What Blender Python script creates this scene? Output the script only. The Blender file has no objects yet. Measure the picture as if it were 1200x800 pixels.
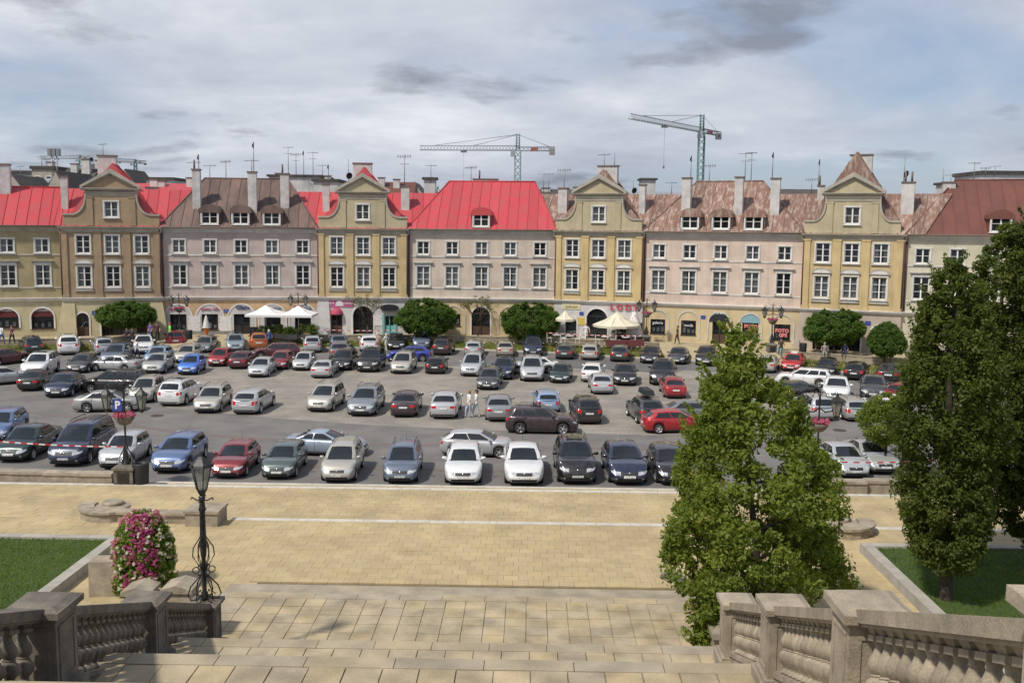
import bpy, bmesh, math, random
import numpy as np
from mathutils import Vector, Matrix, Euler
rnd = random.Random(7)
C = bpy.context.scene.collection
PI = math.pi
# ---------------------------------------------------------------- camera
H = 12.2; F = 1166.67; PITCH = math.atan(138/F); ROLL = .0095
fwd = Vector((0, math.cos(PITCH), -math.sin(PITCH)))
up0 = Vector((0, math.sin(PITCH), math.cos(PITCH)))
xr = Vector((1, 0, 0))
cr = xr*math.cos(ROLL) + up0*math.sin(ROLL)
cu = up0*math.cos(ROLL) - xr*math.sin(ROLL)
cam_d = bpy.data.cameras.new('camera'); cam = bpy.data.objects.new('camera', cam_d); C.objects.link(cam)
cam.matrix_world = Matrix(((cr.x, cu.x, -fwd.x, 0), (cr.y, cu.y, -fwd.y, 0), (cr.z, cu.z, -fwd.z, H), (0, 0, 0, 1)))
cam_d.lens = 35; cam_d.sensor_width = 36; cam_d.clip_end = 6000; cam_d.clip_start = .05
bpy.context.scene.camera = cam
CAM = Vector((0, 0, H))
def ray(px, py): return fwd + cr*((px-600)/F) + cu*((400-py)/F)
def at_z(px, py, z):
    d = ray(px, py); return CAM + d*((z-H)/d.z)
def at_d(px, py, depth): return CAM + ray(px, py)*depth
def proj(p):
    v = Vector(p)-CAM; w = v.dot(fwd)
    return (600+F*v.dot(cr)/w, 400-F*v.dot(cu)/w, w)
# ---------------------------------------------------------------- world
SUN_DIR = Vector((-.44, -.42, .80)).normalized()
w = bpy.data.worlds.new('World'); bpy.context.scene.world = w; w.use_nodes = True
nt = w.node_tree; N = nt.nodes; LK = nt.links; N.clear()
out = N.new('ShaderNodeOutputWorld'); bg = N.new('ShaderNodeBackground'); bg.inputs[1].default_value = 1
sky = N.new('ShaderNodeTexSky'); sky.sky_type = 'NISHITA'; sky.sun_disc = False
sky.sun_elevation = math.asin(SUN_DIR.z); sky.sun_rotation = math.atan2(SUN_DIR.x, SUN_DIR.y)
skm = N.new('ShaderNodeVectorMath'); skm.operation = 'SCALE'; skm.inputs['Scale'].default_value = .085
LK.new(sky.outputs[0], skm.inputs[0])
tc = N.new('ShaderNodeTexCoord'); sp = N.new('ShaderNodeSeparateXYZ'); LK.new(tc.outputs['Generated'], sp.inputs[0])
def mth(op, a, b=None, c=None, clamp=False):
    n = N.new('ShaderNodeMath'); n.operation = op; n.use_clamp = clamp
    for i, v in enumerate((a, b, c)):
        if v is None: continue
        if isinstance(v, (int, float)): n.inputs[i].default_value = v
        else: LK.new(v, n.inputs[i])
    return n.outputs[0]
zz = mth('ADD', mth('MAXIMUM', sp.outputs['Z'], 0), .18)
cb = N.new('ShaderNodeCombineXYZ')
LK.new(mth('DIVIDE', sp.outputs['X'], zz), cb.inputs[0]); LK.new(mth('DIVIDE', sp.outputs['Y'], zz), cb.inputs[1])
def wnoise(scale, detail, rough, off, dist=0):
    mp = N.new('ShaderNodeMapping'); mp.inputs['Location'].default_value = off
    LK.new(cb.outputs[0], mp.inputs[0]); n = N.new('ShaderNodeTexNoise')
    n.inputs['Scale'].default_value = scale; n.inputs['Detail'].default_value = detail
    n.inputs['Roughness'].default_value = rough; n.inputs['Distortion'].default_value = dist
    LK.new(mp.outputs[0], n.inputs['Vector']); return n.outputs['Fac']
def wramp(f, stops):
    r = N.new('ShaderNodeValToRGB'); e = r.color_ramp.elements
    while len(e) > 1: e.remove(e[-1])
    e[0].position = stops[0][0]; e[0].color = (*stops[0][1], 1)
    for p, c in stops[1:]:
        k = e.new(p); k.color = (*c, 1)
    LK.new(f, r.inputs[0]); return r.outputs[0]
cover = wramp(wnoise(.55, 7, .55, (3.1, 1.7, 0), .3), [(.37, (0, 0, 0)), (.54, (1, 1, 1))])
shade = wramp(wnoise(.6, 8, .6, (9.3, 4.2, 2), .15), [(.30, (.31, .335, .41)), (.43, (.43, .46, .54)), (.55, (.57, .60, .67)), (.68, (.80, .81, .85))])
dark = wramp(wnoise(1.5, 7, .56, (4.2, 2.7, 5), .1), [(.57, (0, 0, 0)), (.68, (1, 1, 1))])
def wmix(f, a, b, mode='MIX'):
    m = N.new('ShaderNodeMix'); m.data_type = 'RGBA'; m.blend_type = mode
    if isinstance(f, (int, float)): m.inputs[0].default_value = f
    else: LK.new(f, m.inputs[0])
    for i, v in ((6, a), (7, b)):
        if isinstance(v, tuple): m.inputs[i].default_value = (*v, 1)
        else: LK.new(v, m.inputs[i])
    return m.outputs[2]
blue = wmix(.55, skm.outputs[0], (.36, .45, .62))
cl = wmix(mth('MULTIPLY', cover, .97), blue, shade)
cl = wmix(mth('MULTIPLY', dark, .8), cl, (.215, .235, .285))
LK.new(cl, bg.inputs[0]); LK.new(bg.outputs[0], out.inputs[0])
# ---------------------------------------------------------------- sun
sl = bpy.data.lights.new('sun', 'SUN'); sl.energy = 3.4; sl.angle = math.radians(3.5); sl.color = (1, .94, .84)
so = bpy.data.objects.new('sun', sl); C.objects.link(so); so.rotation_euler = (-SUN_DIR).to_track_quat('-Z', 'Y').to_euler(); so.location = (-40, -40, 80)
vs = bpy.context.scene.view_settings; vs.view_transform = 'Standard'; vs.look = 'None'; vs.exposure = .17; vs.gamma = 1
bpy.context.scene.cycles.max_bounces = 5; bpy.context.scene.cycles.transparent_max_bounces = 8
bpy.context.scene.cycles.use_denoising = True

# ---------------------------------------------------------------- materials
MATS = {}
def newmat(name):
    m = bpy.data.materials.new(name); m.use_nodes = True
    return m, m.node_tree, m.node_tree.nodes['Principled BSDF']
def mat(name, col, rough=.8, col2=None, scale=3, detail=6, metal=0, bump=0, bscale=40, var=0, streak=0, spec=None, grit=0, coat=0, lo=.38, hi=.62, stretch=None):
    """noise between col and col2; per-object brightness variation var; vertical streak dirt; fine grit"""
    if name in MATS: return MATS[name]
    m, t, p = newmat(name); n = t.nodes; l = t.links
    tc = n.new('ShaderNodeTexCoord'); vec = tc.outputs['Object']
    oi = n.new('ShaderNodeObjectInfo')
    ad = n.new('ShaderNodeVectorMath'); ad.operation = 'ADD'
    sc = n.new('ShaderNodeVectorMath'); sc.operation = 'SCALE'; sc.inputs[0].default_value = (37, 61, 17)
    l.new(oi.outputs['Random'], sc.inputs['Scale']); l.new(vec, ad.inputs[0]); l.new(sc.outputs[0], ad.inputs[1]); vec = ad.outputs[0]
    if stretch:
        mp = n.new('ShaderNodeMapping'); mp.inputs['Scale'].default_value = stretch; l.new(vec, mp.inputs[0]); vec2 = mp.outputs[0]
    else: vec2 = vec
    def noise(s, d, v=vec, r=.6):
        k = n.new('ShaderNodeTexNoise'); k.inputs['Scale'].default_value = s; k.inputs['Detail'].default_value = d; k.inputs['Roughness'].default_value = r
        l.new(v, k.inputs['Vector']); return k.outputs['Fac']
    def mix(f, a, b, mode='MIX'):
        k = n.new('ShaderNodeMix'); k.data_type = 'RGBA'; k.blend_type = mode
        for i, v in ((0, f), (6, a), (7, b)):
            if isinstance(v, (int, float)): k.inputs[i].default_value = v if i == 0 else (v, v, v, 1)
            elif isinstance(v, tuple): k.inputs[i].default_value = (*v, 1)
            else: l.new(v, k.inputs[i])
        return k.outputs[2]
    def rng(f, a, b, c=0., d=1.):
        k = n.new('ShaderNodeMapRange'); l.new(f, k.inputs[0])
        for i, v in enumerate((a, b, c, d)): k.inputs[i+1].default_value = v
        return k.outputs[0]
    c = col
    if col2: c = mix(rng(noise(scale, detail, vec2), lo, hi), col, col2)
    if streak:
        mp = n.new('ShaderNodeMapping'); mp.inputs['Scale'].default_value = (2.2, 2.2, .16); l.new(vec, mp.inputs[0])
        s = rng(noise(1.0, 6, mp.outputs[0]), .5, .75)
        k = n.new('ShaderNodeMath'); k.operation = 'MULTIPLY'; l.new(s, k.inputs[0]); k.inputs[1].default_value = streak
        c = mix(k.outputs[0], c, tuple(x*.45 for x in col))
    if grit: c = mix(1.0, c, mix(rng(noise(bscale*1.3, 3), .3, .7), 1-grit, 1+grit), 'MULTIPLY')
    if var:
        c = mix(1.0, c, mix(oi.outputs['Random'], 1-var, 1+var), 'MULTIPLY')
    if isinstance(c, tuple): p.inputs['Base Color'].default_value = (*c, 1)
    else: l.new(c, p.inputs['Base Color'])
    p.inputs['Roughness'].default_value = rough; p.inputs['Metallic'].default_value = metal
    if spec is not None: p.inputs['Specular IOR Level'].default_value = spec
    if coat: p.inputs['Coat Weight'].default_value = coat; p.inputs['Coat Roughness'].default_value = .04
    if bump:
        b = n.new('ShaderNodeBump'); b.inputs['Strength'].default_value = bump; b.inputs['Distance'].default_value = .02
        l.new(noise(bscale, 5), b.inputs['Height']); l.new(b.outputs[0], p.inputs['Normal'])
    MATS[name] = m; return m
def ramp_mat(name, stops, rough=.85, grit=.12, bump=.3, bscale=30, blotch=.25):
    """each object takes one colour from the ramp by its random number"""
    if name in MATS: return MATS[name]
    m, t, p = newmat(name); n = t.nodes; l = t.links
    oi = n.new('ShaderNodeObjectInfo'); r = n.new('ShaderNodeValToRGB'); r.color_ramp.interpolation = 'CONSTANT'; e = r.color_ramp.elements
    while len(e) > 1: e.remove(e[-1])
    e[0].position = 0; e[0].color = (*stops[0], 1)
    for i, c in enumerate(stops[1:]): e.new((i+1)/len(stops)).color = (*c, 1)
    l.new(oi.outputs['Random'], r.inputs[0])
    g = n.new('ShaderNodeNewGeometry')
    def nz(s, a, b, lo, hi):
        k = n.new('ShaderNodeTexNoise'); k.inputs['Scale'].default_value = s; k.inputs['Detail'].default_value = 5; l.new(g.outputs['Position'], k.inputs['Vector'])
        q = n.new('ShaderNodeMapRange'); l.new(k.outputs['Fac'], q.inputs[0])
        for i, v in enumerate((a, b, lo, hi)): q.inputs[i+1].default_value = v
        return q.outputs[0], k.outputs['Fac']
    def mul(a, b):
        k = n.new('ShaderNodeMix'); k.data_type = 'RGBA'; k.blend_type = 'MULTIPLY'; k.inputs[0].default_value = 1; l.new(a, k.inputs[6]); l.new(b, k.inputs[7]); return k.outputs[2]
    a, _ = nz(bscale, .3, .7, 1-grit, 1+grit); b, h = nz(1.3, .35, .65, 1-blotch, 1+blotch*.6)
    l.new(mul(mul(r.outputs[0], a), b), p.inputs['Base Color']); p.inputs['Roughness'].default_value = rough
    bm = n.new('ShaderNodeBump'); bm.inputs['Strength'].default_value = bump; bm.inputs['Distance'].default_value = .01
    l.new(a, bm.inputs['Height']); l.new(bm.outputs[0], p.inputs['Normal'])
    MATS[name] = m; return m
def paint_mat():
    m, t, p = newmat('car_paint'); n = t.nodes; l = t.links
    oi = n.new('ShaderNodeObjectInfo'); g = n.new('ShaderNodeTexNoise'); g.inputs['Scale'].default_value = 5; g.inputs['Detail'].default_value = 5
    tc = n.new('ShaderNodeTexCoord'); l.new(tc.outputs['Object'], g.inputs['Vector'])
    q = n.new('ShaderNodeMapRange'); l.new(g.outputs['Fac'], q.inputs[0])
    for i, v in enumerate((.35, .7, 0, .10)): q.inputs[i+1].default_value = v
    k = n.new('ShaderNodeMix'); k.data_type = 'RGBA'; l.new(q.outputs[0], k.inputs[0]); l.new(oi.outputs['Color'], k.inputs[6]); k.inputs[7].default_value = (.3, .28, .25, 1)
    l.new(k.outputs[2], p.inputs['Base Color']); p.inputs['Roughness'].default_value = .32; p.inputs['Metallic'].default_value = .25
    p.inputs['Coat Weight'].default_value = .9; p.inputs['Coat Roughness'].default_value = .06
    return m
def leaf_mat(name, c1, c2, c3=None):
    m, t, p = newmat(name); n = t.nodes; l = t.links
    at = n.new('ShaderNodeAttribute'); at.attribute_name = 'tint'
    r = n.new('ShaderNodeValToRGB'); e = r.color_ramp.elements; e[0].color = (*c1, 1); e[1].color = (*c2, 1)
    if c3: e[1].position = .85; e.new(1).color = (*c3, 1)
    l.new(at.outputs['Fac'], r.inputs[0]); l.new(r.outputs[0], p.inputs['Base Color']); p.inputs['Roughness'].default_value = .55
    p.inputs['Specular IOR Level'].default_value = .3
    tr = n.new('ShaderNodeBsdfTranslucent'); mx = n.new('ShaderNodeMixShader'); mx.inputs[0].default_value = .45
    br = n.new('ShaderNodeMix'); br.data_type = 'RGBA'; br.blend_type = 'MULTIPLY'; br.inputs[0].default_value = 1; l.new(r.outputs[0], br.inputs[6]); br.inputs[7].default_value = (1.5, 1.6, .6, 1)
    l.new(br.outputs[2], tr.inputs[0]); l.new(p.outputs[0], mx.inputs[1]); l.new(tr.outputs[0], mx.inputs[2])
    l.new(mx.outputs[0], n['Material Output'].inputs[0]); return m
def glass_mat(name, tint=(.02, .025, .03), mixf=.45):
    m, t, p = newmat(name); p.inputs['Coat Weight'].default_value = 1; p.inputs['Coat Roughness'].default_value = .03; n = t.nodes; l = t.links
    p.inputs['Base Color'].default_value = (*tint, 1); p.inputs['Roughness'].default_value = .06; p.inputs['Specular IOR Level'].default_value = .8
    tr = n.new('ShaderNodeBsdfTransparent'); tr.inputs[0].default_value = (.75, .8, .82, 1); mx = n.new('ShaderNodeMixShader'); mx.inputs[0].default_value = mixf
    l.new(p.outputs[0], mx.inputs[1]); l.new(tr.outputs[0], mx.inputs[2]); l.new(mx.outputs[0], n['Material Output'].inputs[0]); return m
M_PAINT = paint_mat()
M = dict(
 carglass=glass_mat('car_glass', (.016, .02, .024), .38), seat=mat('car_seat', (.045, .043, .042), .9, var=.5), tyre=mat('tyre_rubber', (.02, .02, .02), .85), rim=mat('wheel_alloy', (.5, .5, .5), .35, metal=.7, var=.3),
 black=mat('black_plastic', (.018, .018, .02), .55), lampclear=mat('headlamp_glass', (.75, .77, .78), .12, (.35, .37, .4), 14, metal=.3), red=mat('tail_lamp_red', (.42, .01, .01), .15),
 plate=mat('number_plate_white', (.7, .7, .68), .5, (.25, .25, .25), 26, 2, lo=.5, hi=.56), chrome=mat('chrome', (.6, .6, .62), .15, metal=1),
 iron=mat('cast_iron_black', (.014, .013, .013), .45, (.03, .028, .026), 8, bump=.2, bscale=60), white=mat('white_paint', (.72, .71, .68), .5, (.6, .59, .55), 4, var=.08),
 glass=glass_mat('window_glass', mixf=.58), curtain=mat('curtain_fabric', (.62, .6, .56), .9, (.4, .39, .37), 5, var=.25, stretch=(8, 8, .5)), dark=mat('dark_interior', (.02, .018, .016), .9),
 stone=mat('sandstone', (.38, .32, .235), .88, (.25, .21, .155), 2.2, bump=.5, bscale=35, grit=.18, var=.07), stone_dark=mat('shade_toned_sandstone', (.20, .17, .135), .9, (.115, .10, .082), 2.5, bump=.5, bscale=35, grit=.2, var=.06),  # stone_dark: left balustrade's shade put into the colour; also on pedestals and bowls
 asphalt=mat('asphalt', (.14, .132, .126), .93, (.185, .172, .158), .5, 9, grit=.2, bump=.3, bscale=24), 
 concrete=mat('concrete', (.4, .37, .32), .9, (.3, .28, .24), 1.2, bump=.3, grit=.12), bark=mat('bark', (.075, .058, .042), .95, (.04, .032, .025), 9, bump=.9, bscale=22),
 wood=mat('brown_wood', (.09, .045, .03), .6, (.055, .03, .02), 6, stretch=(6, 6, .6)), metal=mat('grey_metal', (.25, .26, .27), .5, metal=.5), skin=mat('skin', (.5, .3, .22), .6),
)
# ---------------------------------------------------------------- mesh builder
class MB:
    def __init__(s): s.v = []; s.f = []; s.m = []; s.sm = []
    def add(s, verts, faces, mi=0, smooth=False, T=None):
        o = len(s.v)
        s.v += [tuple(T @ Vector(p)) for p in verts] if T else [tuple(p) for p in verts]
        for f in faces: s.f.append([o+i for i in f]); s.m.append(mi); s.sm.append(smooth)
    def box(s, x0, x1, y0, y1, z0, z1, mi=0, T=None, top=None):
        t = top or (0, 0)
        v = [(x0, y0, z0), (x1, y0, z0), (x1, y1, z0), (x0, y1, z0), (x0+t[0], y0+t[1], z1), (x1-t[0], y0+t[1], z1), (x1-t[0], y1-t[1], z1), (x0+t[0], y1-t[1], z1)]
        s.add(v, [(3, 2, 1, 0), (4, 5, 6, 7), (0, 1, 5, 4), (1, 2, 6, 5), (2, 3, 7, 6), (3, 0, 4, 7)], mi, False, T)
    def cbox(s, c, d, mi=0, T=None): s.box(c[0]-d[0]/2, c[0]+d[0]/2, c[1]-d[1]/2, c[1]+d[1]/2, c[2]-d[2]/2, c[2]+d[2]/2, mi, T)
    def prism(s, pts, y0, y1, mi=0, T=None, axis='y'):
        """extrude an (x,z) outline between y0 and y1 (axis y) or (x,y) outline between z0 and z1 (axis z)"""
        n = len(pts)
        if axis == 'y': v = [(a, y0, b) for a, b in pts]+[(a, y1, b) for a, b in pts]
        elif axis == 'z': v = [(a, b, y0) for a, b in pts]+[(a, b, y1) for a, b in pts]
        else: v = [(y0, a, b) for a, b in pts]+[(y1, a, b) for a, b in pts]
        s.add(v, [list(range(n)), list(range(2*n-1, n-1, -1))]+[(i, (i+1) % n+0, (i+1) % n+n, i+n) for i in range(n)], mi, False, T)
    def lathe(s, prof, seg=12, mi=0, T=None, smooth=True, cap=True):
        v = []; f = []
        for r, z in prof:
            for i in range(seg): a = 2*PI*i/seg; v.append((r*math.cos(a), r*math.sin(a), z))
        for k in range(len(prof)-1):
            for i in range(seg): j = (i+1) % seg; f.append((k*seg+i, k*seg+j, (k+1)*seg+j, (k+1)*seg+i))
        s.add(v, f, mi, smooth, T)
        if cap: s.add(v[:seg], [list(range(seg-1, -1, -1))], mi, False, T); s.add(v[-seg:], [list(range(seg))], mi, False, T)
    def tube(s, pts, r, seg=6, mi=0, T=None, closed=False):
        pts = [Vector(p) for p in pts]; n = len(pts); v = []; f = []
        for i, p in enumerate(pts):
            d = (pts[min(i+1, n-1)]-pts[max(i-1, 0)]).normalized()
            a = d.cross(Vector((0, 0, 1)) if abs(d.z) < .9 else Vector((1, 0, 0))).normalized(); b = d.cross(a)
            rr = r[i] if isinstance(r, (list, tuple)) else r
            for k in range(seg): t = 2*PI*k/seg; v.append(p+a*(rr*math.cos(t))+b*(rr*math.sin(t)))
        for i in range(n-1):
            for k in range(seg): j = (k+1) % seg; f.append((i*seg+k, i*seg+j, (i+1)*seg+j, (i+1)*seg+k))
        f.append(list(range(seg-1, -1, -1))); f.append([(n-1)*seg+k for k in range(seg)])
        s.add(v, f, mi, True, T)
    def grid(s, P, mi=0, smooth=True, T=None, flip=False):
        """P: rows of equal length lists of points"""
        a = len(P); b = len(P[0]); v = [p for r in P for p in r]; f = []
        for i in range(a-1):
            for j in range(b-1):
                q = (i*b+j, i*b+j+1, (i+1)*b+j+1, (i+1)*b+j); f.append(q[::-1] if flip else q)
        s.add(v, f, mi, smooth, T)
    def mesh(s, name, mats, sharp=None, fixn=False):
        me = bpy.data.meshes.new(name); me.from_pydata(s.v, [], s.f)
        for m in (mats if isinstance(mats, (list, tuple)) else [mats]): me.materials.append(m)
        me.polygons.foreach_set('material_index', s.m); me.polygons.foreach_set('use_smooth', s.sm)
        if fixn:
            b = bmesh.new(); b.from_mesh(me); bmesh.ops.remove_doubles(b, verts=b.verts, dist=1e-4); bmesh.ops.recalc_face_normals(b, faces=b.faces); b.to_mesh(me); b.free()
        if sharp: me.set_sharp_from_angle(angle=math.radians(sharp))
        me.update(); return me
    def build(s, name, mats, parent=None, loc=None, rotz=None, sharp=None, fixn=True):
        return link(name, s.mesh(name, mats, sharp, fixn), parent, loc, rotz)
def link(name, me, parent=None, loc=None, rotz=None):
    o = bpy.data.objects.new(name, me); C.objects.link(o)
    if parent: o.parent = parent
    if loc is not None: o.location = loc
    if rotz is not None: o.rotation_euler = (0, 0, rotz)
    return o
def tag(o, label=None, cat=None, group=None, kind=None):
    if label: o['label'] = label
    if cat: o['category'] = cat
    if group: o['group'] = group
    if kind: o['kind'] = kind
    return o
def thing(name, label, cat, loc=(0, 0, 0), rotz=0, group=None):
    o = bpy.data.objects.new(name, None); C.objects.link(o); o.location = loc; o.rotation_euler = (0, 0, rotz); o.empty_display_size = .2
    return tag(o, label, cat, group)
def struct(name, mb, m, **k): return tag(mb.build(name, m, **k), kind='structure')
def clone(o, parent=None):
    c = o.copy(); C.objects.link(c); c.parent = parent
    for ch in list(o.children): clone(ch, c)
    return c
def Tz(a, loc=(0, 0, 0)): return Matrix.Translation(loc) @ Matrix.Rotation(a, 4, 'Z')
def text_mesh(txt, size, m, depth=.02, bold=0, align='CENTER'):
    cu_ = bpy.data.curves.new('t', 'FONT'); cu_.body = txt; cu_.size = size; cu_.extrude = depth; cu_.offset = bold; cu_.align_x = align; cu_.align_y = 'CENTER'; cu_.resolution_u = 2
    o = bpy.data.objects.new('t', cu_); C.objects.link(o); dg = bpy.context.evaluated_depsgraph_get(); me = bpy.data.meshes.new_from_object(o.evaluated_get(dg)); bpy.data.objects.remove(o)
    me.transform(Matrix.Rotation(PI/2, 4, 'X')); me.materials.clear(); me.materials.append(m); return me
def np_mesh(name, V, Fq, m, tint=None):
    me = bpy.data.meshes.new(name); nv = len(V); nf = len(Fq); k = Fq.shape[1]
    me.vertices.add(nv); me.vertices.foreach_set('co', V.astype(np.float32).ravel()); me.loops.add(nf*k); me.loops.foreach_set('vertex_index', Fq.astype(np.int32).ravel())
    me.polygons.add(nf); me.polygons.foreach_set('loop_start', np.arange(0, nf*k, k, dtype=np.int32)); me.update(calc_edges=True)
    if tint is not None:
        a = me.attributes.new('tint', 'FLOAT', 'FACE'); a.data.foreach_set('value', tint.astype(np.float32))
    for q in (m if isinstance(m, list) else [m]): me.materials.append(q)
    me.polygons.foreach_set('use_smooth', [False]*nf); me.validate(); return me
# ---------------------------------------------------------------- ground and square
BETA = math.radians(-1.0)
RB = Matrix.Rotation(BETA, 4, 'Z')
def S(x, y, z=0): return RB @ Vector((x, y, z))
def Sinv(p): return RB.inverted() @ Vector(p)
M['ground'] = mat('far_ground', (.10, .09, .075), .95, (.16, .15, .13), .02)
M['setts'] = mat('worn_stone_setts', (.30, .265, .225), .93, (.215, .195, .17), .5, 10, grit=.28, bump=.6, bscale=9)
M['grass'] = mat('lawn_soil', (.045, .075, .018), .95, (.06, .09, .02), 1.5, bump=.6, grit=.3)
M['drygrass'] = mat('dry_grass_verge', (.16, .17, .045), .95, (.27, .235, .11), .6, 6, bump=.6, grit=.3, lo=.42, hi=.6)
M['line'] = mat('pale_stone_edging', (.58, .54, .46), .85, (.45, .42, .36), 2, grit=.12)
M['terr'] = mat('sand_coloured_terrace', (.42, .35, .22), .93, (.34, .28, .18), .6, grit=.1)
mb = MB(); mb.box(-1500, 1500, -60, 3000, -1.2, -.03); struct('ground', mb, M['ground'])
def sheet(name, pts, z, m, zb=None, kind='structure'):
    """flat or thick polygon in world xy"""
    mb = MB(); pts = [(p[0], p[1]) for p in pts]
    if zb is None: mb.add([(x, y, z) for x, y in pts], [list(range(len(pts)))])
    else: mb.prism(pts, zb, z, axis='z')
    o = mb.build(name, m); o['kind'] = kind; return o
def strip(name, pts, wdt, z, m, zb=None):
    pts = [Vector((p[0], p[1])) for p in pts]; L = []; R = []
    for i, p in enumerate(pts):
        d = (pts[min(i+1, len(pts)-1)]-pts[max(i-1, 0)]).normalized(); n = Vector((-d.y, d.x))*wdt/2; L.append(p+n); R.append(p-n)
    mb = MB()
    if zb is None: mb.grid([[(*p, z) for p in L], [(*p, z) for p in R]], smooth=False)
    else:
        for i in range(len(pts)-1):
            q = [L[i], L[i+1], R[i+1], R[i]]; mb.prism([(a.x, a.y) for a in q], zb, z, axis='z')
    return struct(name, mb, m)
Yk = at_z(600, 571.5, .12).y
def yc(zc, z): return (zc-(H-z)*math.sin(PITCH))/math.cos(PITCH)
# asphalt of the whole car park
road = sheet('road', [(-130, 30), (130, 30), (130, 125), (-130, 125)], 0, M['asphalt'])
pk = [at_z(x, y, 0) for x, y in [(196, 478), (260, 484), (330, 491), (450, 499), (600, 505), (760, 510), (860, 508), (925, 500), (960, 478), (960, 452), (900, 440), (800, 434), (600, 430), (400, 428), (260, 429), (196, 438), (180, 455)]]
sheet('parking_area', pk, .006, M['setts'])
M['redline'] = mat('red_brick_band', (.175, .135, .12), .93, (.15, .13, .12), .8, grit=.3)
strip('brick_band', [at_z(x, y, 0) for x, y in [(-40, 475), (0, 479), (100, 490), (200, 505), (300, 514), (450, 520), (620, 524), (780, 526), (900, 524), (1000, 515), (1080, 500)]], .55, .007, M['redline'])
strip('brick_band', [at_z(x, y, 0) for x, y in [(60, 520), (200, 535), (330, 545), (450, 549), (600, 552), (780, 554)]], .5, .007, M['redline'])
strip('asphalt_patch', [at_z(x, y, 0) for x, y in [(560, 421), (640, 424), (730, 428), (800, 433)]], 6, .009, mat('newer_asphalt', (.11, .11, .115), .93, (.14, .135, .13), .5, grit=.12))
def drain(px, py, z, r, label, nm='drain_cover', m=None):
    mb = MB(); mb.lathe([(r, 0), (r, .02), (r*.88, .025), (r*.86, .012), (.02, .012)], 20)
    for i in range(5): mb.box(-r*.7, r*.7, -r*.6+i*r*.3-.02, -r*.6+i*r*.3+.02, .012, .022)
    o = mb.build(nm, m or mat('drain_iron', (.07, .065, .06), .7), loc=at_z(px, py, z)); tag(o, label, 'drain cover')
drain(184, 487, .004, .4, 'round iron drain cover on the asphalt beside the white off-roader')
drain(984, 504, .004, .4, 'round iron drain cover on the asphalt below the silver estate car')
drain(788, 676, .63, .42, 'round iron cover on yellow paving left of the big leafy tree', m=mat('drain_worn', (.2, .175, .14), .8, (.13, .11, .09), 4))
# plaza levels (S frame: x across, y away)
def bx(mb, x0, x1, y0, y1, z0, z1, mi=0): mb.box(x0, x1, y0, y1, z0, z1, mi, T=RB)
ZA, ZB, ZC = .12, .32, .62
yA = Sinv(at_z(600, 580, ZA)).y; yB = Sinv(at_z(600, 622, ZB)).y; y0 = yc(32.6, .45)
mb = MB(); bx(mb, -60, 60, 20, Yk, -.5, ZA-.05); bx(mb, -60, 60, 20, yA, -.5, ZB-.05, 0); bx(mb, -60, 60, 20, yB, -.5, ZC-.05)
plz = struct('plaza', mb, mat('paving_bed', (.13, .105, .065), .95, (.19, .15, .09), 2))
# kerb to the car park, step nosings
def slabs(par, name, xa, xb, ya, yb, z0, z1, m, n, jit=0, gap=.007):
    ww = (xb-xa)/n; me = None
    for i in range(n):
        if me is None:
            q = MB(); q.box(-ww/2+gap, ww/2-gap, ya+gap, yb-gap, z0, z1); me = q.mesh(name, m)
        o = link(name, me, par); p = S(xa+ww*(i+.5), 0, rnd.uniform(-jit, jit)); o.location = p; o.rotation_euler = (0, 0, BETA)
slabs(plz, 'kerb_stone', -34, 34, Yk, Yk+.3, -.1, ZA, M['line'], 34)
slabs(plz, 'edging_stone', -26, 30, yA-.05, yA+.3, ZA-.04, ZB, M['line'], 44, .004)
slabs(plz, 'edging_stone', -11.6, 30, yB-.05, yB+.3, ZB-.04, ZC, M['line'], 32, .004)
# yellow pavers
M['paver'] = ramp_mat('yellow_paver', [(.445, .345, .19), (.42, .33, .18), (.46, .36, .20), (.405, .32, .18), (.43, .34, .195), (.44, .34, .18)], blotch=.1, bump=.25)
pm = {}
def paver_field(xa, xb, ya, yb, z, single_rows):
    pw, ph, g = .5, .46, .008; r = 0; y = ya; V = []; Fq = []; tint = []
    me = MB(); me.box(-pw/2+g/2, pw/2-g/2, g/2, ph-g/2, -.05, 0); me = me.mesh('paver', M['paver'])
    while y < yb-.1:
        h = min(ph, yb-y); x = xa-(r % 2)*pw*.5+rnd.uniform(-.06, .06)
        while x < xb:
            zz_ = z+rnd.uniform(-.004, .004)
            if r in single_rows and abs(x) < 13:
                o = link('paver', me, plz); o.location = S(x+pw/2, y, zz_); o.rotation_euler = (0, 0, BETA+rnd.uniform(-.006, .006))
            else:
                b = len(V); c = S(x+pw/2, y, 0); a = BETA
                q = [(x+g/2, y+g/2), (x+pw-g/2, y+g/2), (x+pw-g/2, y+h-g/2), (x+g/2, y+h-g/2)]
                tl = rnd.uniform(-.003, .003)
                for k, (u, v) in enumerate(q): V.append(S(u, v, zz_+(tl if k > 1 else 0)))
                for u, v in q: V.append(S(u, v, z-.05))
                Fq += [(b, b+1, b+2, b+3), (b+4, b+5, b+1, b), (b+5, b+6, b+2, b+1), (b+7, b+4, b, b+3)]; tint += [rnd.random()]*4
            x += pw
        y += h; r += 1
    return V, Fq, tint
pav = newmat('yellow_paver_field'); m_, t_, p_ = pav; n_ = t_.nodes; l_ = t_.links
at_ = n_.new('ShaderNodeAttribute'); at_.attribute_name = 'tint'; r_ = n_.new('ShaderNodeValToRGB'); r_.color_ramp.interpolation = 'CONSTANT'; e_ = r_.color_ramp.elements; e_[0].color = (.445, .345, .19, 1); e_[1].color = (.44, .34, .18, 1); e_[1].position = .84
for i, c in enumerate([(.42, .33, .18), (.46, .36, .20), (.405, .32, .18), (.43, .34, .195)]): e_.new(.17*(i+1)).color = (*c, 1)
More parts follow.
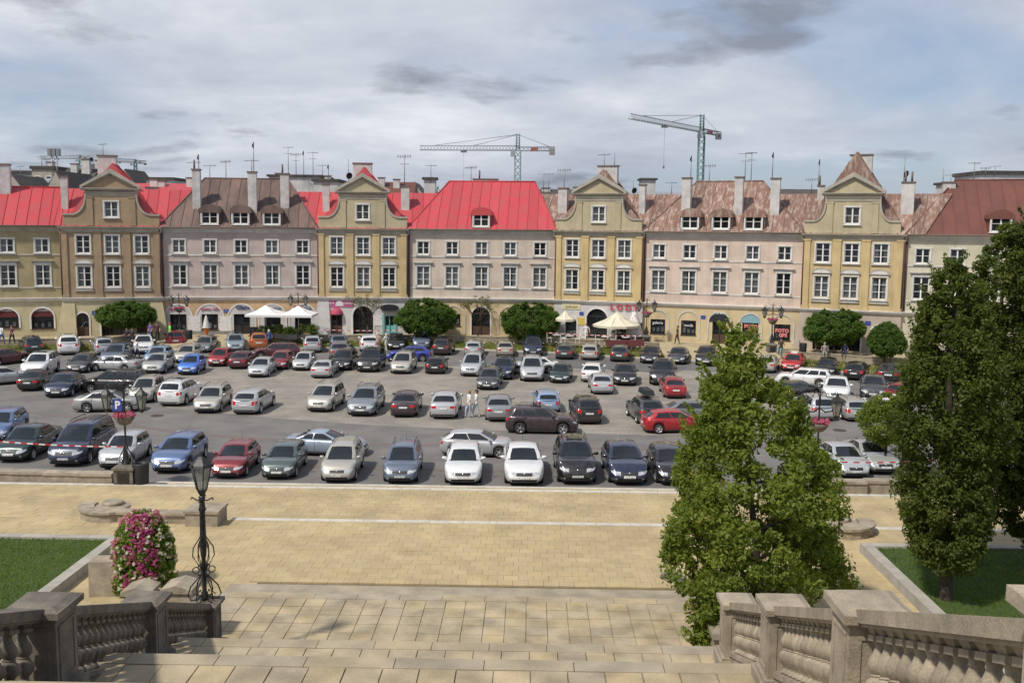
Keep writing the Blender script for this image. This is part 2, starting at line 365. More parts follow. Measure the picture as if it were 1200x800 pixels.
g_ = n_.new('ShaderNodeNewGeometry'); k1 = n_.new('ShaderNodeTexNoise'); k1.inputs['Scale'].default_value = .6; k1.inputs['Detail'].default_value = 8; l_.new(g_.outputs['Position'], k1.inputs['Vector'])
q1 = n_.new('ShaderNodeMapRange'); l_.new(k1.outputs['Fac'], q1.inputs[0])
for i, v in enumerate((.35, .65, .84, 1.1)): q1.inputs[i+1].default_value = v
x1 = n_.new('ShaderNodeMix'); x1.data_type = 'RGBA'; x1.blend_type = 'MULTIPLY'; x1.inputs[0].default_value = 1; at_.attribute_type = 'GEOMETRY'; l_.new(at_.outputs['Fac'], r_.inputs[0]); l_.new(r_.outputs[0], x1.inputs[6]); l_.new(q1.outputs[0], x1.inputs[7]); l_.new(x1.outputs[2], p_.inputs['Base Color']); p_.inputs['Roughness'].default_value = .88
VV = []; FF = []; TT = []
for a in ((-34, 34, y0-.46, yB-.06, ZC, range(0, 6)), (-34, 34, yB+.31, yA-.06, ZB, ()), (-34, 34, yA+.31, Yk-.01, ZA, ())):
    v, f, t = paver_field(*a); b = len(VV); VV += v; FF += [tuple(i+b for i in q) for q in f]; TT += t
o = link('paver', np_mesh('paver', np.array([tuple(v) for v in VV]), np.array(FF), m_, np.array(TT)), plz); o['kind'] = 'stuff'
# side paving nearer than the stair foot
v, f, t = paver_field(-15.2, -9.1, 24, y0, ZC, ()); v2, f2, t2 = paver_field(8.1, 12.6, 24, y0, ZC, ())
f += [tuple(i+len(v) for i in q) for q in f2]; v += v2; t += t2
o = link('paver', np_mesh('paver', np.array([tuple(x) for x in v]), np.array(f), m_, np.array(t)), plz); o['kind'] = 'stuff'
# lawns with kerb walls
def lawn(label_side, x_in, x_out, ya, yb, z):
    mb = MB(); xs = sorted((x_in, x_out)); bx(mb, xs[0], xs[1], ya, yb, -.5, z-.02); struct('lawn', mb, M['grass'])
    s_ = 1 if x_out > x_in else -1
    k = MB(); bx(k, *sorted((x_in-s_*.02, x_in-s_*.38)), ya, yb, 0, z+.05); bx(k, *sorted((x_in-s_*.38, x_out)), yb, yb+.35, 0, z+.05)
    w_ = thing('lawn_kerb', 'low grey stone kerb wall edging the lawn on the %s of the steps' % label_side, 'kerb wall', (0, 0, 0))
    n = int((yb-ya)/1.1)
    for i in range(n):
        q = MB(); h_ = (yb-ya)/n; bx(q, *sorted((x_in-s_*.02, x_in-s_*.40)), ya+i*h_+.006, ya+(i+1)*h_-.006, 0, z+.06); q.build('kerb_stone', M['concrete'], w_)
    n = int(abs(x_out-x_in)/1.2)
    for i in range(n):
        h_ = (x_out-x_in)/n; q = MB(); bx(q, *sorted((x_in-s_*.41+i*h_+s_*.006, x_in-s_*.41+(i+1)*h_-s_*.006)), yb, yb+.35, 0, z+.06); q.build('kerb_stone', M['concrete'], w_)
    rg = np.random.default_rng(3 if s_ > 0 else 4); nb = 90000
    x = rg.uniform(xs[0], xs[0]+abs(x_out-x_in)*.45 if s_ > 0 else xs[1], nb) if s_ > 0 else rg.uniform(xs[1]-abs(x_out-x_in)*.45, xs[1], nb); y = rg.uniform(ya+4, yb, nb); h = rg.uniform(.04, .10, nb); a = rg.uniform(0, PI, nb); le = rg.normal(0, .02, (nb, 2))
    dx = np.cos(a)*.014; dy = np.sin(a)*.014; P = np.stack([np.stack([x-dx, y-dy, 0*x+z-.03], 1), np.stack([x+dx, y+dy, 0*x+z-.03], 1), np.stack([x+le[:, 0], y+le[:, 1], z-.02+h], 1)], 1).reshape(-1, 3)
    P = P @ np.array(RB.to_3x3()).T
    g = link('grass', np_mesh('grass', P, np.arange(nb*3).reshape(-1, 3), M['blade'], np.clip(rg.normal(.5, .2, nb)+.25*np.sin(x*.9)*np.sin(y*.7+x*.3), 0, 1))); tag(g, 'short mown green grass on the lawn %s of the steps' % label_side, 'grass', kind='stuff')
M['blade'] = leaf_mat('grass_blade', (.075, .13, .016), (.15, .22, .035), (.20, .20, .07))
lawn('left', -14.9, -44, 12, 34.1, .9); lawn('right', 12.35, 44, 10, 34.5, .9)
# ---------------------------------------------------------------- grand staircase
M['step'] = ramp_mat('stair_stone', [(.375, .305, .205), (.355, .295, .205), (.34, .29, .21), (.39, .315, .20), (.355, .30, .22)], blotch=.22, bump=.35)
M['tile'] = ramp_mat('landing_tile', [(.39, .315, .205), (.41, .325, .19), (.36, .30, .21), (.375, .31, .21), (.40, .32, .195), (.375, .31, .205), (.39, .315, .205), (.37, .305, .205), (.41, .33, .205)], blotch=.28, bump=.35)
stair = MB()
def lvl(ya, yb, z): bx(stair, -9.4, 8.2 if ya > 24 else 6.6, ya, yb, z-1.2 if z > 2 else -.3, z-.03)
zl = [.95, .95, 3.2, 3.2, 5.1, 5.1, 7.0, 7.0, 8.9, 8.9, 10.4]
yl = [yc(a, b) for a, b in zip([30.3, 26.2, 21.55, 20.7, 16.35, 15.3, 11.2, 10.0, 5.8, 4.6, 1.6], zl)]
for i in (0, 2, 4, 6, 8): 
    if i+1 < len(yl): lvl(yl[i+1], yl[i], zl[i])
lvl(-8, 1.6, 10.4)
st = struct('staircase', stair, M['step'])
def flight(ya, za, yb, zb):
    n = max(2, round((zb-za)/.162)); q = MB(); t = (ya-yb)/n; r = (zb-za)/n
    for i in range(n-1):
        y = ya-t*(i+2); z = za+r*(i+1); q2 = MB(); bx(q2, -9.4, 8.2 if ya > 24 else 6.6, y, y+t, z-r-.25, z); q2.build('step', M['step'], st)
flight(y0, ZC, yl[0], .95)
for i in (1, 3, 5, 7, 9): flight(yl[i], zl[i], yl[i+1], zl[i+1])
def tiles(xa, xb, ya, yb, z, tw, nosing, nw):
    slabs(st, 'nosing_slab', xa, xb, yb-nosing, yb, z-.06, z, M['step'], round((xb-xa)/nw), .003)
    ww = (xb-xa)/round((xb-xa)/tw); nr = max(1, round((yb-nosing-ya)/tw)); hh = (yb-nosing-ya)/nr; k = MB(); k.box(-ww/2+.005, ww/2-.005, -hh/2+.005, hh/2-.005, -.06, 0, top=(.004, .004)); me = k.mesh('tile', M['tile'])
    for r in range(nr):
        for i in range(round((xb-xa)/ww)):
            o = link('tile', me, st); o.location = S(xa+ww*(i+.5), ya+hh*(r+.5), z+rnd.uniform(-.009, .006)); o.rotation_euler = (rnd.gauss(0, .002), rnd.gauss(0, .002), BETA+rnd.gauss(0, .004)); o.scale = (rnd.uniform(.985, 1.0), rnd.uniform(.97, 1.0), 1)
for i, a in ((0, (-9.0, 7.8, .45, 1.3)), (2, (-9.4, 6.6, .43, 1.25)), (4, (-9.4, 6.6, .4, 1.45)), (6, (-9.4, 6.6, .4, 1.4)), (8, (-6, 5, .4, 1.4))): tiles(a[0], a[1], yl[i+1], yl[i], zl[i], .6, a[2], a[3])
# ---------------------------------------------------------------- balustrades
def pier(par, x, y, zt, zb, rot, m, wd=.68, nm='pier'):
    q = MB(); h = zt-zb; a = wd/2-.06; q.box(-a-.10, a+.10, -a-.10, a+.10, -1.6, .24); q.box(-a-.05, a+.05, -a-.05, a+.05, .24, .30); q.box(-a, a, -a, a, .30, h-.17)
    for s_ in (-1, 1):
        for u in ((-a+.08, -a+.12), (a-.12, a-.08)): q.box(*u, s_*a-.015, s_*a+.015, .42, h-.28); q.box(s_*a-.015, s_*a+.015, *u, .42, h-.28)
        for z_ in (.40, h-.30): q.box(-a+.08, a-.08, s_*a-.018, s_*a+.018, z_, z_+.035); q.box(s_*a-.018, s_*a+.018, -a+.08, a-.08, z_, z_+.035)
    q.box(-a-.03, a+.03, -a-.03, a+.03, h-.17, h-.12); q.box(-wd/2-.02, wd/2+.02, -wd/2-.02, wd/2+.02, h-.12, h-.03, top=(.0, .0)); q.box(-wd/2, wd/2, -wd/2, wd/2, h-.03, h+.02, top=(.10, .10))
    o = q.build(nm, m, par, (x, y, zb)); o.rotation_euler = (0, 0, rot); return o
BAL = [(.058, 0), (.07, .02), (.062, .06), (.04, .09), (.05, .14), (.088, .20), (.10, .27), (.092, .33), (.06, .37), (.066, .385), (.05, .40), (.075, .44), (.088, .50), (.080, .56), (.055, .62), (.038, .68), (.045, .72), (.06, .74)]
def panel(par, p0, p1, z0, z1, m):
    """balusters, plinth and handrail between two pier centres; z0,z1 = rail top heights"""
    a = Vector((p0[0], p0[1])); b = Vector((p1[0], p1[1])); d = b-a; L = d.length; ang = math.atan2(d.y, d.x); e = .30
    def zr(t): return z0+(z1-z0)*t/L
    n = max(3, round((L-2*e-.1)/.31)); sl = (z1-z0)/L
    def slab(nm, w_, ta, tb, za, zb_, cnt=1):
        for i in range(cnt):
            u0 = ta+(tb-ta)*i/cnt+(.003 if i else 0); u1 = ta+(tb-ta)*(i+1)/cnt-(.003 if i < cnt-1 else 0); q = MB()
            v = []
            for u in (u0, u1):
                for yy, zo in ((-w_, za), (w_, za), (w_, zb_), (-w_, zb_)): v.append((u, yy, zr(u)+zo))
            q.add(v, [(0, 1, 2, 3), (7, 6, 5, 4), (0, 4, 5, 1), (1, 5, 6, 2), (2, 6, 7, 3), (3, 7, 4, 0)]); o = q.build(nm, m, par, (a.x, a.y, 0), ang)
    slab('handrail', .20, e, L-e, -.14, 0, max(2, round(L/1.0))); slab('rail_moulding', .165, e, L-e, -.18, -.14)
    slab('base_moulding', .17, e, L-e, -1.13, -1.05); slab('plinth_wall', .14, e, L-e, -3.2, -1.13)
    q = MB(); q.lathe([(r_*1.32, z_) for r_, z_ in BAL], 12, cap=False); q.box(-.085, .085, -.085, .085, -.08, 0); q.box(-.10, .10, -.10, .10, .74, .80, top=(-.0, 0)); q.add([(-.11, -.11, .87), (.11, -.11, .87), (.11, .11, .87), (-.11, .11, .87), (-.07, -.07, .79), (.07, -.07, .79), (.07, .07, .79), (-.07, .07, .79)], [(0, 1, 5, 4), (1, 2, 6, 5), (2, 3, 7, 6), (3, 0, 4, 7), (0, 1, 2, 3), (4, 5, 6, 7)])
    q.v = [(x, y, z*1.0+x*sl) for x, y, z in q.v]; me = q.mesh('baluster', m, sharp=40, fixn=True)
    for i in range(n):
        u = e+.05+(L-2*e-.1)*(i+.5)/n; o = link('baluster', me, par, (a.x+d.x*u/L, a.y+d.y*u/L, zr(u)-1.05), ang)
def P3(px, py_, s_, ): # pier cap centre pixel and scale -> world
    return at_d(px, py_, F/s_)
RP = [(at_d(864, 700, F/57.5)), at_d(919, 703, F/76), at_d(1019, 703, F/115), at_d(1300, 708, F/225)]
bal_r = thing('balustrade', 'sunlit pale stone balustrade with plump balusters on the right side of the steps', 'balustrade')
ext = Vector((2.2, .8, 11.9))
pr = [(p.x, p.y, p.z) for p in RP]+[(2.2, .9, 12.0)]
bz = [3.2, 5.1, 7.0, 8.9, 10.4]
for i, p in enumerate(pr[:4]): pier(bal_r, p[0], p[1], p[2], p[2]-1.45, BETA, M['stone'])
for i in range(3): panel(bal_r, pr[i], pr[i+1], pr[i][2]-.10, pr[i+1][2]-.10, M['stone'])
LP = [at_d(240, 703, F/46.5), at_d(170, 699, F/61), at_d(50, 703, F/86), at_d(-190, 722, F/118)]
pl = [(p.x, p.y, p.z) for p in LP]
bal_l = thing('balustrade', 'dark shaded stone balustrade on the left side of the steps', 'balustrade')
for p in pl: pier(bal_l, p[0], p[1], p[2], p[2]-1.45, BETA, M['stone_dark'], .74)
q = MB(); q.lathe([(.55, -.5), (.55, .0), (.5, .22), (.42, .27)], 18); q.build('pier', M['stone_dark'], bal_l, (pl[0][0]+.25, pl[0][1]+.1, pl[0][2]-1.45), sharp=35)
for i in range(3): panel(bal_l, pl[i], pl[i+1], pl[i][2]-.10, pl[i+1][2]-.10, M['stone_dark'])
# capped stone blocks and upright stone left of the steps
def capstone(px, py, s_, wd, label):
    p = at_d(px, py, F/s_); t = thing('capped_pier', label, 'stone pier', (p.x, p.y, ZC), BETA); h = p.z-ZC
    q = MB(); q.box(-wd/2, wd/2, -wd/2, wd/2, 0, h-.12); q.build('pier_block', M['stone'], t)
    q = MB(); q.box(-wd/2-.06, wd/2+.06, -wd/2-.06, wd/2+.06, h-.12, h-.02); q.prism([(-wd/2-.06, h-.02), (wd/2+.06, h-.02), (0, h+.10)], -wd/2-.06, wd/2+.06); q.build('cap', M['stone'], t)
capstone(165, 687, 47, .62, 'small pale capped stone pier just behind the left balustrade'); capstone(212, 684, 43.5, .72, 'wider capped stone pier between flower tower and iron lamp')
p = at_z(127, 694, ZC); q = MB(); q.box(-.48, .48, -.35, .35, 0, 1.12, top=(.02, .02)); o = q.build('stone_block', M['stone'], loc=(p.x, p.y, ZC-.02), rotz=.1); tag(o, 'upright rough stone block beside the flower tower', 'stone block')
# low wall with end block and round stepped stone
def lowwall(side, pxs, blk, rc, lab1, lab2):
    t = thing('low_wall', lab1, 'low wall'); a = at_z(*blk, ZC); q = MB(); w_ = .62
    q.box(-w_, w_, -.1, 1.1, -.2, .50); q.box(-w_-.05, w_+.05, -.15, 1.15, .50, .60); q.build('end_block', M['stone'], t, (a.x, a.y, ZC), BETA)
    ctr = at_z(*rc, ZC); sg = 1 if side == 'l' else -1; pts = [Vector((a.x-sg*.6, a.y+.45, ZC))]; e_ = Vector((ctr.x+sg*1.0*math.cos(-1.0), ctr.y+1.0*math.sin(-1.0), ZC))
    pts += [pts[0]+(e_-pts[0])*k/3+Vector((0, -.06*math.sin(PI*k/3), 0)) for k in (1, 2)]+[Vector((ctr.x+sg*1.0*math.cos(-1.0-2.4*k/8), ctr.y+1.0*math.sin(-1.0-2.4*k/8), ZC)) for k in range(9)]
    nn = []
    for i in range(len(pts)): d = pts[min(i+1, len(pts)-1)]-pts[max(i-1, 0)]; nn.append(Vector((-d.y, d.x, 0)).normalized())
    for i in range(len(pts)-1):
        for nm, w2, za, zb_ in (('wall_block', .22, 0, .33), ('coping', .30, .33, .42)):
            c = [pts[i]+nn[i]*w2, pts[i+1]+nn[i+1]*w2, pts[i+1]-nn[i+1]*w2, pts[i]-nn[i]*w2]; q = MB(); q.prism([(u.x, u.y) for u in c], ZC+za-(.1 if za == 0 else 0), ZC+zb_, axis='z'); q.build(nm, M['stone'], t)
    q = MB(); q.lathe([(.62, -.1), (.62, .25), (.66, .3), (.66, .38), (.4, .42), (.4, .52), (.36, .56), (.02, .58)], 28)
    o = q.build('round_stone', M['stone'], loc=(ctr.x, ctr.y, ZC-.02), sharp=35); tag(o, lab2, 'round stone')
lowwall('l', [(220, 613), (200, 615), (180, 617), (160, 619), (140, 618), (120, 613), (112, 606)], (237, 616), (133, 602), 'low curved stone wall ending in a square block left of centre', 'stepped round stone at the curl of the low wall')
lowwall('r', [(960, 632), (980, 633), (1000, 632), (1012, 626)], (930, 632), (984, 621), 'low curved stone wall mostly behind the big leafy tree', 'stepped round stone peeking out right of the leafy tree')
# retaining walls between car park and plaza
def retwall(xa, xb, ya_px, lab):
    t = thing('retaining_wall', lab, 'stone wall'); n = 0
    a = Sinv(at_z(*xa, ZA)); b = Sinv(at_z(*xb, ZA)); L = b.x-a.x; k = max(2, round(L/1.55))
    for i in range(k):
        q = MB(); x0_ = a.x+L*i/k; x1_ = a.x+L*(i+1)/k; ym = a.y+(b.y-a.y)*(i+.5)/k
        bx(q, x0_+.006, x1_-.006, ym, ym+.5, -.05, .62); q.build('wall_block', M['stone'], t)
        q = MB(); bx(q, x0_+.004, x1_-.004, ym-.05, ym+.55, .62, .74); q.build('coping', M['stone'], t)
retwall((-260, 560), (131, 571), 0, 'low stone wall of large blocks ending at the left lamp pedestal')
retwall((975, 580), (1330, 574), 0, 'low stone wall of large blocks between the silver cars and the right paving')
# ---------------------------------------------------------------- houses
ZG = .87   # pavement level in front of the houses
M['stone_grey'] = mat('grey_plinth', (.27, .26, .25), .9, (.2, .19, .18), 2, grit=.1)
M['frame'] = mat('white_window_frame', (.76, .75, .73), .5, var=.05)
M['surr'] = mat('pale_surround', (.68, .665, .63), .8, (.58, .56, .52), 1.5, streak=.15)
M['trimgrey'] = mat('cornice_grey', (.56, .54, .50), .85, (.44, .42, .39), .8, streak=.3)
M['trimolive'] = mat('cornice_olive', (.44, .40, .325), .88, (.34, .31, .26), .8, streak=.35)
M['trimwhite'] = mat('cornice_white', (.74, .72, .69), .8, (.62, .60, .57), .8, streak=.25)
def wallmat(n, c, c2=None, st=.35): return mat(n, c, .92, c2 or tuple(x*.82 for x in c), .7, 7, streak=st, grit=.05, bump=.15)
W = dict(olive=wallmat('wall_olive_yellow', (.40, .33, .185)), tan=wallmat('wall_tan', (.37, .27, .17)), pale=wallmat('wall_pale_yellow', (.55, .475, .295)), pinkgrey=wallmat('wall_pink_grey', (.50, .415, .375)),
 orange=wallmat('wall_orange', (.58, .40, .235)), ochre=wallmat('wall_ochre', (.55, .425, .235)), white=wallmat('wall_whitewash', (.60, .585, .57)), beige=wallmat('wall_beige_pink', (.60, .505, .42)),
 peach=wallmat('wall_peach_yellow', (.60, .48, .29)), gold=wallmat('wall_golden', (.59, .45, .23)), oliveg=wallmat('wall_olive_grey', (.47, .405, .265)), pink=wallmat('wall_peach_pink', (.65, .52, .43)),
 taupe=wallmat('wall_taupe', (.46, .38, .315)), cream=wallmat('wall_cream', (.60, .55, .42)))
R = dict(red=mat('red_sheet_roof', (.50, .05, .06), .5, (.42, .07, .075), .9, 9, var=.10, streak=.25), 
 rust=mat('rusty_sheet_roof', (.165, .105, .085), .7, (.10, .068, .058), .55, 9, var=.16, lo=.4, hi=.6, stretch=(1.6, .5, .5)),
 patch=mat('peeling_sheet_roof', (.20, .11, .08), .7, (.36, .28, .235), 2.0, 10, var=.22, lo=.47, hi=.64, stretch=(1.9, .5, .5)),
 brown=mat('brown_sheet_roof', (.17, .062, .042), .6, (.135, .052, .04), .5, 8, var=.10, metal=.1))
M['chim'] = mat('chimney_plaster', (.60, .58, .56), .9, (.46, .44, .42), 1.5, streak=.35); M['cap'] = mat('chimney_cap', (.16, .12, .10), .8)
# window prototypes ------------------------------------------------
def win_mesh(wd, ht, rows, hood=None, surr=.13, sill=True):
    """surround and casements as one mesh; origin at centre of bottom on the wall face, -y towards the viewer"""
    q = MB(); s_ = surr; iw = wd/2-s_; a = wd/2
    q.box(-a, -iw, -.06, .12, 0, ht, 0); q.box(iw, a, -.06, .12, 0, ht, 0); q.box(-a-.02, a+.02, -.08, .12, ht-s_, ht, 0); q.box(-a, a, -.06, .12, 0, s_*.7, 0)
    if sill: q.box(-a-.06, a+.06, -.16, .1, -.07, .01, 0)
    b = s_*.7; t = ht-s_; f = .065; y0_, y1_ = .06, .12
    q.box(-iw, -iw+f, y0_, y1_, b, t, 1); q.box(iw-f, iw, y0_, y1_, b, t, 1); q.box(-iw, iw, y0_+.002, y1_, b, b+f, 1); q.box(-iw, iw, y0_+.002, y1_, t-f, t, 1); q.box(-.06, .06, y0_-.02, y1_, b, t, 1)
    for k in range(1, rows): z = b+(t-b)*k/rows; q.box(-iw, iw, y0_+.012, y1_-.01, z-.018, z+.018, 1)
    if hood == 'flat': q.box(-a-.22, a+.22, -.24, .05, ht+.22, ht+.30, 2); q.box(-a-.14, a+.14, -.15, .05, ht+.14, ht+.22, 2); q.box(-a, a, -.03, .05, ht, ht+.14, 0)
    if hood == 'curve':
        pts = [(-a-.14, ht+.10)]+[((a+.14)*math.cos(PI-PI*i/8), ht+.18+.42*math.sin(PI*i/8)**.8) for i in range(9)]+[(a+.14, ht+.10)]; q.prism(pts, -.16, .05, 2)
        pts = [(x*.78, ht+.17+(z-ht-.18)*.62) for x, z in pts[1:-1]]; q.prism(pts, -.165, -.14, 0)
        q.box(-a-.12, a+.12, -.12, .05, -.34, -.27, 2); q.box(-a+.05, a-.05, -.045, .05, -.27, -.10, 0)
    return q
WP = {}
def window(par, x, z, wd, ht, rows=3, hood=None, trim='trimgrey', y=0, cur=None):
    key = (wd, ht, rows, hood, trim)
    if key not in WP:
        q = win_mesh(wd, ht, rows, hood); me = q.mesh('window', [M['surr'], M['frame'], M[trim]]); g = MB(); s_ = .13; g.add([(-wd/2+s_, .1, s_*.7), (wd/2-s_, .1, s_*.7), (wd/2-s_, .1, ht-s_), (-wd/2+s_, .1, ht-s_)], [(0, 1, 2, 3)])
        cs = []
        for k in range(3):
            c = MB(); iw = wd/2-s_; zb_, zt_ = s_*.7, ht-s_
            def drape(x0_, x1_):
                n = 9; c.grid([[(x0_+(x1_-x0_)*i/n, .24+.025*math.sin(i*2.4), zz_) for i in range(n+1)] for zz_ in (zb_, zt_)])
            if k == 0: drape(-iw, iw)
            elif k == 1: drape(-iw, -iw*.35); drape(iw*.35, iw)
            else: drape(-iw, iw*.0); 
            cs.append(c.mesh('curtain', M['curtain']))
        WP[key] = (me, g.mesh('pane', M['glass']), cs)
    me, gl, cs = WP[key]; o = link('window', me, par, (x, y, z)); link('pane', gl, o)
    k = rnd.random() if cur is None else cur
    if k < .62: link('curtain', cs[0 if k < .3 else 1 if k < .5 else 2], o)
    return o
# walls with real openings ----------------------------------------
def wall(par, name, x0, x1, z0, z1, holes, m, y=0, depth=.28, thick=.0):
    """holes: (xc, w, zb, zt, arch) ; arch: the top is a half circle of radius w/2 ending at zt"""
    q = MB(); xs = sorted({x0, x1, *[h[0]-h[1]/2 for h in holes], *[h[0]+h[1]/2 for h in holes]}); zs = sorted({z0, z1, *[h[2] for h in holes], *[h[3] for h in holes]})
    for i in range(len(xs)-1):
        for j in range(len(zs)-1):
            cx, cz = (xs[i]+xs[i+1])/2, (zs[j]+zs[j+1])/2
            if any(abs(cx-h[0]) < h[1]/2 and h[2] < cz < h[3] for h in holes): continue
            q.add([(xs[i], y, zs[j]), (xs[i+1], y, zs[j]), (xs[i+1], y, zs[j+1]), (xs[i], y, zs[j+1])], [(0, 1, 2, 3)])
    for xc, wd, zb, zt, arch in holes:
        a, b = xc-wd/2, xc+wd/2; d = y+depth
        if arch:
            r = wd/2; zc = zt-r*arch; pts = [(xc-r*math.cos(PI*i/12), zc+r*arch*math.sin(PI*i/12)) for i in range(13)]
            for cx, seg in ((a, pts[:7]), (b, pts[6:])): q.add([(cx, y, zt)]+[(p[0], y, p[1]) for p in seg], [[0]+[k+1, k+2] for k in range(len(seg)-1)])
            path = [(a, zb)]+pts+[(b, zb)]
        else: path = [(a, zb), (a, zt), (b, zt), (b, zb)]
        if zb > z0+.01: path = path+[path[0]]
        for k in range(len(path)-1): q.add([(path[k][0], y, path[k][1]), (path[k+1][0], y, path[k+1][1]), (path[k+1][0], d, path[k+1][1]), (path[k][0], d, path[k][1])], [(0, 1, 2, 3)])
    return q.build(name, m, par, fixn=False)
def archring(par, xc, wd, zt, zb, arch, m, wr=.16, y=0, nm='arch_surround'):
    q = MB(); r = wd/2; zc = zt-r*arch; I = [(xc-wd/2, zb)]+[(xc-r*math.cos(PI*i/14), zc+r*arch*math.sin(PI*i/14)) for i in range(15)]+[(xc+wd/2, zb)]
    O = [(xc-wd/2-wr, zb)]+[(xc-(r+wr)*math.cos(PI*i/14), zc+(r*arch+wr)*math.sin(PI*i/14)) for i in range(15)]+[(xc+wd/2+wr, zb)]
    for k in range(len(I)-1): q.prism([I[k], I[k+1], O[k+1], O[k]], y-.06, y+.02)
    return q.build(nm, m, par)
def roofslope(par, nm, A, B, Cc, D, m, pitch=1.05, rib=True):
    """slope with eave A-B and ridge D-C cut into standing-seam sheets"""
    A, B, Cc, D = map(Vector, (A, B, Cc, D)); L = (B-A).length; u = (B-A)/L; nrm = u.cross((D-A)); nrm.normalize()
    if nrm.z < 0: nrm = -nrm
    v = nrm.cross(u); 
    if v.dot(D-A) < 0: v = -v
    P = [((p-A).dot(u), (p-A).dot(v)) for p in (A, B, Cc, D)]
    lo = min(p[0] for p in P); hi = max(p[0] for p in P); n = max(1, round((hi-lo)/pitch)); objs = []
    def clip(poly, s, c):
        o = []
        for i in range(len(poly)):
            a, b = poly[i], poly[(i+1) % len(poly)]; ia = s*(a[0]-c) >= 0; ib = s*(b[0]-c) >= 0
            if ia: o.append(a)
            if ia != ib: t = (c-a[0])/(b[0]-a[0]); o.append((c, a[1]+(b[1]-a[1])*t))
        return o
    for i in range(n):
        a, b = lo+(hi-lo)*i/n, lo+(hi-lo)*(i+1)/n; pl = clip(clip(P, 1, a+.008), -1, b-.008)
        if len(pl) < 3: continue
        q = MB(); h = rnd.uniform(0, .012); top = [A+u*x+v*y_+nrm*h for x, y_ in pl]; bot = [p-nrm*.12 for p in top]; k = len(top)
        q.add(top+bot, [list(range(k))]+[(j, (j+1) % k, (j+1) % k+k, j+k) for j in range(k)])
        e = sorted([p for p in pl if abs(p[0]-(b-.008)) < .02], key=lambda p: p[1])
        if rib and len(e) >= 2 and e[-1][1]-e[0][1] > .2:
            p0, p1 = e[0], e[-1]; c = [A+u*(p0[0]-.03)+v*p0[1], A+u*(p0[0]+.02)+v*p0[1], A+u*(p1[0]+.02)+v*p1[1], A+u*(p1[0]-.03)+v*p1[1]]
            q.add([x+nrm*(h+.002) for x in c]+[x+nrm*.07 for x in c], [(4, 5, 6, 7), (0, 1, 5, 4), (1, 2, 6, 5), (2, 3, 7, 6), (3, 0, 4, 7)])
        objs.append(q)
    root = objs[0].build('roof', m, par) if nm == 'roof' else None
    for q in (objs[1:] if root else objs): q.build('roof_sheet', m, root or par)
    return root
class House:
    def __init__(s, name, label, cat, pxa, sa, pxb, sb, group=None):
        z = ZG
        a = at_d(pxa, 330, F/sa); b = at_d(pxb, 330, F/sb); s.a = Vector((a.x, a.y)); s.b = Vector((b.x, b.y)); d = s.b-s.a; s.L = d.length; s.ang = math.atan2(d.y, d.x); s.d = d/s.L
        s.n = Vector((-s.d.y, s.d.x)); s.t = thing(name, label, cat, (s.a.x, s.a.y, 0), s.ang, group)
    def uz(s, px, py, off=0):
        """pixel -> (u,z) on the facade plane (off metres in front)"""
        o = s.a-s.n*off; d = ray(px, py); t = (o.dot(s.n))/(d.x*s.n.x+d.y*s.n.y); p = CAM+d*t; return ((Vector((p.x, p.y))-o).dot(s.d), p.z)
    def u(s, px, py=330, off=0): return s.uz(px, py, off)[0]
    def world(s, u, v, z): p = s.a+s.d*u+s.n*v; return Vector((p.x, p.y, z))
ZE = 11.45; ZC1 = 4.45; RD = 6.2; ZR = 16.6; ZR2 = 15.3
def chimney(par, x, y, z0, z1, wx, wy=.7, pots=0, nm='chimney'):
    q = MB(); q.box(x-wx/2, x+wx/2, y-wy/2, y+wy/2, z0, z1-.12); o = q.build(nm, M['chim'], par); q = MB(); q.box(x-wx/2-.08, x+wx/2+.08, y-wy/2-.08, y+wy/2+.08, z1-.12, z1); 
    for i in range(pots): q.lathe([(.09, z1), (.09, z1+.9)], 8, T=Matrix.Translation((x-wx*.25+i*wx*.5/max(1, pots-1), y, 0)))
    q.build('cap', M['cap'], o); return o
def dormer(par, x, z0, m, rm, w=2.05, h=2.0, ys=-.05):
    """arched dormer standing on the slope"""
    q = MB(); pr = [(-w/2, z0), (-w/2, z0+h*.62)]+[(-w/2*math.cos(PI*i/8), z0+h*.62+h*.34*math.sin(PI*i/8)) for i in range(9)]+[(w/2, z0+h*.62), (w/2, z0)]
    q.prism([(x+a, b) for a, b in pr], ys+.06, ys+3.0); d = q.build('dormer', rm, par); q = MB()
    I = [(-w/2-.1, z0+h*.60)]+[(-(w/2+.1)*math.cos(PI*i/8), z0+h*.62+(h*.34+.12)*math.sin(PI*i/8)) for i in range(9)]+[(w/2+.1, z0+h*.60)]
    q.prism([(x+a, b) for a, b in I], ys-.22, ys+2.6); q.build('dormer_roof', rm, d)
    wd = w-.3; window(d, x, z0+.04, wd, h*.78, 2, None, y=ys-.12, cur=.9); q = MB(); q.box(x-wd/2+.05, x+wd/2-.05, ys-.02, ys+.05, z0+.1, z0+h*.7); q.build('interior', M['dark'], d); return d  # interior: dark backing panel, the unlit room put into its colour
def side(par, L, m, x, y0_=0, z1=ZE):
    q = MB(); q.box(x-.0, x+.12, y0_+.02, 12, 0, z1-.02); return q
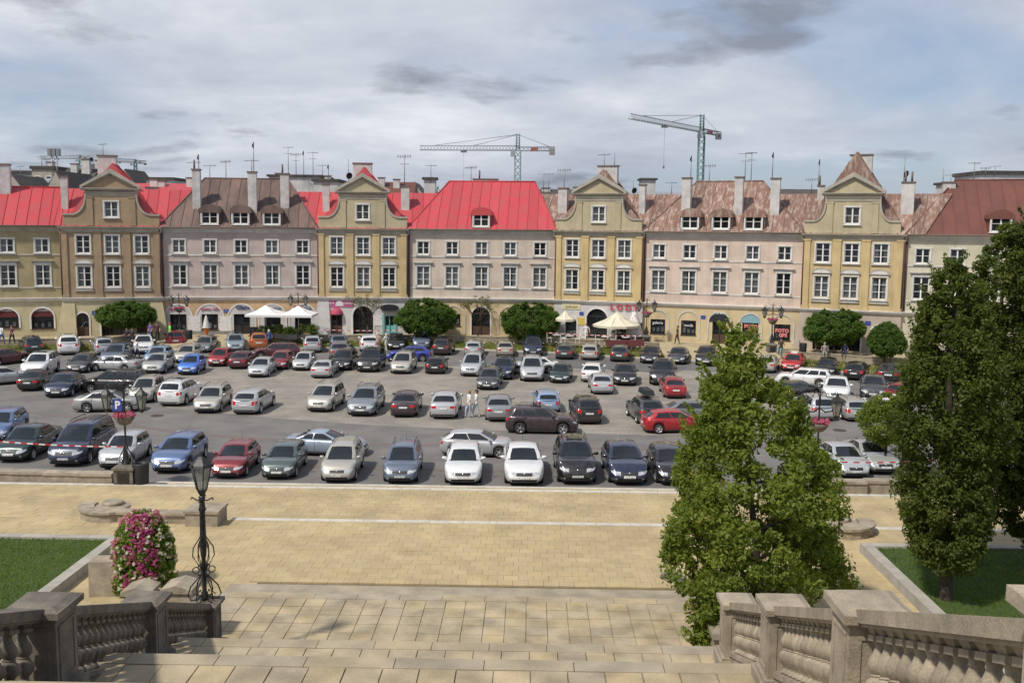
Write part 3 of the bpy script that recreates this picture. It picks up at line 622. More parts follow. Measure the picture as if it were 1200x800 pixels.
def shell(h, y=0):
    q = MB(); q.add([(0, y+.5, 0), (h.L, y+.5, 0), (h.L, y+.5, ZE-.1), (0, y+.5, ZE-.1)], [(0, 1, 2, 3)]); q.build('interior', M['dark'], h.t, fixn=False)  # one dark sheet behind all panes stands in for the unlit rooms
    for x in (0.001, h.L-.001): 
        q = MB(); q.add([(x, y, 0), (x, 12.4, 0), (x, 12.4, ZE), (x, y, ZE)], [(0, 1, 2, 3)]); q.build('side_wall', h.wm, h.t, fixn=False)
    q = MB(); q.add([(h.L, 12.4, 0), (0, 12.4, 0), (0, 12.4, ZE), (h.L, 12.4, ZE)], [(0, 1, 2, 3)]); q.build('rear_wall', h.wm, h.t, fixn=False)
def drainpipe(par, x, y, z0, z1, c='pipe'):
    q = MB(); q.tube([(x, y, z0), (x, y, z1)], .07, 6); q.build('downpipe', mat('downpipe_brown', (.09, .035, .03), .6), par)
def cornice(par, L, y, zb, prof, m, nm='cornice', x0=0, x1=None):
    """prof: list of (projection, z above zb)"""
    x1 = L if x1 is None else x1; q = MB(); pts = [(y+.02, zb+prof[0][1])]+[(y-p, zb+z) for p, z in prof]+[(y+.02, zb+prof[-1][1])]
    q.prism(pts, x0, x1, axis='x'); return q.build(nm, m, par)
EAVE = [(.03, -.42), (.06, -.40), (.10, -.28), (.12, -.26), (.14, -.14), (.30, -.02), (.38, .02), (.40, .10)]
BASEC = [(.03, -.14), (.10, -.12), (.14, .0), (.24, .06), (.28, .16), (.28, .2)]
def ground(h, wallm, y, ops, zt=ZC1-.1, plinth='stone_grey', ring=None):
    """ops: dict(px, w, zt, kind, arch, sign, zb)"""
    holes = []; 
    for o in ops: o['u'] = h.u(o['px'], 375, -y); holes.append((o['u'], o['w'], o.get('zb', ZG-.3), o['zt'], o.get('arch', 0)))
    wall(h.t, 'ground_wall', 0, h.L, ZG-.4, zt, holes, wallm, y)
    for o in ops:
        u, w_, z_, zb = o['u'], o['w'], o['zt'], o.get('zb', ZG); k = o['kind']; ar = o.get('arch', 0)
        fm = M.get(o.get('fm', 'wood'), M['wood'])
        if ar or k == 'panel': archring(h.t, u, w_, z_, zb if k != 'shop' else zb, ar or .001, ring or M['trimwhite'], .14, y) if ar else None
        if k == 'door':
            q = MB(); f = .09; q.box(u-w_/2, u-w_/2+f, y+.1, y+.2, zb, z_, 0); q.box(u+w_/2-f, u+w_/2, y+.1, y+.2, zb, z_, 0); q.box(u-w_/2, u+w_/2, y+.102, y+.2, zb+2.15, zb+2.27, 0); q.box(u-.03, u+.03, y+.09, y+.2, zb, zb+2.15, 0)
            for s_ in (-1, 1): q.box(u+s_*w_/4-w_/4+f, u+s_*w_/4+w_/4-.04, y+.13, y+.16, zb, zb+.9, 0)
            d = q.build('door', fm, h.t); q = MB(); q.add([(u-w_/2+.02, y+.15, zb), (u+w_/2-.02, y+.15, zb), (u+w_/2-.02, y+.15, z_), (u-w_/2+.02, y+.15, z_)], [(0, 1, 2, 3)]); q.build('pane', M['glass'], d)
        elif k == 'gate':
            q = MB(); n = 7
            for i in range(n+1): x = u-w_/2+w_*i/n; q.box(x-.02, x+.02, y+.3, y+.34, zb, min(z_, zb+2.2))
            for zz_ in (zb+.15, zb+1.1, zb+2.1): q.box(u-w_/2, u+w_/2, y+.295, y+.345, zz_, zz_+.05)
            q.build('gate', M['iron'], h.t)
        elif k in ('shop', 'window'):
            q = MB(); f = .07
            q.box(u-w_/2, u-w_/2+f, y+.08, y+.16, zb, z_); q.box(u+w_/2-f, u+w_/2, y+.08, y+.16, zb, z_); q.box(u-w_/2, u+w_/2, y+.082, y+.16, zb, zb+f); q.box(u-w_/2, u+w_/2, y+.082, y+.16, z_-f, z_); q.box(u-.02, u+.02, y+.085, y+.15, zb, z_) if o.get('mid') else None
            q.box(u-w_/2-.05, u+w_/2+.05, y-.08, y+.1, zb-.08, zb)
            d = q.build('shop_window', fm, h.t); q = MB(); q.add([(u-w_/2+.02, y+.12, zb), (u+w_/2-.02, y+.12, zb), (u+w_/2-.02, y+.12, z_), (u-w_/2+.02, y+.12, z_)], [(0, 1, 2, 3)]); q.build('pane', M['glass'], d)
            q = MB()
            for i in range(3):
                x = u-w_*.32+i*w_*.3; q.box(x-.14, x+.14, y+.3, y+.42, zb+.15, zb+.4+.35*rnd.random())
            q.build('display', M['curtain'], d)
    q = MB(); segs = [0]; 
    for a, b, *_ in sorted((hh[0]-hh[1]/2, hh[0]+hh[1]/2, hh) for hh in holes if hh[2] < ZG+.3): segs += [a-.02, b+.02]
    segs.append(h.L)
    if plinth:
        for i in range(0, len(segs), 2):
            if segs[i+1]-segs[i] > .1: q = MB(); q.box(segs[i], segs[i+1], y-.05, y+.02, ZG-.4, ZG+.42); q.build('plinth', M[plinth], h.t)
def sign(h, txt, px, py, size, m, y, nm='sign_lettering', bold=0):
    u, z = h.uz(px, py, -y); o = link(nm, text_mesh(txt, size, m, .015, bold), h.t, (u, y-.06, z)); return o
def board(h, px, py, wd, ht, m, y, nm='signboard', th=.05, bulge=0):
    u, z = h.uz(px, py, -y); q = MB(); q.box(u-wd/2, u+wd/2, y-th, y+.0, z-ht/2, z+ht/2); return q.build(nm, m, h.t)
TX = dict(pinkt=mat('lettering_magenta', (.5, .05, .16), .5), navy=mat('lettering_navy', (.03, .05, .14), .5), redt=mat('lettering_red', (.42, .07, .10), .5), whitet=mat('lettering_white', (.75, .75, .75), .5), neon=mat('lettering_pink', (.62, .20, .2), .5), dk=mat('lettering_dark', (.05, .03, .03), .6))
BD = dict(mag=mat('signboard_magenta', (.52, .12, .27), .5, var=0), blue=mat('signboard_blue', (.04, .07, .3), .5), white=mat('poster_white', (.7, .68, .66), .6, (.5, .45, .45), 6, lo=.55, hi=.6), yellow=mat('signboard_yellow', (.6, .45, .1), .5), maroon=mat('awning_maroon', (.11, .02, .02), .8), cream=mat('signboard_cream', (.62, .58, .38), .5), black=mat('signboard_black', (.02, .02, .025), .4))
def house_row(name, label, pxa, sa, pxb, sb, wm, gm, roof, wins, dorm=(), ops=(), ridge=(None, None), chims=(), eave='trimgrey', cut=True, plinth='stone_grey', cur=None, zr=None, rd=None):
    ZR, RD = zr or globals()['ZR'], rd or globals()['RD']
    h = House(name, label, 'house', pxa, sa, pxb, sb); h.wm = wm; L = h.L; t = h.t; shell(h)
    holes = []; us = [h.u(x, 290) for x in wins]
    for u in us:
        if .8 < u < L-.8 or 1: holes += [(u, 1.15, 9.02, 10.35, 0), (u, 1.26, 5.85, 7.85, 0)]
    wall(t, 'upper_wall', 0, L, ZC1-.1, ZE, holes, wm)
    for u in us: window(t, u, 8.95, 1.42, 1.5, 2, None, eave); window(t, u, 5.75, 1.55, 2.2, 3, 'flat', eave)
    cornice(t, L, 0, ZE, EAVE, M[eave]); cornice(t, L, 0, ZC1, BASEC, M['trimwhite'], 'belt_cornice'); cornice(t, L, 0, ZC1+1.15, [(.04, -.08), (.05, .04), (.0, .08)], M[eave], 'belt_course'); cornice(t, L, 0, 8.78, [(.04, -.07), (.05, .03), (.0, .07)], M[eave], 'belt_course')
    q = MB(); q.box(0.01, L-.01, -.012, .01, ZC1+.2, ZC1+1.06); q.build('frieze', wm, t)
    ground(h, gm, 0, ops, plinth=plinth)
    # roof
    u0, u1 = ridge; hipL, hipR = (u0 or 3.6), L-(u1 or 3.6); ye = -.42
    rt = roofslope(t, 'roof', (-.1, ye, ZE+.1), (L+.1, ye, ZE+.1), (hipR, RD, ZR), (hipL, RD, ZR), roof)
    for A, B, Cc, D in (((L+.1, ye, ZE+.1), (L+.1, 12.8, ZE+.1), (hipR, RD, ZR), (hipR, RD, ZR)), ((L+.1, 12.8, ZE+.1), (-.1, 12.8, ZE+.1), (hipL, RD, ZR), (hipR, RD, ZR)), ((-.1, 12.8, ZE+.1), (-.1, ye, ZE+.1), (hipL, RD, ZR), (hipL, RD, ZR))):
        q = MB(); q.add([A, B, Cc, D] if Cc != D else [A, B, Cc], [(0, 1, 2, 3) if Cc != D else (0, 1, 2)]); q.build('roof_slope', roof, rt, fixn=False)
    q = MB(); q.tube([(hipL, RD, ZR+.03), (hipR, RD, ZR+.03)], .09, 6); q.tube([(-.1, ye, ZE+.13), (hipL, RD, ZR+.03)], .08, 6); q.tube([(L+.1, ye, ZE+.13), (hipR, RD, ZR+.03)], .08, 6); q.build('ridge_cap', roof, rt)
    q = MB(); q.tube([(0, ye-.06, ZE+.10), (L, ye-.06, ZE+.10)], .08, 6); q.build('gutter', M['cap'], t)
    # low connecting roof behind the gables is added by the gable houses
    for x in dorm: dormer(rt, h.u(x, 256, 0), ZE+.34, wm, roof)
    for px, pyt, wx, v, pots in chims:
        # top height from pixel at depth v
        uu, zt = h.uz(px, pyt, -v); zs = ZE+.1+(ZR-ZE-.1)*(v+.42)/(RD+.42) if v < RD else ZR-1; chimney(rt, uu, v, min(zs, ZR)-.8, zt, wx, .9, pots)
    drainpipe(t, .15, -.12, ZC1+.3, ZE); return h
def gable_house(name, label, pxa, sa, pxb, sb, wm, am, gm, roof, roof2, wins, att, pil, trim, ops=(), chims=(), plinth=None, apx=None, ztop=17.1, cur=None, peak=None, butt=(-1, 1)):
    h = House(name, label, 'house', pxa, sa, pxb, sb); h.wm = wm; L = h.L; t = h.t; y = -.35; shell(h, y); h.y = y
    holes = []; us = [h.u(x, 290, -y) for x in wins]
    for u in us: holes += [(u, 1.2, 8.95, 10.7, 0), (u, 1.2, 5.75, 7.6, 0)]
    wall(t, 'upper_wall', 0, L, ZC1-.1, ZE, holes, wm, y)
    for u in us: window(t, u, 8.87, 1.5, 1.95, 3, None, trim, y); window(t, u, 5.62, 1.5, 2.2, 3, 'curve', trim, y)
    for u in [.35, (us[0]+us[1])/2, (us[1]+us[2])/2, L-.35]:
        w_ = .68 if 1 < u < L-1 else .6; q = MB(); q.box(u-w_/2, u+w_/2, y-.12, y+.02, ZC1+.5, ZE-.55); q.box(u-w_/2-.05, u+w_/2+.05, y-.16, y+.02, ZE-.55, ZE-.4); q.box(u-w_/2-.05, u+w_/2+.05, y-.16, y+.02, ZC1+.22, ZC1+.5); q.build('pilaster', pil, t)
    E2 = [(p, z*1.15) for p, z in EAVE]; cornice(t, L, y, ZE, E2, M[trim], x0=-.15, x1=L+.15); cornice(t, L, y, ZC1, BASEC, M['trimwhite'], 'belt_cornice', -.1, L+.1)
    ground(h, gm, y, ops, plinth=plinth)
    for s_ in butt:
        q = MB(); x = 0 if s_ < 0 else L; q.prism([(x, ZC1-.15), (x-s_*1.1, ZC1-.15), (x-s_*1.3, ZG-.3), (x+s_*.55, ZG-.3)], y-.42, y-.01); q.v = [(a_, b_+(.38*(c_-ZG)/(ZC1-ZG) if b_ < y-.2 else 0), c_) for a_, b_, c_ in q.v]; q.build('buttress', gm, t)
    # attic gable with volutes and pediment
    c = h.u(att, 250, -y); zA = ZE+.12; hw = 2.25; zb2 = 15.05; half = min(c, L-c); prof = [(-half+.05, zA), (-half+.05, zA+1.05), (-half+.85, zA+1.05)]
    ex = half-.85-hw; ez = zb2-.5-(zA+1.05); cur_ = [(-half+.85+ex*math.sin(PI/2*i/10), zA+1.05+ez*(1-math.cos(PI/2*i/10))) for i in range(1, 11)]
    prof += cur_+[(-hw, zb2)]; full = [(c+a, b) for a, b in prof]+[(c-a, b) for a, b in prof[::-1]]
    # wall of the attic built in slices so that the window is a real hole
    q = MB(); wz0, wz1, wh = 12.45, 14.0, .62
    xs = sorted({p[0] for p in full}|{c-wh, c+wh, c}); 
    def top(x):
        x = abs(x-c)
        if x <= hw+1e-6: return zb2
        for (a, b), (a2, b2) in zip(prof, prof[1:]):
            if a-1e-6 <= -x <= a2+1e-6 and a2 > a: return b+(b2-b)*(-x-a)/(a2-a)
        return prof[1][1]
    for a, b in zip(xs, xs[1:]):
        ta, tb = top(a+1e-5), top(b-1e-5)
        for z0_, z1a, z1b in (((zA, wz0, wz0), (wz1, ta, tb)) if abs((a+b)/2-c) < wh else ((zA, ta, tb),)):
            q.add([(a, y, z0_), (b, y, z0_), (b, y, z1b), (a, y, z1a)], [(0, 1, 2, 3)])
        q.add([(a, y, ta), (b, y, tb), (b, y+.45, tb), (a, y+.45, ta)], [(0, 1, 2, 3)]); q.add([(a, y+.45, zA), (b, y+.45, zA), (b, y+.45, tb), (a, y+.45, ta)], [(3, 2, 1, 0)])
    for x in (full[0][0], full[-1][0]): q.add([(x, y, zA), (x, y+.45, zA), (x, y+.45, zA+1.05), (x, y, zA+1.05)], [(0, 1, 2, 3)])
    ag = q.build('attic_gable', am, t, fixn=False)
    window(ag, c, wz0-.06, 1.5, 1.7, 2, None, trim, y)
    for s_ in (-1, 1):
        q = MB()   # coping along the volutes
        pts = [(-half+.0, zA+1.05), (-half+.85, zA+1.05)]+cur_+[(-hw, zb2)]; 
        for (a, b), (a2, b2) in zip(pts, pts[1:]):
            d = math.hypot(a2-a, b2-b); nx, nz = -(b2-b)/d*.16, (a2-a)/d*.16; P_ = [(c-s_*a*-1 if 0 else c+s_*(-a)*-1, b), (c+s_*a2, b2), (c+s_*(a2-nx*0)+s_*nx, b2+nz), (c+s_*a+s_*nx, b+nz)]
            q.prism(P_, y-.10, y+.5)
        q.build('coping', M[trim], ag)
    for x in (c-hw+.3, c+hw-.3): q = MB(); q.box(x-.28, x+.28, y-.09, y+.02, zA+.05, zb2-.75); q.box(x-.33, x+.33, y-.12, y+.02, zb2-.75, zb2-.6); q.build('pilaster', am, ag)
    cornice(ag, 0, y, zb2-.25, [(.05, -.3), (.08, -.1), (.16, 0), (.2, .1)], M[trim], 'attic_cornice', c-hw-.08, c+hw+.08)
    cornice(ag, 0, y, zb2, [(.12, -.05), (.22, .04), (.3, .14), (.3, .2)], M[trim], 'pediment_base', c-hw-.45, c+hw+.45)
    q = MB(); q.prism([(c-hw-.2, zb2+.2), (c+hw+.2, zb2+.2), (c, ztop-.3)], y+.02, y+.45); q.build('pediment', am, ag)
    q = MB(); e = hw+.5
    for s_ in (-1, 1): q.prism([(c+s_*e, zb2+.15), (c+s_*e, zb2+.40), (c, ztop), (c, ztop-.42)], y-.28+(.003 if s_ > 0 else 0), y+.45); q.prism([(c+s_*(e-.5), zb2+.22), (c+s_*(e-.5), zb2+.34), (c, ztop-.42), (c, ztop-.56)], y-.12, y+.4)
    q.build('raking_cornice', M[trim], ag)
    # roofs: long roof parallel to the street and a cross roof behind the gable
    r2 = RD-1.5; ye = -.42
    rt = roofslope(t, 'roof', (-1.6, ye, ZE+.12), (L+1.6, ye, ZE+.12), (L+3.6, r2, ZR2), (-3.6, r2, ZR2), roof2 if roof2 else roof)
    q = MB(); q.add([(-3.6, r2, ZR2), (L+3.6, r2, ZR2), (L+3.6, 12, ZE+.1), (-3.6, 12, ZE+.1)], [(0, 1, 2, 3)]); q.build('roof_slope', roof, rt, fixn=False)
    pk = peak or ztop+.75; y2 = y+.46
    for s_ in (-1, 1): roofslope(rt, 'x', (c+s_*(hw+1.9), y2, 12.4), (c+s_*(hw+1.9), 8, 12.4), (c, 5.0, pk), (c, y2+1.0, pk), roof, .9)
    q = MB(); q.add([(c-(hw+1.9), y2, 12.4), (c+hw+1.9, y2, 12.4), (c, y2+1.0, pk)], [(0, 1, 2)]); q.build('roof_slope', roof, rt, fixn=False)
    for px, pyt, wx, v, pots in chims:
        uu, zt = h.uz(px, pyt, -v); chimney(rt, uu, v, ZR2-2.2, zt, wx, .9, pots)
    drainpipe(t, .06, y-.1, ZC1+.3, ZE); drainpipe(t, L-.06, y-.1, ZC1+.3, ZE); return h
M['teal'] = mat('teal_paint', (.16, .42, .42), .5)
h0 = house_row('corner_house', 'olive yellow house with red roof at the left edge of the row', -120, 12.6, 73, 12.05, W['olive'], W['pale'], R['red'], [-75, -33, 8, 49], (), [
 dict(px=-62, w=2.0, zt=3.5, zb=ZG+.1, kind='shop', arch=1), dict(px=8, w=2.1, zt=3.62, zb=ZG+.9, kind='shop', arch=.9, fm='wood'), dict(px=50, w=2.0, zt=3.62, zb=ZG+.75, kind='shop', arch=.9)], (2.0, .01), [(75, 206, .62, 2.2, 0), (3, 192, 1.3, 4.2, 0)], 'trimolive', plinth=None, zr=15.35, rd=4.75)
for px, tx in ((8, 'ODZIEZ'), (50, 'COWORKIT')): 
    u, z = h0.uz(px, 362, 0); q = MB(); r = .98; pts = [(u-r, 2.8)]+[(u-r*math.cos(PI*i/10), 2.8+.8*math.sin(PI*i/10)) for i in range(11)]+[(u+r, 2.8)]; q.prism(pts, .05, .07); q.build('awning', BD['maroon'], h0.t); sign(h0, tx, px, 363.5, .3, TX['whitet'], .08)
g1 = gable_house('gabled_house', 'tan gabled house with red roof and pale yellow ground floor on the left', 73, 12.05, 190, 11.8, W['tan'], W['tan'], W['pale'], R['red'], R['red'], [97.5, 131.5, 166], 130.5, W['tan'], 'trimolive', [
 dict(px=97, w=1.15, zt=3.15, kind='door', arch=1), dict(px=134.5, w=2.5, zt=3.75, kind='gate', arch=1), dict(px=166, w=.95, zt=2.3, kind='door')], [(125.5, 182, 1.75, 3.6, 0), (178, 219, 1.2, 7.5, 0)], peak=17.7)
sign(g1, '1', 111, 366.5, .3, TX['whitet'], g1.y-.04); board(g1, 111, 366.5, .5, .4, BD['blue'], g1.y)
h1 = house_row('row_house', 'pink grey house with rusty roof, three dormers and orange arcade left of centre', 190, 11.8, 373, 11.55, W['pinkgrey'], W['orange'], R['rust'], [209.7, 246, 282.3, 318.5, 354.5], (246, 282, 318.5), [
 dict(px=209, w=1.6, zt=2.9, zb=ZG+.45, kind='shop', mid=1), dict(px=246, w=1.6, zt=2.9, zb=ZG+.45, kind='shop'), dict(px=283.5, w=1.6, zt=2.9, kind='door', fm='iron'), dict(px=319.5, w=1.7, zt=2.9, zb=ZG+.2, kind='shop'), dict(px=355, w=1.7, zt=2.9, zb=ZG+.2, kind='shop')],
 (3.4, 3.3), [(230, 198, .75, 2.4, 1), (295.5, 201, .85, 2.0, 0), (333.5, 203, .85, 2.6, 1), (382, 215, .7, 2.2, 0)])
for px in (209, 246, 283.5, 319.5, 355):   # white arched shop fronts
    u = h1.u(px, 375); q = MB(); r = 1.3
    I = [(u-r, 2.9)]+[(u-r*math.cos(PI*i/12), 2.55+1.27*math.sin(PI*i/12)) for i in range(13)]+[(u+r, 2.9)]; q.prism([(a, max(b, 2.902)) for a, b in I], -.02, .0); 
    for s_ in (-1, 1): q.box(*sorted((u+s_*.80, u+s_*1.3)), -.02, .0, ZG+.42, 2.9)
    q.build('shop_front', W['white'], h1.t); archring(h1.t, u, 2.6, 3.84, ZG+.42, 1, M['trimwhite'], .13, -.002)
for px in (228, 264.5): board(h1, px, 379, 1.15, 1.5, BD['white'], -.01, 'poster')
sign(h1, 'gelateria', 208, 361.5, .42, TX['pinkt'], -.03, bold=.006); sign(h1, 'gelato cafe', 246, 361.5, .40, TX['pinkt'], -.03, bold=.006); sign(h1, 'Glam', 284, 360, .62, TX['navy'], -.03, bold=.012)
sign(h1, 'PIEKARNIA', 319.5, 361, .34, TX['navy'], -.03); sign(h1, 'CUKIERNIA', 355, 361, .34, TX['navy'], -.03); board(h1, 265, 364, .42, .32, BD['blue'], 0, 'house_number'); sign(h1, '2', 265, 364, .26, TX['whitet'], 0)
g2 = gable_house('gabled_house', 'ochre gabled house with red roof above whitewashed ground floor and pink sign', 373, 11.55, 478, 11.5, W['ochre'], W['oliveg'], W['white'], R['red'], R['red'], [394.7, 425.6, 455.7], 425, W['ochre'], 'trimolive', [
 dict(px=394.5, w=1.15, zt=2.95, kind='door'), dict(px=425.5, w=2.05, zt=3.75, kind='gate', arch=1), dict(px=456.5, w=1.0, zt=2.75, kind='door', fm='teal')], [(425, 191, 1.9, 3.6, 0), (475, 218, .85, 2.6, 0)], peak=17.75, butt=(-1,))
u, z = g2.uz(397, 355, .35); board(g2, 397.5, 355.5, 2.9, .75, BD['mag'], g2.y); q = MB(); q.prism([(u+.08+.42*math.cos(PI*i/6)*(1 if i < 7 else 1), z-.3+.62*math.sin(PI*i/6)) for i in range(7)], g2.y-.08, g2.y-.05); q.build('emblem', BD['white'], g2.t)
sign(g2, 'LODY', 387, 355.5, .34, TX['whitet'], g2.y-.03); sign(g2, 'KAWA', 408.5, 355.5, .34, TX['whitet'], g2.y-.03)
u, z = g2.uz(394.5, 364, .35); q = MB(); q.grid([[(u+.66*math.cos(PI*i/8)*math.sin(PI/2*j/5), g2.y-.6*math.sin(PI/2*j/5)*math.sin(PI*i/8)*1.0, z-.35+.68*math.cos(PI/2*j/5)) for i in range(9)] for j in range(6)]); q.build('awning', mat('awning_red', (.42, .06, .11), .7), g2.t)
u = g2.u(456.5, 375, .35); q = MB(); q.prism([(u-.95, 3.55)]+[(u-.95*math.cos(PI*i/8), 3.62+.32*math.sin(PI*i/8)) for i in range(9)]+[(u+.95, 3.55), (u+.6, 3.3), (u-.6, 3.3)], g2.y-.35, g2.y); q.build('hood', BD['black'], g2.t)
for s_ in (-1, 1): q = MB(); q.box(*sorted((u+s_*.52, u+s_*.74)), g2.y-.06, g2.y, ZG, 2.9); q.build('door_frame', M['teal'], g2.t)
board(g2, 443, 376, .85, .95, BD['white'], g2.y, 'poster')
h2 = house_row('row_house', 'beige house under the broad bright red hipped roof at the centre', 478, 11.5, 651, 11.6, W['beige'], W['peach'], R['red'], [496, 529.8, 564.3, 598, 632.8], (564,), [
 dict(px=496, w=1.7, zt=3.0, zb=ZG+1.1, kind='shop'), dict(px=531, w=1.5, zt=3.0, zb=ZG+.95, kind='shop'), dict(px=563.5, w=1.9, zt=3.75, kind='door', arch=1, fm='wood'), dict(px=598, w=1.5, zt=3.0, zb=ZG+.95, kind='shop'), dict(px=633, w=1.5, zt=3.0, zb=ZG+.95, kind='shop')],
 (3.5, 2.4), [(569, 209.5, 2.6, 7.2, 1)], plinth=None)
for px in (496, 531, 598, 633): archring(h2.t, h2.u(px, 375), 2.3, 3.75, ZG+.1, 1, W['beige'], .14)
g3 = gable_house('gabled_house', 'golden gabled house with LODY letters on its white ground floor', 651, 11.6, 753.5, 11.9, W['gold'], W['oliveg'], W['white'], R['patch'], R['patch'], [670.8, 701.2, 731.8], 701.6, W['gold'], 'trimolive', [
 dict(px=669, w=1.2, zt=3.0, zb=ZG+.1, kind='shop', arch=1), dict(px=699.5, w=2.15, zt=3.85, kind='door', arch=1, fm='iron'), dict(px=731, w=1.3, zt=3.0, zb=ZG+.1, kind='shop', arch=1), dict(px=748, w=.8, zt=2.6, zb=ZG+.3, kind='shop')], [(713, 194, 2.0, 3.6, 0), (660.5, 220, .9, 2.4, 0), (753.5, 216, .6, 2.4, 0)], peak=17.6, butt=())
sign(g3, 'L O D Y', 731.5, 360.3, .80, TX['redt'], g3.y-.08, bold=.028); board(g3, 731.5, 360, 3.1, .62, mat('signboard_pale_pink', (.5, .38, .38), .6), g3.y, th=.03); board(g3, 669.5, 358.8, 1.9, .6, BD['cream'], g3.y); sign(g3, 'CAFE BAR', 669.5, 359, .3, mat('lettering_gold', (.5, .35, .1), .5), g3.y-.05)
board(g3, 682, 376.5, 1.0, .75, BD['yellow'], g3.y, 'menu_board'); board(g3, 681.5, 367.2, .42, .34, BD['blue'], g3.y, 'house_number')
h3 = house_row('row_house', 'peach pink house with peeling roof, three dormers and orange arcade right of centre', 753.5, 11.9, 940, 12.55, W['pink'], W['peach'], R['patch'], [772.6, 808.3, 844.8, 882.3, 919.8], (809, 845.3, 883.3), [
 dict(px=771, w=1.45, zt=3.0, zb=ZG+.75, kind='shop', fm='black'), dict(px=807, w=1.45, zt=3.0, zb=ZG+.75, kind='shop', fm='black'), dict(px=843, w=1.3, zt=3.0, kind='door', fm='wood'), dict(px=879.5, w=1.5, zt=3.0, zb=ZG+.65, kind='shop', fm='black'), dict(px=917, w=1.5, zt=3.0, zb=ZG+.65, kind='shop', fm='black')],
 (4.0, 4.5), [(805.5, 208, .85, 2.2, 0), (867, 207, .78, 2.2, 0), (909.5, 208.5, .85, 2.2, 0), (962.5, 217, .6, 4.2, 1)], plinth=None)
for px in (771, 807, 843, 879.5, 917): archring(h3.t, h3.u(px, 375), 2.0, 3.85, ZG+.3, 1, M['trimgrey'], .13)
q = MB(); u = h3.u(843, 375); q.prism([(u-.98*math.cos(PI*i/12), 3.02+.8*math.sin(PI*i/12)) for i in range(13)], -.08, .0); q.build('signboard', BD['black'], h3.t); sign(h3, 'Mirella', 843.5, 366.5, .42, TX['whitet'], -.06)
u = h3.u(879.5, 375); q = MB(); q.prism([(u-.9*math.cos(PI*i/12), 3.02+.75*math.sin(PI*i/12)) for i in range(13)], -.04, .0); q.build('signboard', mat('signboard_teal_blue', (.2, .36, .42), .6), h3.t)
for px, dy in ((881, 0), (917.5, 5)): sign(h3, 'FOTO', px-1, 382.5+dy, .46, TX['neon'], .06, bold=.03); sign(h3, 'GPS', px, 387.8+dy, .44, TX['neon'], .06, bold=.03)
sign(h3, 'galeria', 771, 378, .4, TX['whitet'], .08); sign(h3, 'moda', 807, 381, .4, TX['whitet'], .08); sign(h3, 'LODY', 847.5, 382, .28, TX['neon'], .0)
board(h3, 824, 371.5, .45, .34, BD['blue'], 0, 'house_number')
g4 = gable_house('gabled_house', 'yellow gabled house with taupe ground floor on the right behind the clipped tree', 940, 12.55, 1058.5, 13.05, W['ochre'], W['oliveg'], W['taupe'], R['patch'], R['patch'], [964.5, 998.3, 1032.7], 999, W['gold'], 'trimolive', [
 dict(px=958.5, w=.9, zt=2.9, kind='door'), dict(px=991, w=2.7, zt=3.8, kind='gate', arch=.8), dict(px=1030, w=1.3, zt=3.3, kind='door', arch=1)], [(1010, 181, 1.95, 3.8, 0), (1065, 213, 1.1, 2.5, 2)], peak=19.0, butt=(-1,))
board(g4, 1017, 378.5, .5, .36, BD['blue'], g4.y, 'house_number')
h4 = house_row('corner_house', 'cream house with dark brown roof at the right edge, half behind the tall trees', 1058.5, 13.05, 1275, 13.7, W['cream'], W['cream'], R['brown'], [1082, 1122.7, 1164, 1206, 1250], (1173,), [
 dict(px=1085, w=1.3, zt=3.0, kind='door'), dict(px=1125, w=1.5, zt=3.0, zb=ZG+.8, kind='shop'), dict(px=1170, w=1.5, zt=3.0, zb=ZG+.8, kind='shop')], (4.6, 3.5), [(1112, 213, 1.1, 5.6, 0)])
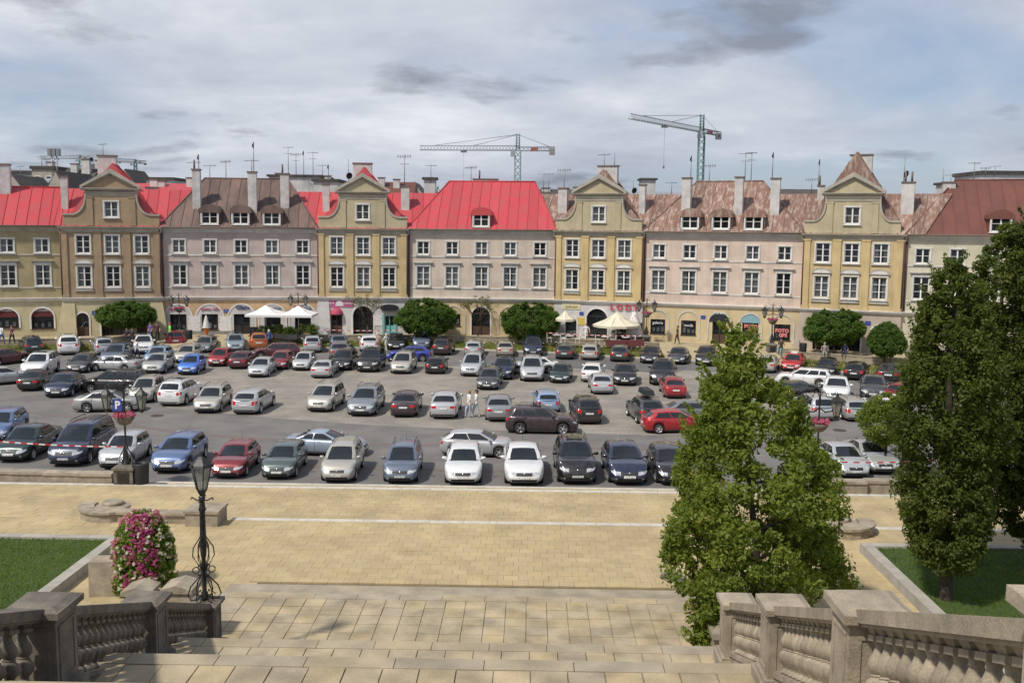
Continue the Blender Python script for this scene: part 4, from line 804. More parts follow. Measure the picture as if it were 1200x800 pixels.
# ---------------------------------------------------------------- cars
class CarShape:
    """x forward, y left, z up; body lofted over stations, cabin as two rings"""
    def __init__(s, L=4.25, W=1.77, Ht=1.46, wb=2.6, fo=.85, kind='hatch', belt=.97, hood=.80, cowl=None, r=.325, wt=None, rt=None, rb=None, deck=None):
        s.L, s.W, s.Ht = L, W, Ht; s.kind = kind; s.r = r; s.xf = L/2; s.xr = -L/2; s.wf = s.xf-fo; s.wr = s.wf-wb; s.belt = belt; s.hood = hood
        s.cw = s.wf-.22 if cowl is None else s.wf-cowl         # windscreen base
        s.wt = s.cw-(.86 if wt is None else wt)                # windscreen top
        s.rt = s.xr+(.42 if rt is None else rt); s.rb = s.xr+(.10 if rb is None else rb); s.deck = deck if deck else belt+.04
        s.F = [0, .16, .34, .52, .68, .80, .90, .97, 1.0]; s.WF = [.86, .955, .985, 1.0, .995, .975, .945, .885, .80]
        s.st = s.stations()
    def zt(s, x):
        P = [(s.xr, s.deck-.10), (s.xr+.10, s.deck-.01), (s.rb+.02, s.deck), (s.rt, s.belt+.03), (s.cw-.2, s.belt), (s.cw+.05, s.belt-.01), ((s.cw+s.xf)/2+.1, (s.belt+s.hood)/2+.035), (s.xf-.28, s.hood+.01), (s.xf-.08, s.hood-.07), (s.xf, s.hood-.13)]
        P.sort(); return float(np.interp(x, [p[0] for p in P], [p[1] for p in P]))
    def zb(s, x):
        z = .20 if abs(x) < s.L/2-.3 else .24; R = s.r+.05
        for w in (s.wf, s.wr):
            d = abs(x-w)
            if d < R: z = max(z, s.r+math.sqrt(R*R-d*d))
        return z
    def hw(s, x):
        e = s.L/2; k = .75 if x > 0 else .55; d = max(0, (abs(x)-(e-k))/k); return s.W/2*(1-(.27 if x > 0 else .17)*d**2.2)
    def stations(s):
        R = s.r+.05; xs = [s.xr, s.xr+.03, s.xr+.09, s.xr+.2, s.xf, s.xf-.03, s.xf-.09, s.xf-.2, s.xf-.34, s.cw, s.cw-.3]
        for w in (s.wf, s.wr): xs += [w+R*k for k in (-1.002, -.998, -.92, -.76, -.55, -.28, 0, .28, .55, .76, .92, .998, 1.002)]
        xs += list(np.linspace(s.wr+R+.2, s.wf-R-.2, 4)); xs = sorted(x for x in xs if s.xr <= x <= s.xf); o = [xs[0]]
        for x in xs[1:]:
            if x-o[-1] > .0015: o.append(x)
        return o
    def tuck(s, x, f):
        """ends lean in towards the top and bottom"""
        e = max(0, (abs(x)-(s.L/2-.30))/.30)
        k = (.05*max(0, .35-f)/.35+(.15 if x > 0 else .08)*max(0, f-.55)/.45)*e; return x-math.copysign(k, x)
    def pt(s, x, f, side=1):
        zb, zt = s.zb(x), s.zt(x); w = s.hw(x)*float(np.interp(f, s.F, s.WF)); return Vector((s.tuck(x, f), side*w, zb+(zt-zb)*f))
    def face(s, a, z, rear=False, off=0):
        """point on the front/rear fascia wrapped round the corner: a = signed distance from the centre line"""
        xe = s.xr if rear else s.xf; sg = -1 if rear else 1; side = 1 if a >= 0 else -1; a = abs(a)
        f = (z-s.zb(xe))/(s.zt(xe)-s.zb(xe)); w0 = s.pt(xe, min(max(f, 0), 1)).y
        if a <= w0: p = s.pt(xe, min(max(f, 0), 1)); p = Vector((p.x+sg*.05*(1-(a/w0)**2), a, p.z)); n = Vector((sg, 0, 0))
        else:
            d = a-w0; x = xe
            for k in range(60):
                p0 = s.pt(x, .5); x -= sg*.01; d -= (s.pt(x, .5)-p0).length
                if d <= 0: break
            f = (z-s.zb(x))/(s.zt(x)-s.zb(x)); p = s.pt(x, min(max(f, 0), .99)); t = min(1, (a-w0)/.25); n = Vector((sg*(1-t)+.1*sg, t*1.0+.3, 0)).normalized()
        p = p+n*off; return Vector((p.x, p.y*side, z if f <= 1 else p.z))
    def body(s):
        q = MB(); G = []
        for x in s.st:
            half = [s.pt(x, f) for f in s.F]; e = half[-1]; crown = [Vector((e.x, e.y*k, e.z+.028*(1-k*k))) for k in (.66, .33)]
            row = half+crown+[Vector((e.x, 0, e.z+.03))]; full = [Vector((p.x, -p.y, p.z)) for p in row]+row[::-1][1:]; G.append(full)
        q.grid(G, 0, True)
        for xe, idx, sg in ((s.xr, 0, -1), (s.xf, -1, 1)):
            r = G[idx]; n = len(r); rows = []
            for k in range(len(s.F)): a, b = r[k], r[n-1-k]; rows.append([Vector((a.x+sg*.05*(1-(1-2*t)**2), a.y+(b.y-a.y)*t, a.z)) for t in (0, .12, .3, .5, .7, .88, 1)])
            q.grid(rows, 0, True, flip=sg < 0)
            top = rows[-1]; cr = r[len(s.F)-1:n-len(s.F)+1]; q.add(list(top)+list(cr), [list(range(len(top)))+list(range(len(top)+len(cr)-1, len(top)-1, -1))], 0)
        # cabin shell
        zr = s.Ht; yb_ = lambda x: s.hw(x)*.90; s.yr = s.W/2*.69
        q2, glass = s.cabin(); 
        q.add(q2.v, q2.f, 0, True)
        return q, glass
    def cabin(s):
        q = MB(); glass = []; k = s.kind; zr = s.Ht-.03; wt, rt, rb, cw = s.wt, s.rt, s.rb, s.cw
        B = [cw-.02, cw-.20]; T = [wt, wt-.10]; span_b0, span_b1 = cw-.20, rb+.28 if k in ('hatch', 'wagon', 'suv', 'mpv', 'van') else rb+.16; span_t0, span_t1 = wt-.10, rt+.10
        ndoor = 2 if k != 'wagon' and k != 'mpv' and k != 'van' and k != 'suv' else 3
        cuts = [(0, .46), (.49, .92)] if ndoor == 2 else [(0, .385), (.41, .73), (.76, .97)]
        if k == 'coupe': cuts = [(0, .56), (.60, .95)]
        for a, b in cuts:
            for t in (a, b):
                if t > 0: B.append(span_b0+(span_b1-span_b0)*t); T.append(span_t0+(span_t1-span_t0)*t)
        B += [span_b1-.02 if B[-1] > span_b1 else span_b1-.02, rb]; T += [span_t1, rt]
        def row(i, f, side):   # point on the side at station i and height fraction f
            xb, xt = B[i], T[i]; zb = s.zt(xb)-.02; e0 = 1 if i in (0,) else 0; e1 = 1 if i == len(B)-1 else 0
            yb = s.hw(xb)*.895-(.10 if e0 else 0)-(.04 if e1 else 0); yt = s.yr-(.07 if e0 else 0)-(.05 if e1 else 0)
            xm = wt*.62+rt*.38; zt = zr-.022-(.075*max(0, (xm-xt)/(xm-rt))**2)*(1.0 if k not in ('van', 'suv', 'mpv') else .55)-.035*max(0, (xt-xm)/(wt-xm))**2-(.03 if e1 else 0); bul = .035*math.sin(PI*f)
            return Vector((xb+(xt-xb)*f, side*(yb+(yt-yb)*f+bul), zb+(zt-zb)*f))
        FR = [0, .10, .50, .86, 1.0]; n = len(B)
        for side in (-1, 1):
            gi = 1
            pairs = [(j, j+1) for j in range(1, n-2, 2)][:len(cuts)]
            for j in range(n-1):
                isg = (j, j+1) in pairs
                for r in range(4):
                    quad = [row(j, FR[r], side), row(j+1, FR[r], side), row(j+1, FR[r+1], side), row(j, FR[r+1], side)]
                    if isg and r in (1, 2): continue
                    q.add(quad, [(0, 1, 2, 3)], 0, True)
                if isg:
                    g = MB(); P = [[row(j, f, side)+Vector((0, -side*.006, 0)), row(j+1, f, side)+Vector((0, -side*.006, 0))] for f in FR[1:4]]; g.grid(P); glass.append(('side_window', g))
        def screen(i, front):
            C0 = [-1, -.90, -.45, 0, .45, .90, 1]; FR2 = [0, .07, .5, .93, 1.0] if front else [0, (.12 if k not in ('sedan',) else .05), .5, .90, 1.0]; rows = []
            for f in FR2:
                p = row(i, f, 1); sg = 1 if front else -1; rows.append([Vector((p.x+sg*(.13*(1-f)+.05*f)*(1-c*c), c*p.y, p.z+.045*f*(1-c*c))) for c in C0])
            for r in range(4):
                for c in range(6):
                    if r in (1, 2) and 1 <= c <= 4: continue
                    q.add([rows[r][c], rows[r][c+1], rows[r+1][c+1], rows[r+1][c]], [(0, 1, 2, 3)], 0, True)
            g = MB(); d = Vector((-.006 if front else .006, 0, -.004)); g.grid([[p+d for p in r_[1:6]] for r_ in rows[1:4]]); glass.append(('windscreen' if front else 'rear_window', g)); return rows[-1]
        f_ = screen(0, True); r_ = screen(n-1, False)
        # roof
        rows = [f_]
        for i in range(1, n-1):
            p = row(i, 1, 1); rows.append([Vector((p.x, c*p.y, p.z+.06*(1-c*c)*(1 if 0 < i < n-1 else .5))) for c in (-1, -.90, -.45, 0, .45, .90, 1)])
        rows.append(r_); q.grid(rows); return q, glass
def make_car(name, sh, kind, accessories=()):
    t = thing(name, 'x', 'car'); q, glass = sh.body(); b = q.build('body', [M_PAINT], t, sharp=48)
    for nm, g in glass: g.build(nm, [M['carglass']], t, fixn=False)
    # wheels
    r = sh.r; ty = MB(); ty.lathe([(r*.66, -.1), (r*.92, -.1), (r, -.07), (r, .07), (r*.92, .1), (r*.66, .1), (r*.64, .02)], 20, cap=False); ty.lathe([(.01, .03), (r*.66, .03)], 20, cap=False); ty_me = ty.mesh('wheel', M['tyre'], sharp=50, fixn=True)
    rm = MB(); rm.lathe([(r*.70, .085), (r*.66, .098), (r*.60, .09), (r*.58, .05)], 20, cap=False); rm.lathe([(.01, .085), (r*.15, .085), (r*.18, .05)], 10, cap=False)
    for i in range(5):
        a = 2*PI*i/5; T = Matrix.Rotation(a, 4, 'Z'); rm.add([(r*.1, -.035, .08), (r*.62, -.05, .07), (r*.62, .05, .07), (r*.1, .035, .08), (r*.1, -.035, .05), (r*.62, -.05, .04), (r*.62, .05, .04), (r*.1, .035, .05)], [(0, 1, 2, 3), (0, 4, 5, 1), (3, 2, 6, 7)], 0, False, T)
    rm_me = rm.mesh('rim', M['rim'], fixn=True)
    for x in (sh.wf, sh.wr):
        for s_ in (-1, 1):
            o = link('wheel', ty_me, t, (x, s_*(sh.W/2-.115), r)); o.rotation_euler = (-PI/2*s_, 0, 0); link('rim', rm_me, o)
    it = MB(); xs = np.linspace(sh.rt+.25, sh.cw-.25, 6); wi = sh.hw(0)*.80
    it.grid([[(x, -wi, sh.zt(x)+.045), (x, 0, sh.zt(x)+.06), (x, wi, sh.zt(x)+.045)] for x in [max(sh.rb+.25, sh.xr+.3), *xs, sh.cw-.08]], smooth=False)
    for x in (sh.cw-1.25, sh.cw-2.1):
        for y in (-.36, .36): it.box(x-.07, x+.07, y-.23, y+.23, sh.belt-.1, sh.belt+.16, 0, top=(.02, .04)); it.box(x-.05, x+.05, y-.12, y+.12, sh.belt+.16, sh.belt+.34, 0, top=(.015, .03))
    it.build('interior', M['seat'], t, fixn=False)
    q = MB(); w = sh.W/2-.24; q.box(sh.xr+.12, sh.xf-.12, -w, w, .17, .62); q.box(sh.wr+sh.r+.1, sh.wf-sh.r-.1, -sh.W/2+.09, sh.W/2-.09, .16, .26); q.build('underbody', M['black'], t)
    def patch(nm, a0, a1, z0, z1, m, rear=False, off=.008, n=5, zs0=None, zs1=None):
        q = MB(); zs0 = z0 if zs0 is None else zs0; zs1 = z1 if zs1 is None else zs1; R = []
        for u in (0, .5, 1): R.append([sh.face(a0+(a1-a0)*i/n, (z0+(zs0-z0)*i/n)*(1-u)+(z1+(zs1-z1)*i/n)*u, rear, off) for i in range(n+1)])
        q.grid(R); return q.build(nm, m, t, fixn=False)
    h = sh.hood; w = sh.hw(sh.xf)
    for s_ in (-1, 1): patch('headlight', s_*w*.60, s_*(w*.60+.50), h-.29, h-.14, M['lampclear'], zs0=h-.19, zs1=h-.10)
    patch('grille', -w*.56, w*.56, h-.285, h-.155, M['black'], n=6); patch('lower_grille', -w*.86, w*.86, .25, .365, M['black'], n=6, off=.012)
    for s_ in (-1, 1): patch('fog_light', s_*w*.80, s_*w*.98, .31, .38, M['lampclear'], n=2)
    patch('number_plate', -.26, .26, .39, .50, M['plate'], off=.02, n=2)
    d = sh.deck; wr_ = sh.hw(sh.xr)
    if kind in ('sedan', 'coupe'):
        for s_ in (-1, 1): patch('tail_light', s_*wr_*.58, s_*(wr_*.58+.42), d-.30, d-.15, M['red'], True)
        patch('number_plate', -.26, .26, d-.36, d-.25, M['plate'], True, .02, 2)
    else:
        for s_ in (-1, 1): patch('tail_light', s_*wr_*.70, s_*(wr_*.70+.40), d-.38, d-.12, M['red'], True, zs0=d-.28)
        patch('number_plate', -.26, .26, d-.42, d-.31, M['plate'], True, .02, 2)
    patch('rear_bumper_trim', -wr_*.9, wr_*.9, .27, .35, M['black'], True, n=6)
    q = MB(); e = sh.face(0, h-.2, False, .02); q.lathe([(.055, 0), (.055, .012), (.0, .014)], 12, T=Matrix.Translation(e) @ Matrix.Rotation(PI/2, 4, 'Y')); q.build('badge', M['chrome'], t)
    for s_ in (-1, 1):
        q = MB(); c = Vector((sh.cw-.32, s_*(sh.W/2+.05), sh.belt+.07)); V = []
        for zz_, k in ((-.07, .75), (.0, 1), (.07, .8)): V.append([c+Vector((.07*k*math.cos(2*PI*i/8), .12*k*math.sin(2*PI*i/8), zz_)) for i in range(9)])
        q.grid(V); q.add([V[0][i] for i in range(8)], [list(range(8))]); q.add([V[2][i] for i in range(8)], [list(range(8))]); q.box(c.x-.03, c.x+.03, *sorted((c.y-s_*.16, c.y-s_*.05)), c.z-.06, c.z-.02); q.build('wing_mirror', M_PAINT, t)
        for x in ((sh.cw-1.05, sh.cw-1.95) if kind not in ('coupe',) else (sh.cw-1.15,)):
            p = sh.pt(x, .86, s_); q = MB(); q.cbox((p.x, p.y+s_*.012, p.z), (.17, .03, .025)); q.build('door_handle', M_PAINT, t)
        # door seams and sill moulding, cut as thin dark gaps
        for x in ((sh.cw-.22, sh.cw-1.22, sh.cw-2.08) if kind != 'coupe' else (sh.cw-.2, sh.cw-1.4)):
            if x < sh.wr+.1: x = sh.wr+.2
            q = MB(); q.grid([[sh.pt(x-.008, f, s_)+Vector((0, s_*.004, 0)) for f in (.16, .34, .52, .68, .8, .9, .97)], [sh.pt(x+.008, f, s_)+Vector((0, s_*.004, 0)) for f in (.16, .34, .52, .68, .8, .9, .97)]]); q.build('door_gap', M['black'], t, fixn=False)
    if 'rails' in accessories:
        for s_ in (-1, 1): q = MB(); y = s_*(sh.yr-.06); q.tube([(sh.wt-.25, y, sh.Ht-.01), (sh.wt-.33, y, sh.Ht+.06), (sh.rt+.4, y, sh.Ht+.06), (sh.rt+.3, y, sh.Ht-.01)], .018, 6); q.build('roof_rail', M['black'], t)
    if 'sunroof' in accessories: q = MB(); q.box(sh.wt-.95, sh.wt-.3, -.38, .38, sh.Ht+.012, sh.Ht+.04, 0, top=(.05, .05)); q.build('sunroof', M['carglass'], t)
    q = MB(); q.tube([(sh.rt+.3, 0, sh.Ht), (sh.rt+.05, 0, sh.Ht+.2)], .006, 4); q.build('aerial', M['black'], t)
    return t
KN = {
 'small': (CarShape(L=3.75, W=1.67, Ht=1.49, wb=2.45, fo=.72, hood=.80, belt=.96, cowl=.38, wt=.66, rt=.34, rb=.06, r=.29), 'hatch', ()),
 'hatch': (CarShape(), 'hatch', ()),
 'leon': (CarShape(L=4.3, W=1.78, Ht=1.46, wb=2.58, fo=.88, hood=.79, belt=.98, cowl=.24, wt=.92, rt=.62, rb=.10), 'hatch', ()),
 'sedan': (CarShape(L=4.55, W=1.77, Ht=1.45, wb=2.65, fo=.88, kind='sedan', rt=1.22, rb=.62, deck=1.0), 'sedan', ()),
 'old': (CarShape(L=4.45, W=1.70, Ht=1.42, wb=2.6, fo=.82, kind='sedan', hood=.76, belt=.90, cowl=.42, wt=.70, rt=1.25, rb=.80, deck=.98, r=.295), 'sedan', ()),
 'coupe': (CarShape(L=4.6, W=1.82, Ht=1.40, wb=2.7, fo=.95, kind='coupe', hood=.76, belt=.95, cowl=.40, wt=.95, rt=1.40, rb=.60, deck=1.0, r=.325), 'coupe', ()),
 'wagon': (CarShape(L=4.6, W=1.77, Ht=1.50, wb=2.68, fo=.90, kind='wagon', rt=.42, rb=.08), 'wagon', ('rails',)),
 'mpv': (CarShape(L=4.4, W=1.80, Ht=1.63, wb=2.72, fo=.84, kind='mpv', hood=.86, belt=1.03, cowl=.12, wt=.98, rt=.36, rb=.06), 'mpv', ('rails',)),
 'suv': (CarShape(L=4.42, W=1.84, Ht=1.66, wb=2.63, fo=.88, kind='suv', hood=.92, belt=1.10, cowl=.34, wt=.74, rt=.5, rb=.10, r=.36), 'suv', ('rails', 'sunroof')),
 'van': (CarShape(L=4.85, W=1.88, Ht=1.80, wb=2.87, fo=.95, kind='van', hood=.90, belt=1.08, cowl=.05, wt=1.05, rt=.34, rb=.06, r=.33), 'van', ('rails',)),
}
CC = dict(silver=(.46, .47, .48), silver2=(.38, .38, .37), white=(.80, .80, .79), grey=(.17, .18, .19), dgrey=(.055, .058, .062), black=(.012, .012, .014), navy=(.015, .022, .06), dgreen=(.018, .04, .04), green=(.075, .105, .10),
 blue=(.08, .16, .40), blueg=(.10, .16, .31), brightblue=(.05, .18, .62), royal=(.035, .06, .36), lightblue=(.26, .38, .55), steel=(.12, .15, .21), red=(.42, .012, .02), dred=(.22, .015, .02), maroon=(.085, .012, .022), plum=(.05, .03, .035), orange=(.42, .13, .03), beige=(.36, .33, .27), champ=(.44, .42, .37))
PROTO = {}; CARS = []
def car(kind, colour, x0, x1, yb, ang, label, **k): CARS.append((kind, colour, x0, x1, yb, ang, label, k))
c = car
# near row, fronts to the steps
c('hatch', 'blueg', -34, 38, 521, -118, 'pale blue hatchback half out of the frame at the left edge of the lane')
c('old', 'dgreen', -14, 80, 543, -122, 'dark green saloon with pale headlights, first in the nearest row from the left', wag=1)
c('van', 'navy', 50, 142, 548, -120, 'dark navy people carrier with roof rails parked left of the silver supermini')
c('small', 'silver', 110, 182, 551, -118, 'silver supermini parked behind the left lamp pedestal')
c('hatch', 'blueg', 172, 248, 556, -116, 'mid blue older hatchback beside the red hatchback, near row', s=.98)
c('leon', 'dred', 246, 306, 562, -112, 'dark red hatchback in the near row above the iron lamp')
c('hatch', 'green', 303, 363, 563, -110, 'dark grey green hatchback in the near row right of the red one')
c('mpv', 'champ', 375, 427, 567, -101, 'champagne silver people carrier in the near row below the blue silver coupe')
c('mpv', 'steel', 448, 496, 568, -93, 'slate grey rounded people carrier standing alone in the near row')
c('hatch', 'white', 519, 567, 570, -91, 'white hatchback with black grille, left one of two white cars side by side')
c('sedan', 'white', 587, 641, 571, -83, 'white saloon, right one of two white cars side by side in the near row')
c('suv', 'black', 646, 702, 569, -79, 'black tall hatchback in the near row right of the white saloon', s=.94)
c('leon', 'navy', 701, 763, 570, -72, 'dark navy hatchback in the near row between two black cars')
c('hatch', 'black', 754, 815, 570, -70, 'black hatchback in the near row against the leafy tree')
c('sedan', 'silver', 956, 1019, 562, -55, 'silver saloon with tall chrome grille right of the leafy tree')
c('coupe', 'silver2', 992, 1050, 557, -32, 'silver coupe in the near row next to the right stone wall')
# cars standing in the lane
c('coupe', 'lightblue', 332, 433, 537, -12, 'pale silvery blue coupe standing across the lane behind the near row', col=(.35, .42, .52))
c('leon', 'silver', 515, 607, 538, -8, 'silver hatchback standing across the lane behind the white cars')
c('suv', 'plum', 592, 677, 510, -6, 'dark brown off-roader standing side-on across the lane')
c('sedan', 'silver2', 84, 171, 484, -14, 'silver saloon driving in the lane behind the left lamp and parking sign')
# second row
c('mpv', 'champ', 147, 197, 473, -120, 'pale silver car with dark roof glass facing the lane, left of the white off-roader')
c('suv', 'white', 181, 243, 477, 47, 'white off-roader seen from behind with red lamps at left of the parking area')
c('wagon', 'champ', 223, 276, 485, -118, 'silver hatchback facing us between white off-roader and rounded silver car', s=.93)
c('leon', 'silver', 268, 327, 487, 40, 'rounded silver hatchback seen from behind at the left end of the open parking area')
c('mpv', 'champ', 356, 408, 484, -112, 'light silver people carrier facing us left of the grey estate')
c('wagon', 'grey', 403, 455, 489, -110, 'mid grey estate car facing us with silver grille', col=(.22, .24, .27))
c('sedan', 'plum', 455, 497, 490, 79, 'dark brown saloon seen from behind beside the silver saloon')
c('sedan', 'silver', 501, 543, 492, 78, 'silver saloon seen from behind beside two women in white')
c('sedan', 'grey', 567, 602, 495, 94, 'grey saloon seen from behind left of the brown off-roader', col=(.25, .26, .27))
c('hatch', 'lightblue', 624, 657, 485, 96, 'light blue hatchback mostly hidden behind the brown off-roader')
c('suv', 'plum', 666, 706, 498, 97, 'dark off-roader with big red lamps seen from behind right of the brown off-roader', col=(.03, .026, .026))
c('suv', 'dgrey', 735, 777, 499, 117, 'dark grey off-roader with a black roof box', box=1)
c('leon', 'red', 754, 830, 509, 14, 'bright red hatchback side-on at the edge of the leafy tree')
c('sedan', 'grey', 782, 840, 496, 5, 'grey car nearly hidden by the leafy tree behind the red hatchback')
# left part of the square
c('suv', 'white', 17, 77, 444, -135, 'white off-roader facing left among the cars at the left side')
c('leon', 'silver', -22, 31, 454, 25, 'light silver hatchback cut by the left frame edge')
c('sedan', 'black', 18, 68, 459, 50, 'black saloon seen from behind at the left, pale number plate')
c('sedan', 'navy', 48, 104, 467, -130, 'dark navy saloon with pale headlights at the edge of the left lane')
c('van', 'black', 103, 166, 462, 170, 'long black van standing behind the left street lamp')
c('hatch', 'dgrey', 77, 116, 438, -128, 'dark grey hatchback facing left behind the navy saloon')
c('wagon', 'steel', 112, 163, 428, -130, 'blue grey estate car at the left facing us')
c('old', 'silver', 117, 153, 436, -112, 'small silver saloon in front of the blue grey estate')
c('hatch', 'maroon', -14, 28, 430, 30, 'dark maroon hatchback at the far left edge')
c('suv', 'dgreen', 20, 53, 416, 70, 'dark teal off-roader parked at the far kerb on the left')
c('suv', 'white', 65, 96, 417, 82, 'white off-roader seen from behind at the far kerb on the left', s=.95)
c('suv', 'silver', 106, 134, 417, 80, 'silver off-roader seen from behind at the far kerb left of the round tree')
c('suv', 'white', 155, 182, 416, -92, 'white off-roader facing us under the leftmost round tree')
c('hatch', 'lightblue', 166, 206, 428, -122, 'light blue hatchback half hidden behind the silver saloon at left')
c('sedan', 'silver2', 163, 209, 439, -120, 'silver saloon facing us left of the bright blue hatchback')
c('small', 'brightblue', 205, 244, 440, -118, 'bright blue small tall hatchback')
c('wagon', 'champ', 201, 240, 426, -118, 'silver estate behind the bright blue hatchback')
c('suv', 'dred', 192, 219, 409, 75, 'dark red car parked under the left pair of lanterns')
c('wagon', 'grey', 228, 254, 414, -112, 'grey estate facing us at the far kerb near the ice cream figure')
c('suv', 'lightblue', 264, 288, 413, -95, 'pale grey blue off-roader facing us at the far kerb', col=(.25, .31, .36))
c('small', 'red', 242, 275, 430, -114, 'red rounded hatchback right of the bright blue one', col=(.33, .015, .02))
c('sedan', 'maroon', 266, 302, 433, 62, 'maroon saloon seen from behind in front of the maroon estate')
c('suv', 'orange', 291, 316, 411, 86, 'orange off-roader seen from behind at the far kerb')
c('wagon', 'maroon', 296, 350, 421, 192, 'maroon estate crossing behind the red hatchback, doors facing us')
c('leon', 'silver', 290, 324, 443, -100, 'silver hatchback facing us in front of the red hatchbacks')
c('hatch', 'dred', 313, 346, 434, -116, 'dark red hatchback facing us right behind the silver hatchback')
c('suv', 'silver2', 322, 345, 406, -90, 'silver car at the far kerb below the white parasols')
c('suv', 'silver', 354, 378, 414, 87, 'light silver off-roader seen from behind at the far kerb right of the parasols')
c('small', 'silver', 340, 373, 435, -100, 'stubby silver hatchback facing us left of the silver coupe')
c('coupe', 'silver', 363, 398, 444, 68, 'silver two-door coupe seen from behind')
c('wagon', 'black', 384, 423, 435, -116, 'black estate facing us beside the silver coupe')
c('sedan', 'grey', 371, 425, 423, 180, 'grey saloon crossing behind the black estate')
c('suv', 'steel', 386, 408, 412, 90, 'dark off-roader with red lamps at the far kerb under the pink sign')
c('hatch', 'white', 420, 446, 413, 90, 'white hatchback seen from behind at the far kerb near two people')
c('suv', 'black', 415, 455, 437, -118, 'black off-roader facing us left of the silver people carrier')
c('leon', 'black', 452, 476, 411, -92, 'black car facing us at the far kerb left of the round tree')
c('leon', 'royal', 452, 506, 424, 184, 'royal blue hatchback crossing behind the silver people carrier')
c('suv', 'steel', 482, 506, 410, -90, 'steel blue off-roader facing us under the second round tree')
c('mpv', 'champ', 455, 491, 439, -116, 'silver people carrier facing us in front of the royal blue car')
c('suv', 'plum', 507, 533, 417, 80, 'dark plum off-roader seen from behind at the far kerb')
c('hatch', 'black', 497, 526, 439, 82, 'black hatchback seen from behind with a bright number plate')
c('hatch', 'silver', 543, 569, 418, 78, 'silver hatchback seen from behind under the bare tree')
c('van', 'silver', 537, 572, 442, -113, 'tall silver people carrier facing us behind the dark grey saloon')
c('wagon', 'dgrey', 557, 591, 458, -108, 'dark grey saloon facing us at the front of the open area')
c('suv', 'navy', 575, 606, 446, -118, 'dark blue off-roader between the tall silver people carrier and the white car')
c('sedan', 'beige', 581, 603, 419, 88, 'beige saloon seen from behind at the far kerb')
c('mpv', 'navy', 612, 637, 418, -91, 'dark navy people carrier facing us under the third round tree')
c('sedan', 'white', 603, 649, 438, 184, 'white saloon crossing behind the silver people carrier')
c('mpv', 'silver', 605, 642, 448, -114, 'silver people carrier facing us in front of the white saloon')
c('hatch', 'dgrey', 650, 675, 422, 78, 'dark grey hatchback seen from behind left of the silver estate at the far kerb')
c('old', 'dgreen', 643, 672, 450, -104, 'dark green grey old saloon facing us')
c('sedan', 'white', 680, 709, 449, 74, 'white saloon seen from behind next to the silver one')
c('sedan', 'silver', 690, 718, 463, 91, 'silver saloon seen from behind in front of the white one')
c('wagon', 'champ', 679, 707, 423, 72, 'light silver estate seen from behind at the far kerb')
c('hatch', 'dgrey', 713, 742, 425, 70, 'very dark hatchback seen from behind left of the cafe parasol')
c('sedan', 'black', 717, 747, 453, -91, 'black saloon with white number plate facing us right of the silver saloon')
c('leon', 'black', 748, 777, 427, -112, 'black hatchback facing us at the far kerb right of the cafe parasol')
c('sedan', 'dgrey', 781, 809, 428, -108, 'dark grey saloon facing us at the far kerb on the sandy forecourt', col=(.04, .045, .055))
c('suv', 'black', 759, 794, 453, -82, 'black off-roader facing us behind the red saloon')
c('sedan', 'red', 773, 804, 468, 88, 'red saloon seen from behind at the edge of the leafy tree', col=(.3, .012, .02))
c('leon', 'black', 813, 843, 430, -105, 'black car peeking out left of the top of the leafy tree')
# right of the leafy tree
c('sedan', 'champ', 884, 915, 438, 72, 'champagne saloon seen from behind right of the leafy treetop')
c('sedan', 'red', 913, 947, 437, -118, 'bright red taxi saloon with a white roof sign', taxi=1)
c('wagon', 'white', 908, 976, 455, 176, 'long white estate crossing in front of the red taxi')
c('hatch', 'black', 954, 983, 443, -98, 'black hatchback facing us behind the white estate')
c('hatch', 'black', 986, 1021, 447, 62, 'black hatchback seen from behind beneath the clipped tree at right')
c('coupe', 'black', 1024, 1061, 451, 68, 'black coupe seen from behind beside the dark columnar tree')
c('hatch', 'black', 915, 953, 472, 28, 'black hatchback side-on behind the right street lamp')
c('sedan', 'white', 961, 999, 473, -84, 'white saloon facing us behind the right street lamp')
c('sedan', 'dgrey', 1006, 1041, 470, -86, 'dark saloon facing us behind the silver estate')
c('mpv', 'silver', 931, 976, 494, 112, 'silver people carrier seen from behind under the right lanterns')
c('wagon', 'silver2', 972, 1017, 495, 114, 'silver grey estate seen from behind right of the right street lamp')
c('leon', 'white', 1011, 1054, 493, 118, 'white hatchback seen from behind above the green bush')
c('hatch', 'dred', 1043, 1085, 474, 30, 'dark red car mostly hidden by the dark columnar tree')
c('leon', 'white', 1150, 1196, 566, -40, 'white car glimpsed behind the dark columnar trees')
PLACED = []
HD = {  # centre pixel -> heading for the cars whose direction differs from their neighbours
 80: 114, 120: 119, 36: 124, 168: -70, 366: 102, 397: 100, 433: 98, 303: 104, 276: -74, 205: 110, 520: 85, 556: 87, 592: 91, 624: -91, 494: -86, 464: -84, 1003: 64, 1042: 66, 899: 70, 930: -113, 968: -112,
 980: -108, 1023: -109, 934: 40, 662: 83, 693: 80, 727: 79, 762: -103, 795: -105, 212: 86, 298: 86, 475: 90, 521: 89, 585: 91, 641: 92, 686: 94, 756: 97, 995: 88, 1032: 91, 953: 93, 380: 90, 284: 92, 694: 80, 704: 90, 511: 89, 788: 88,
 43: 97, 732: -97, 334: -80, 241: -84, 264: 80, 978: -89, 1017: -48, 382: -6, 561: -6, 634: -3, 792: 7, 127: 6, 942: 159, 811: 2, 4: 40, 7: 60, 134: 176, 1064: 40}
def heading(x0, x1, yb, A):
    xc = (x0+x1)/2
    if x0 == 356: return -95
    for k, v in HD.items():
        if abs(k-xc) <= 1.1 and not (yb > 540 and v not in (-89, -48)): return v
    if yb > 540: return -89
    if -140 < A < -60: return -84-(xc-150)*.028
    return A
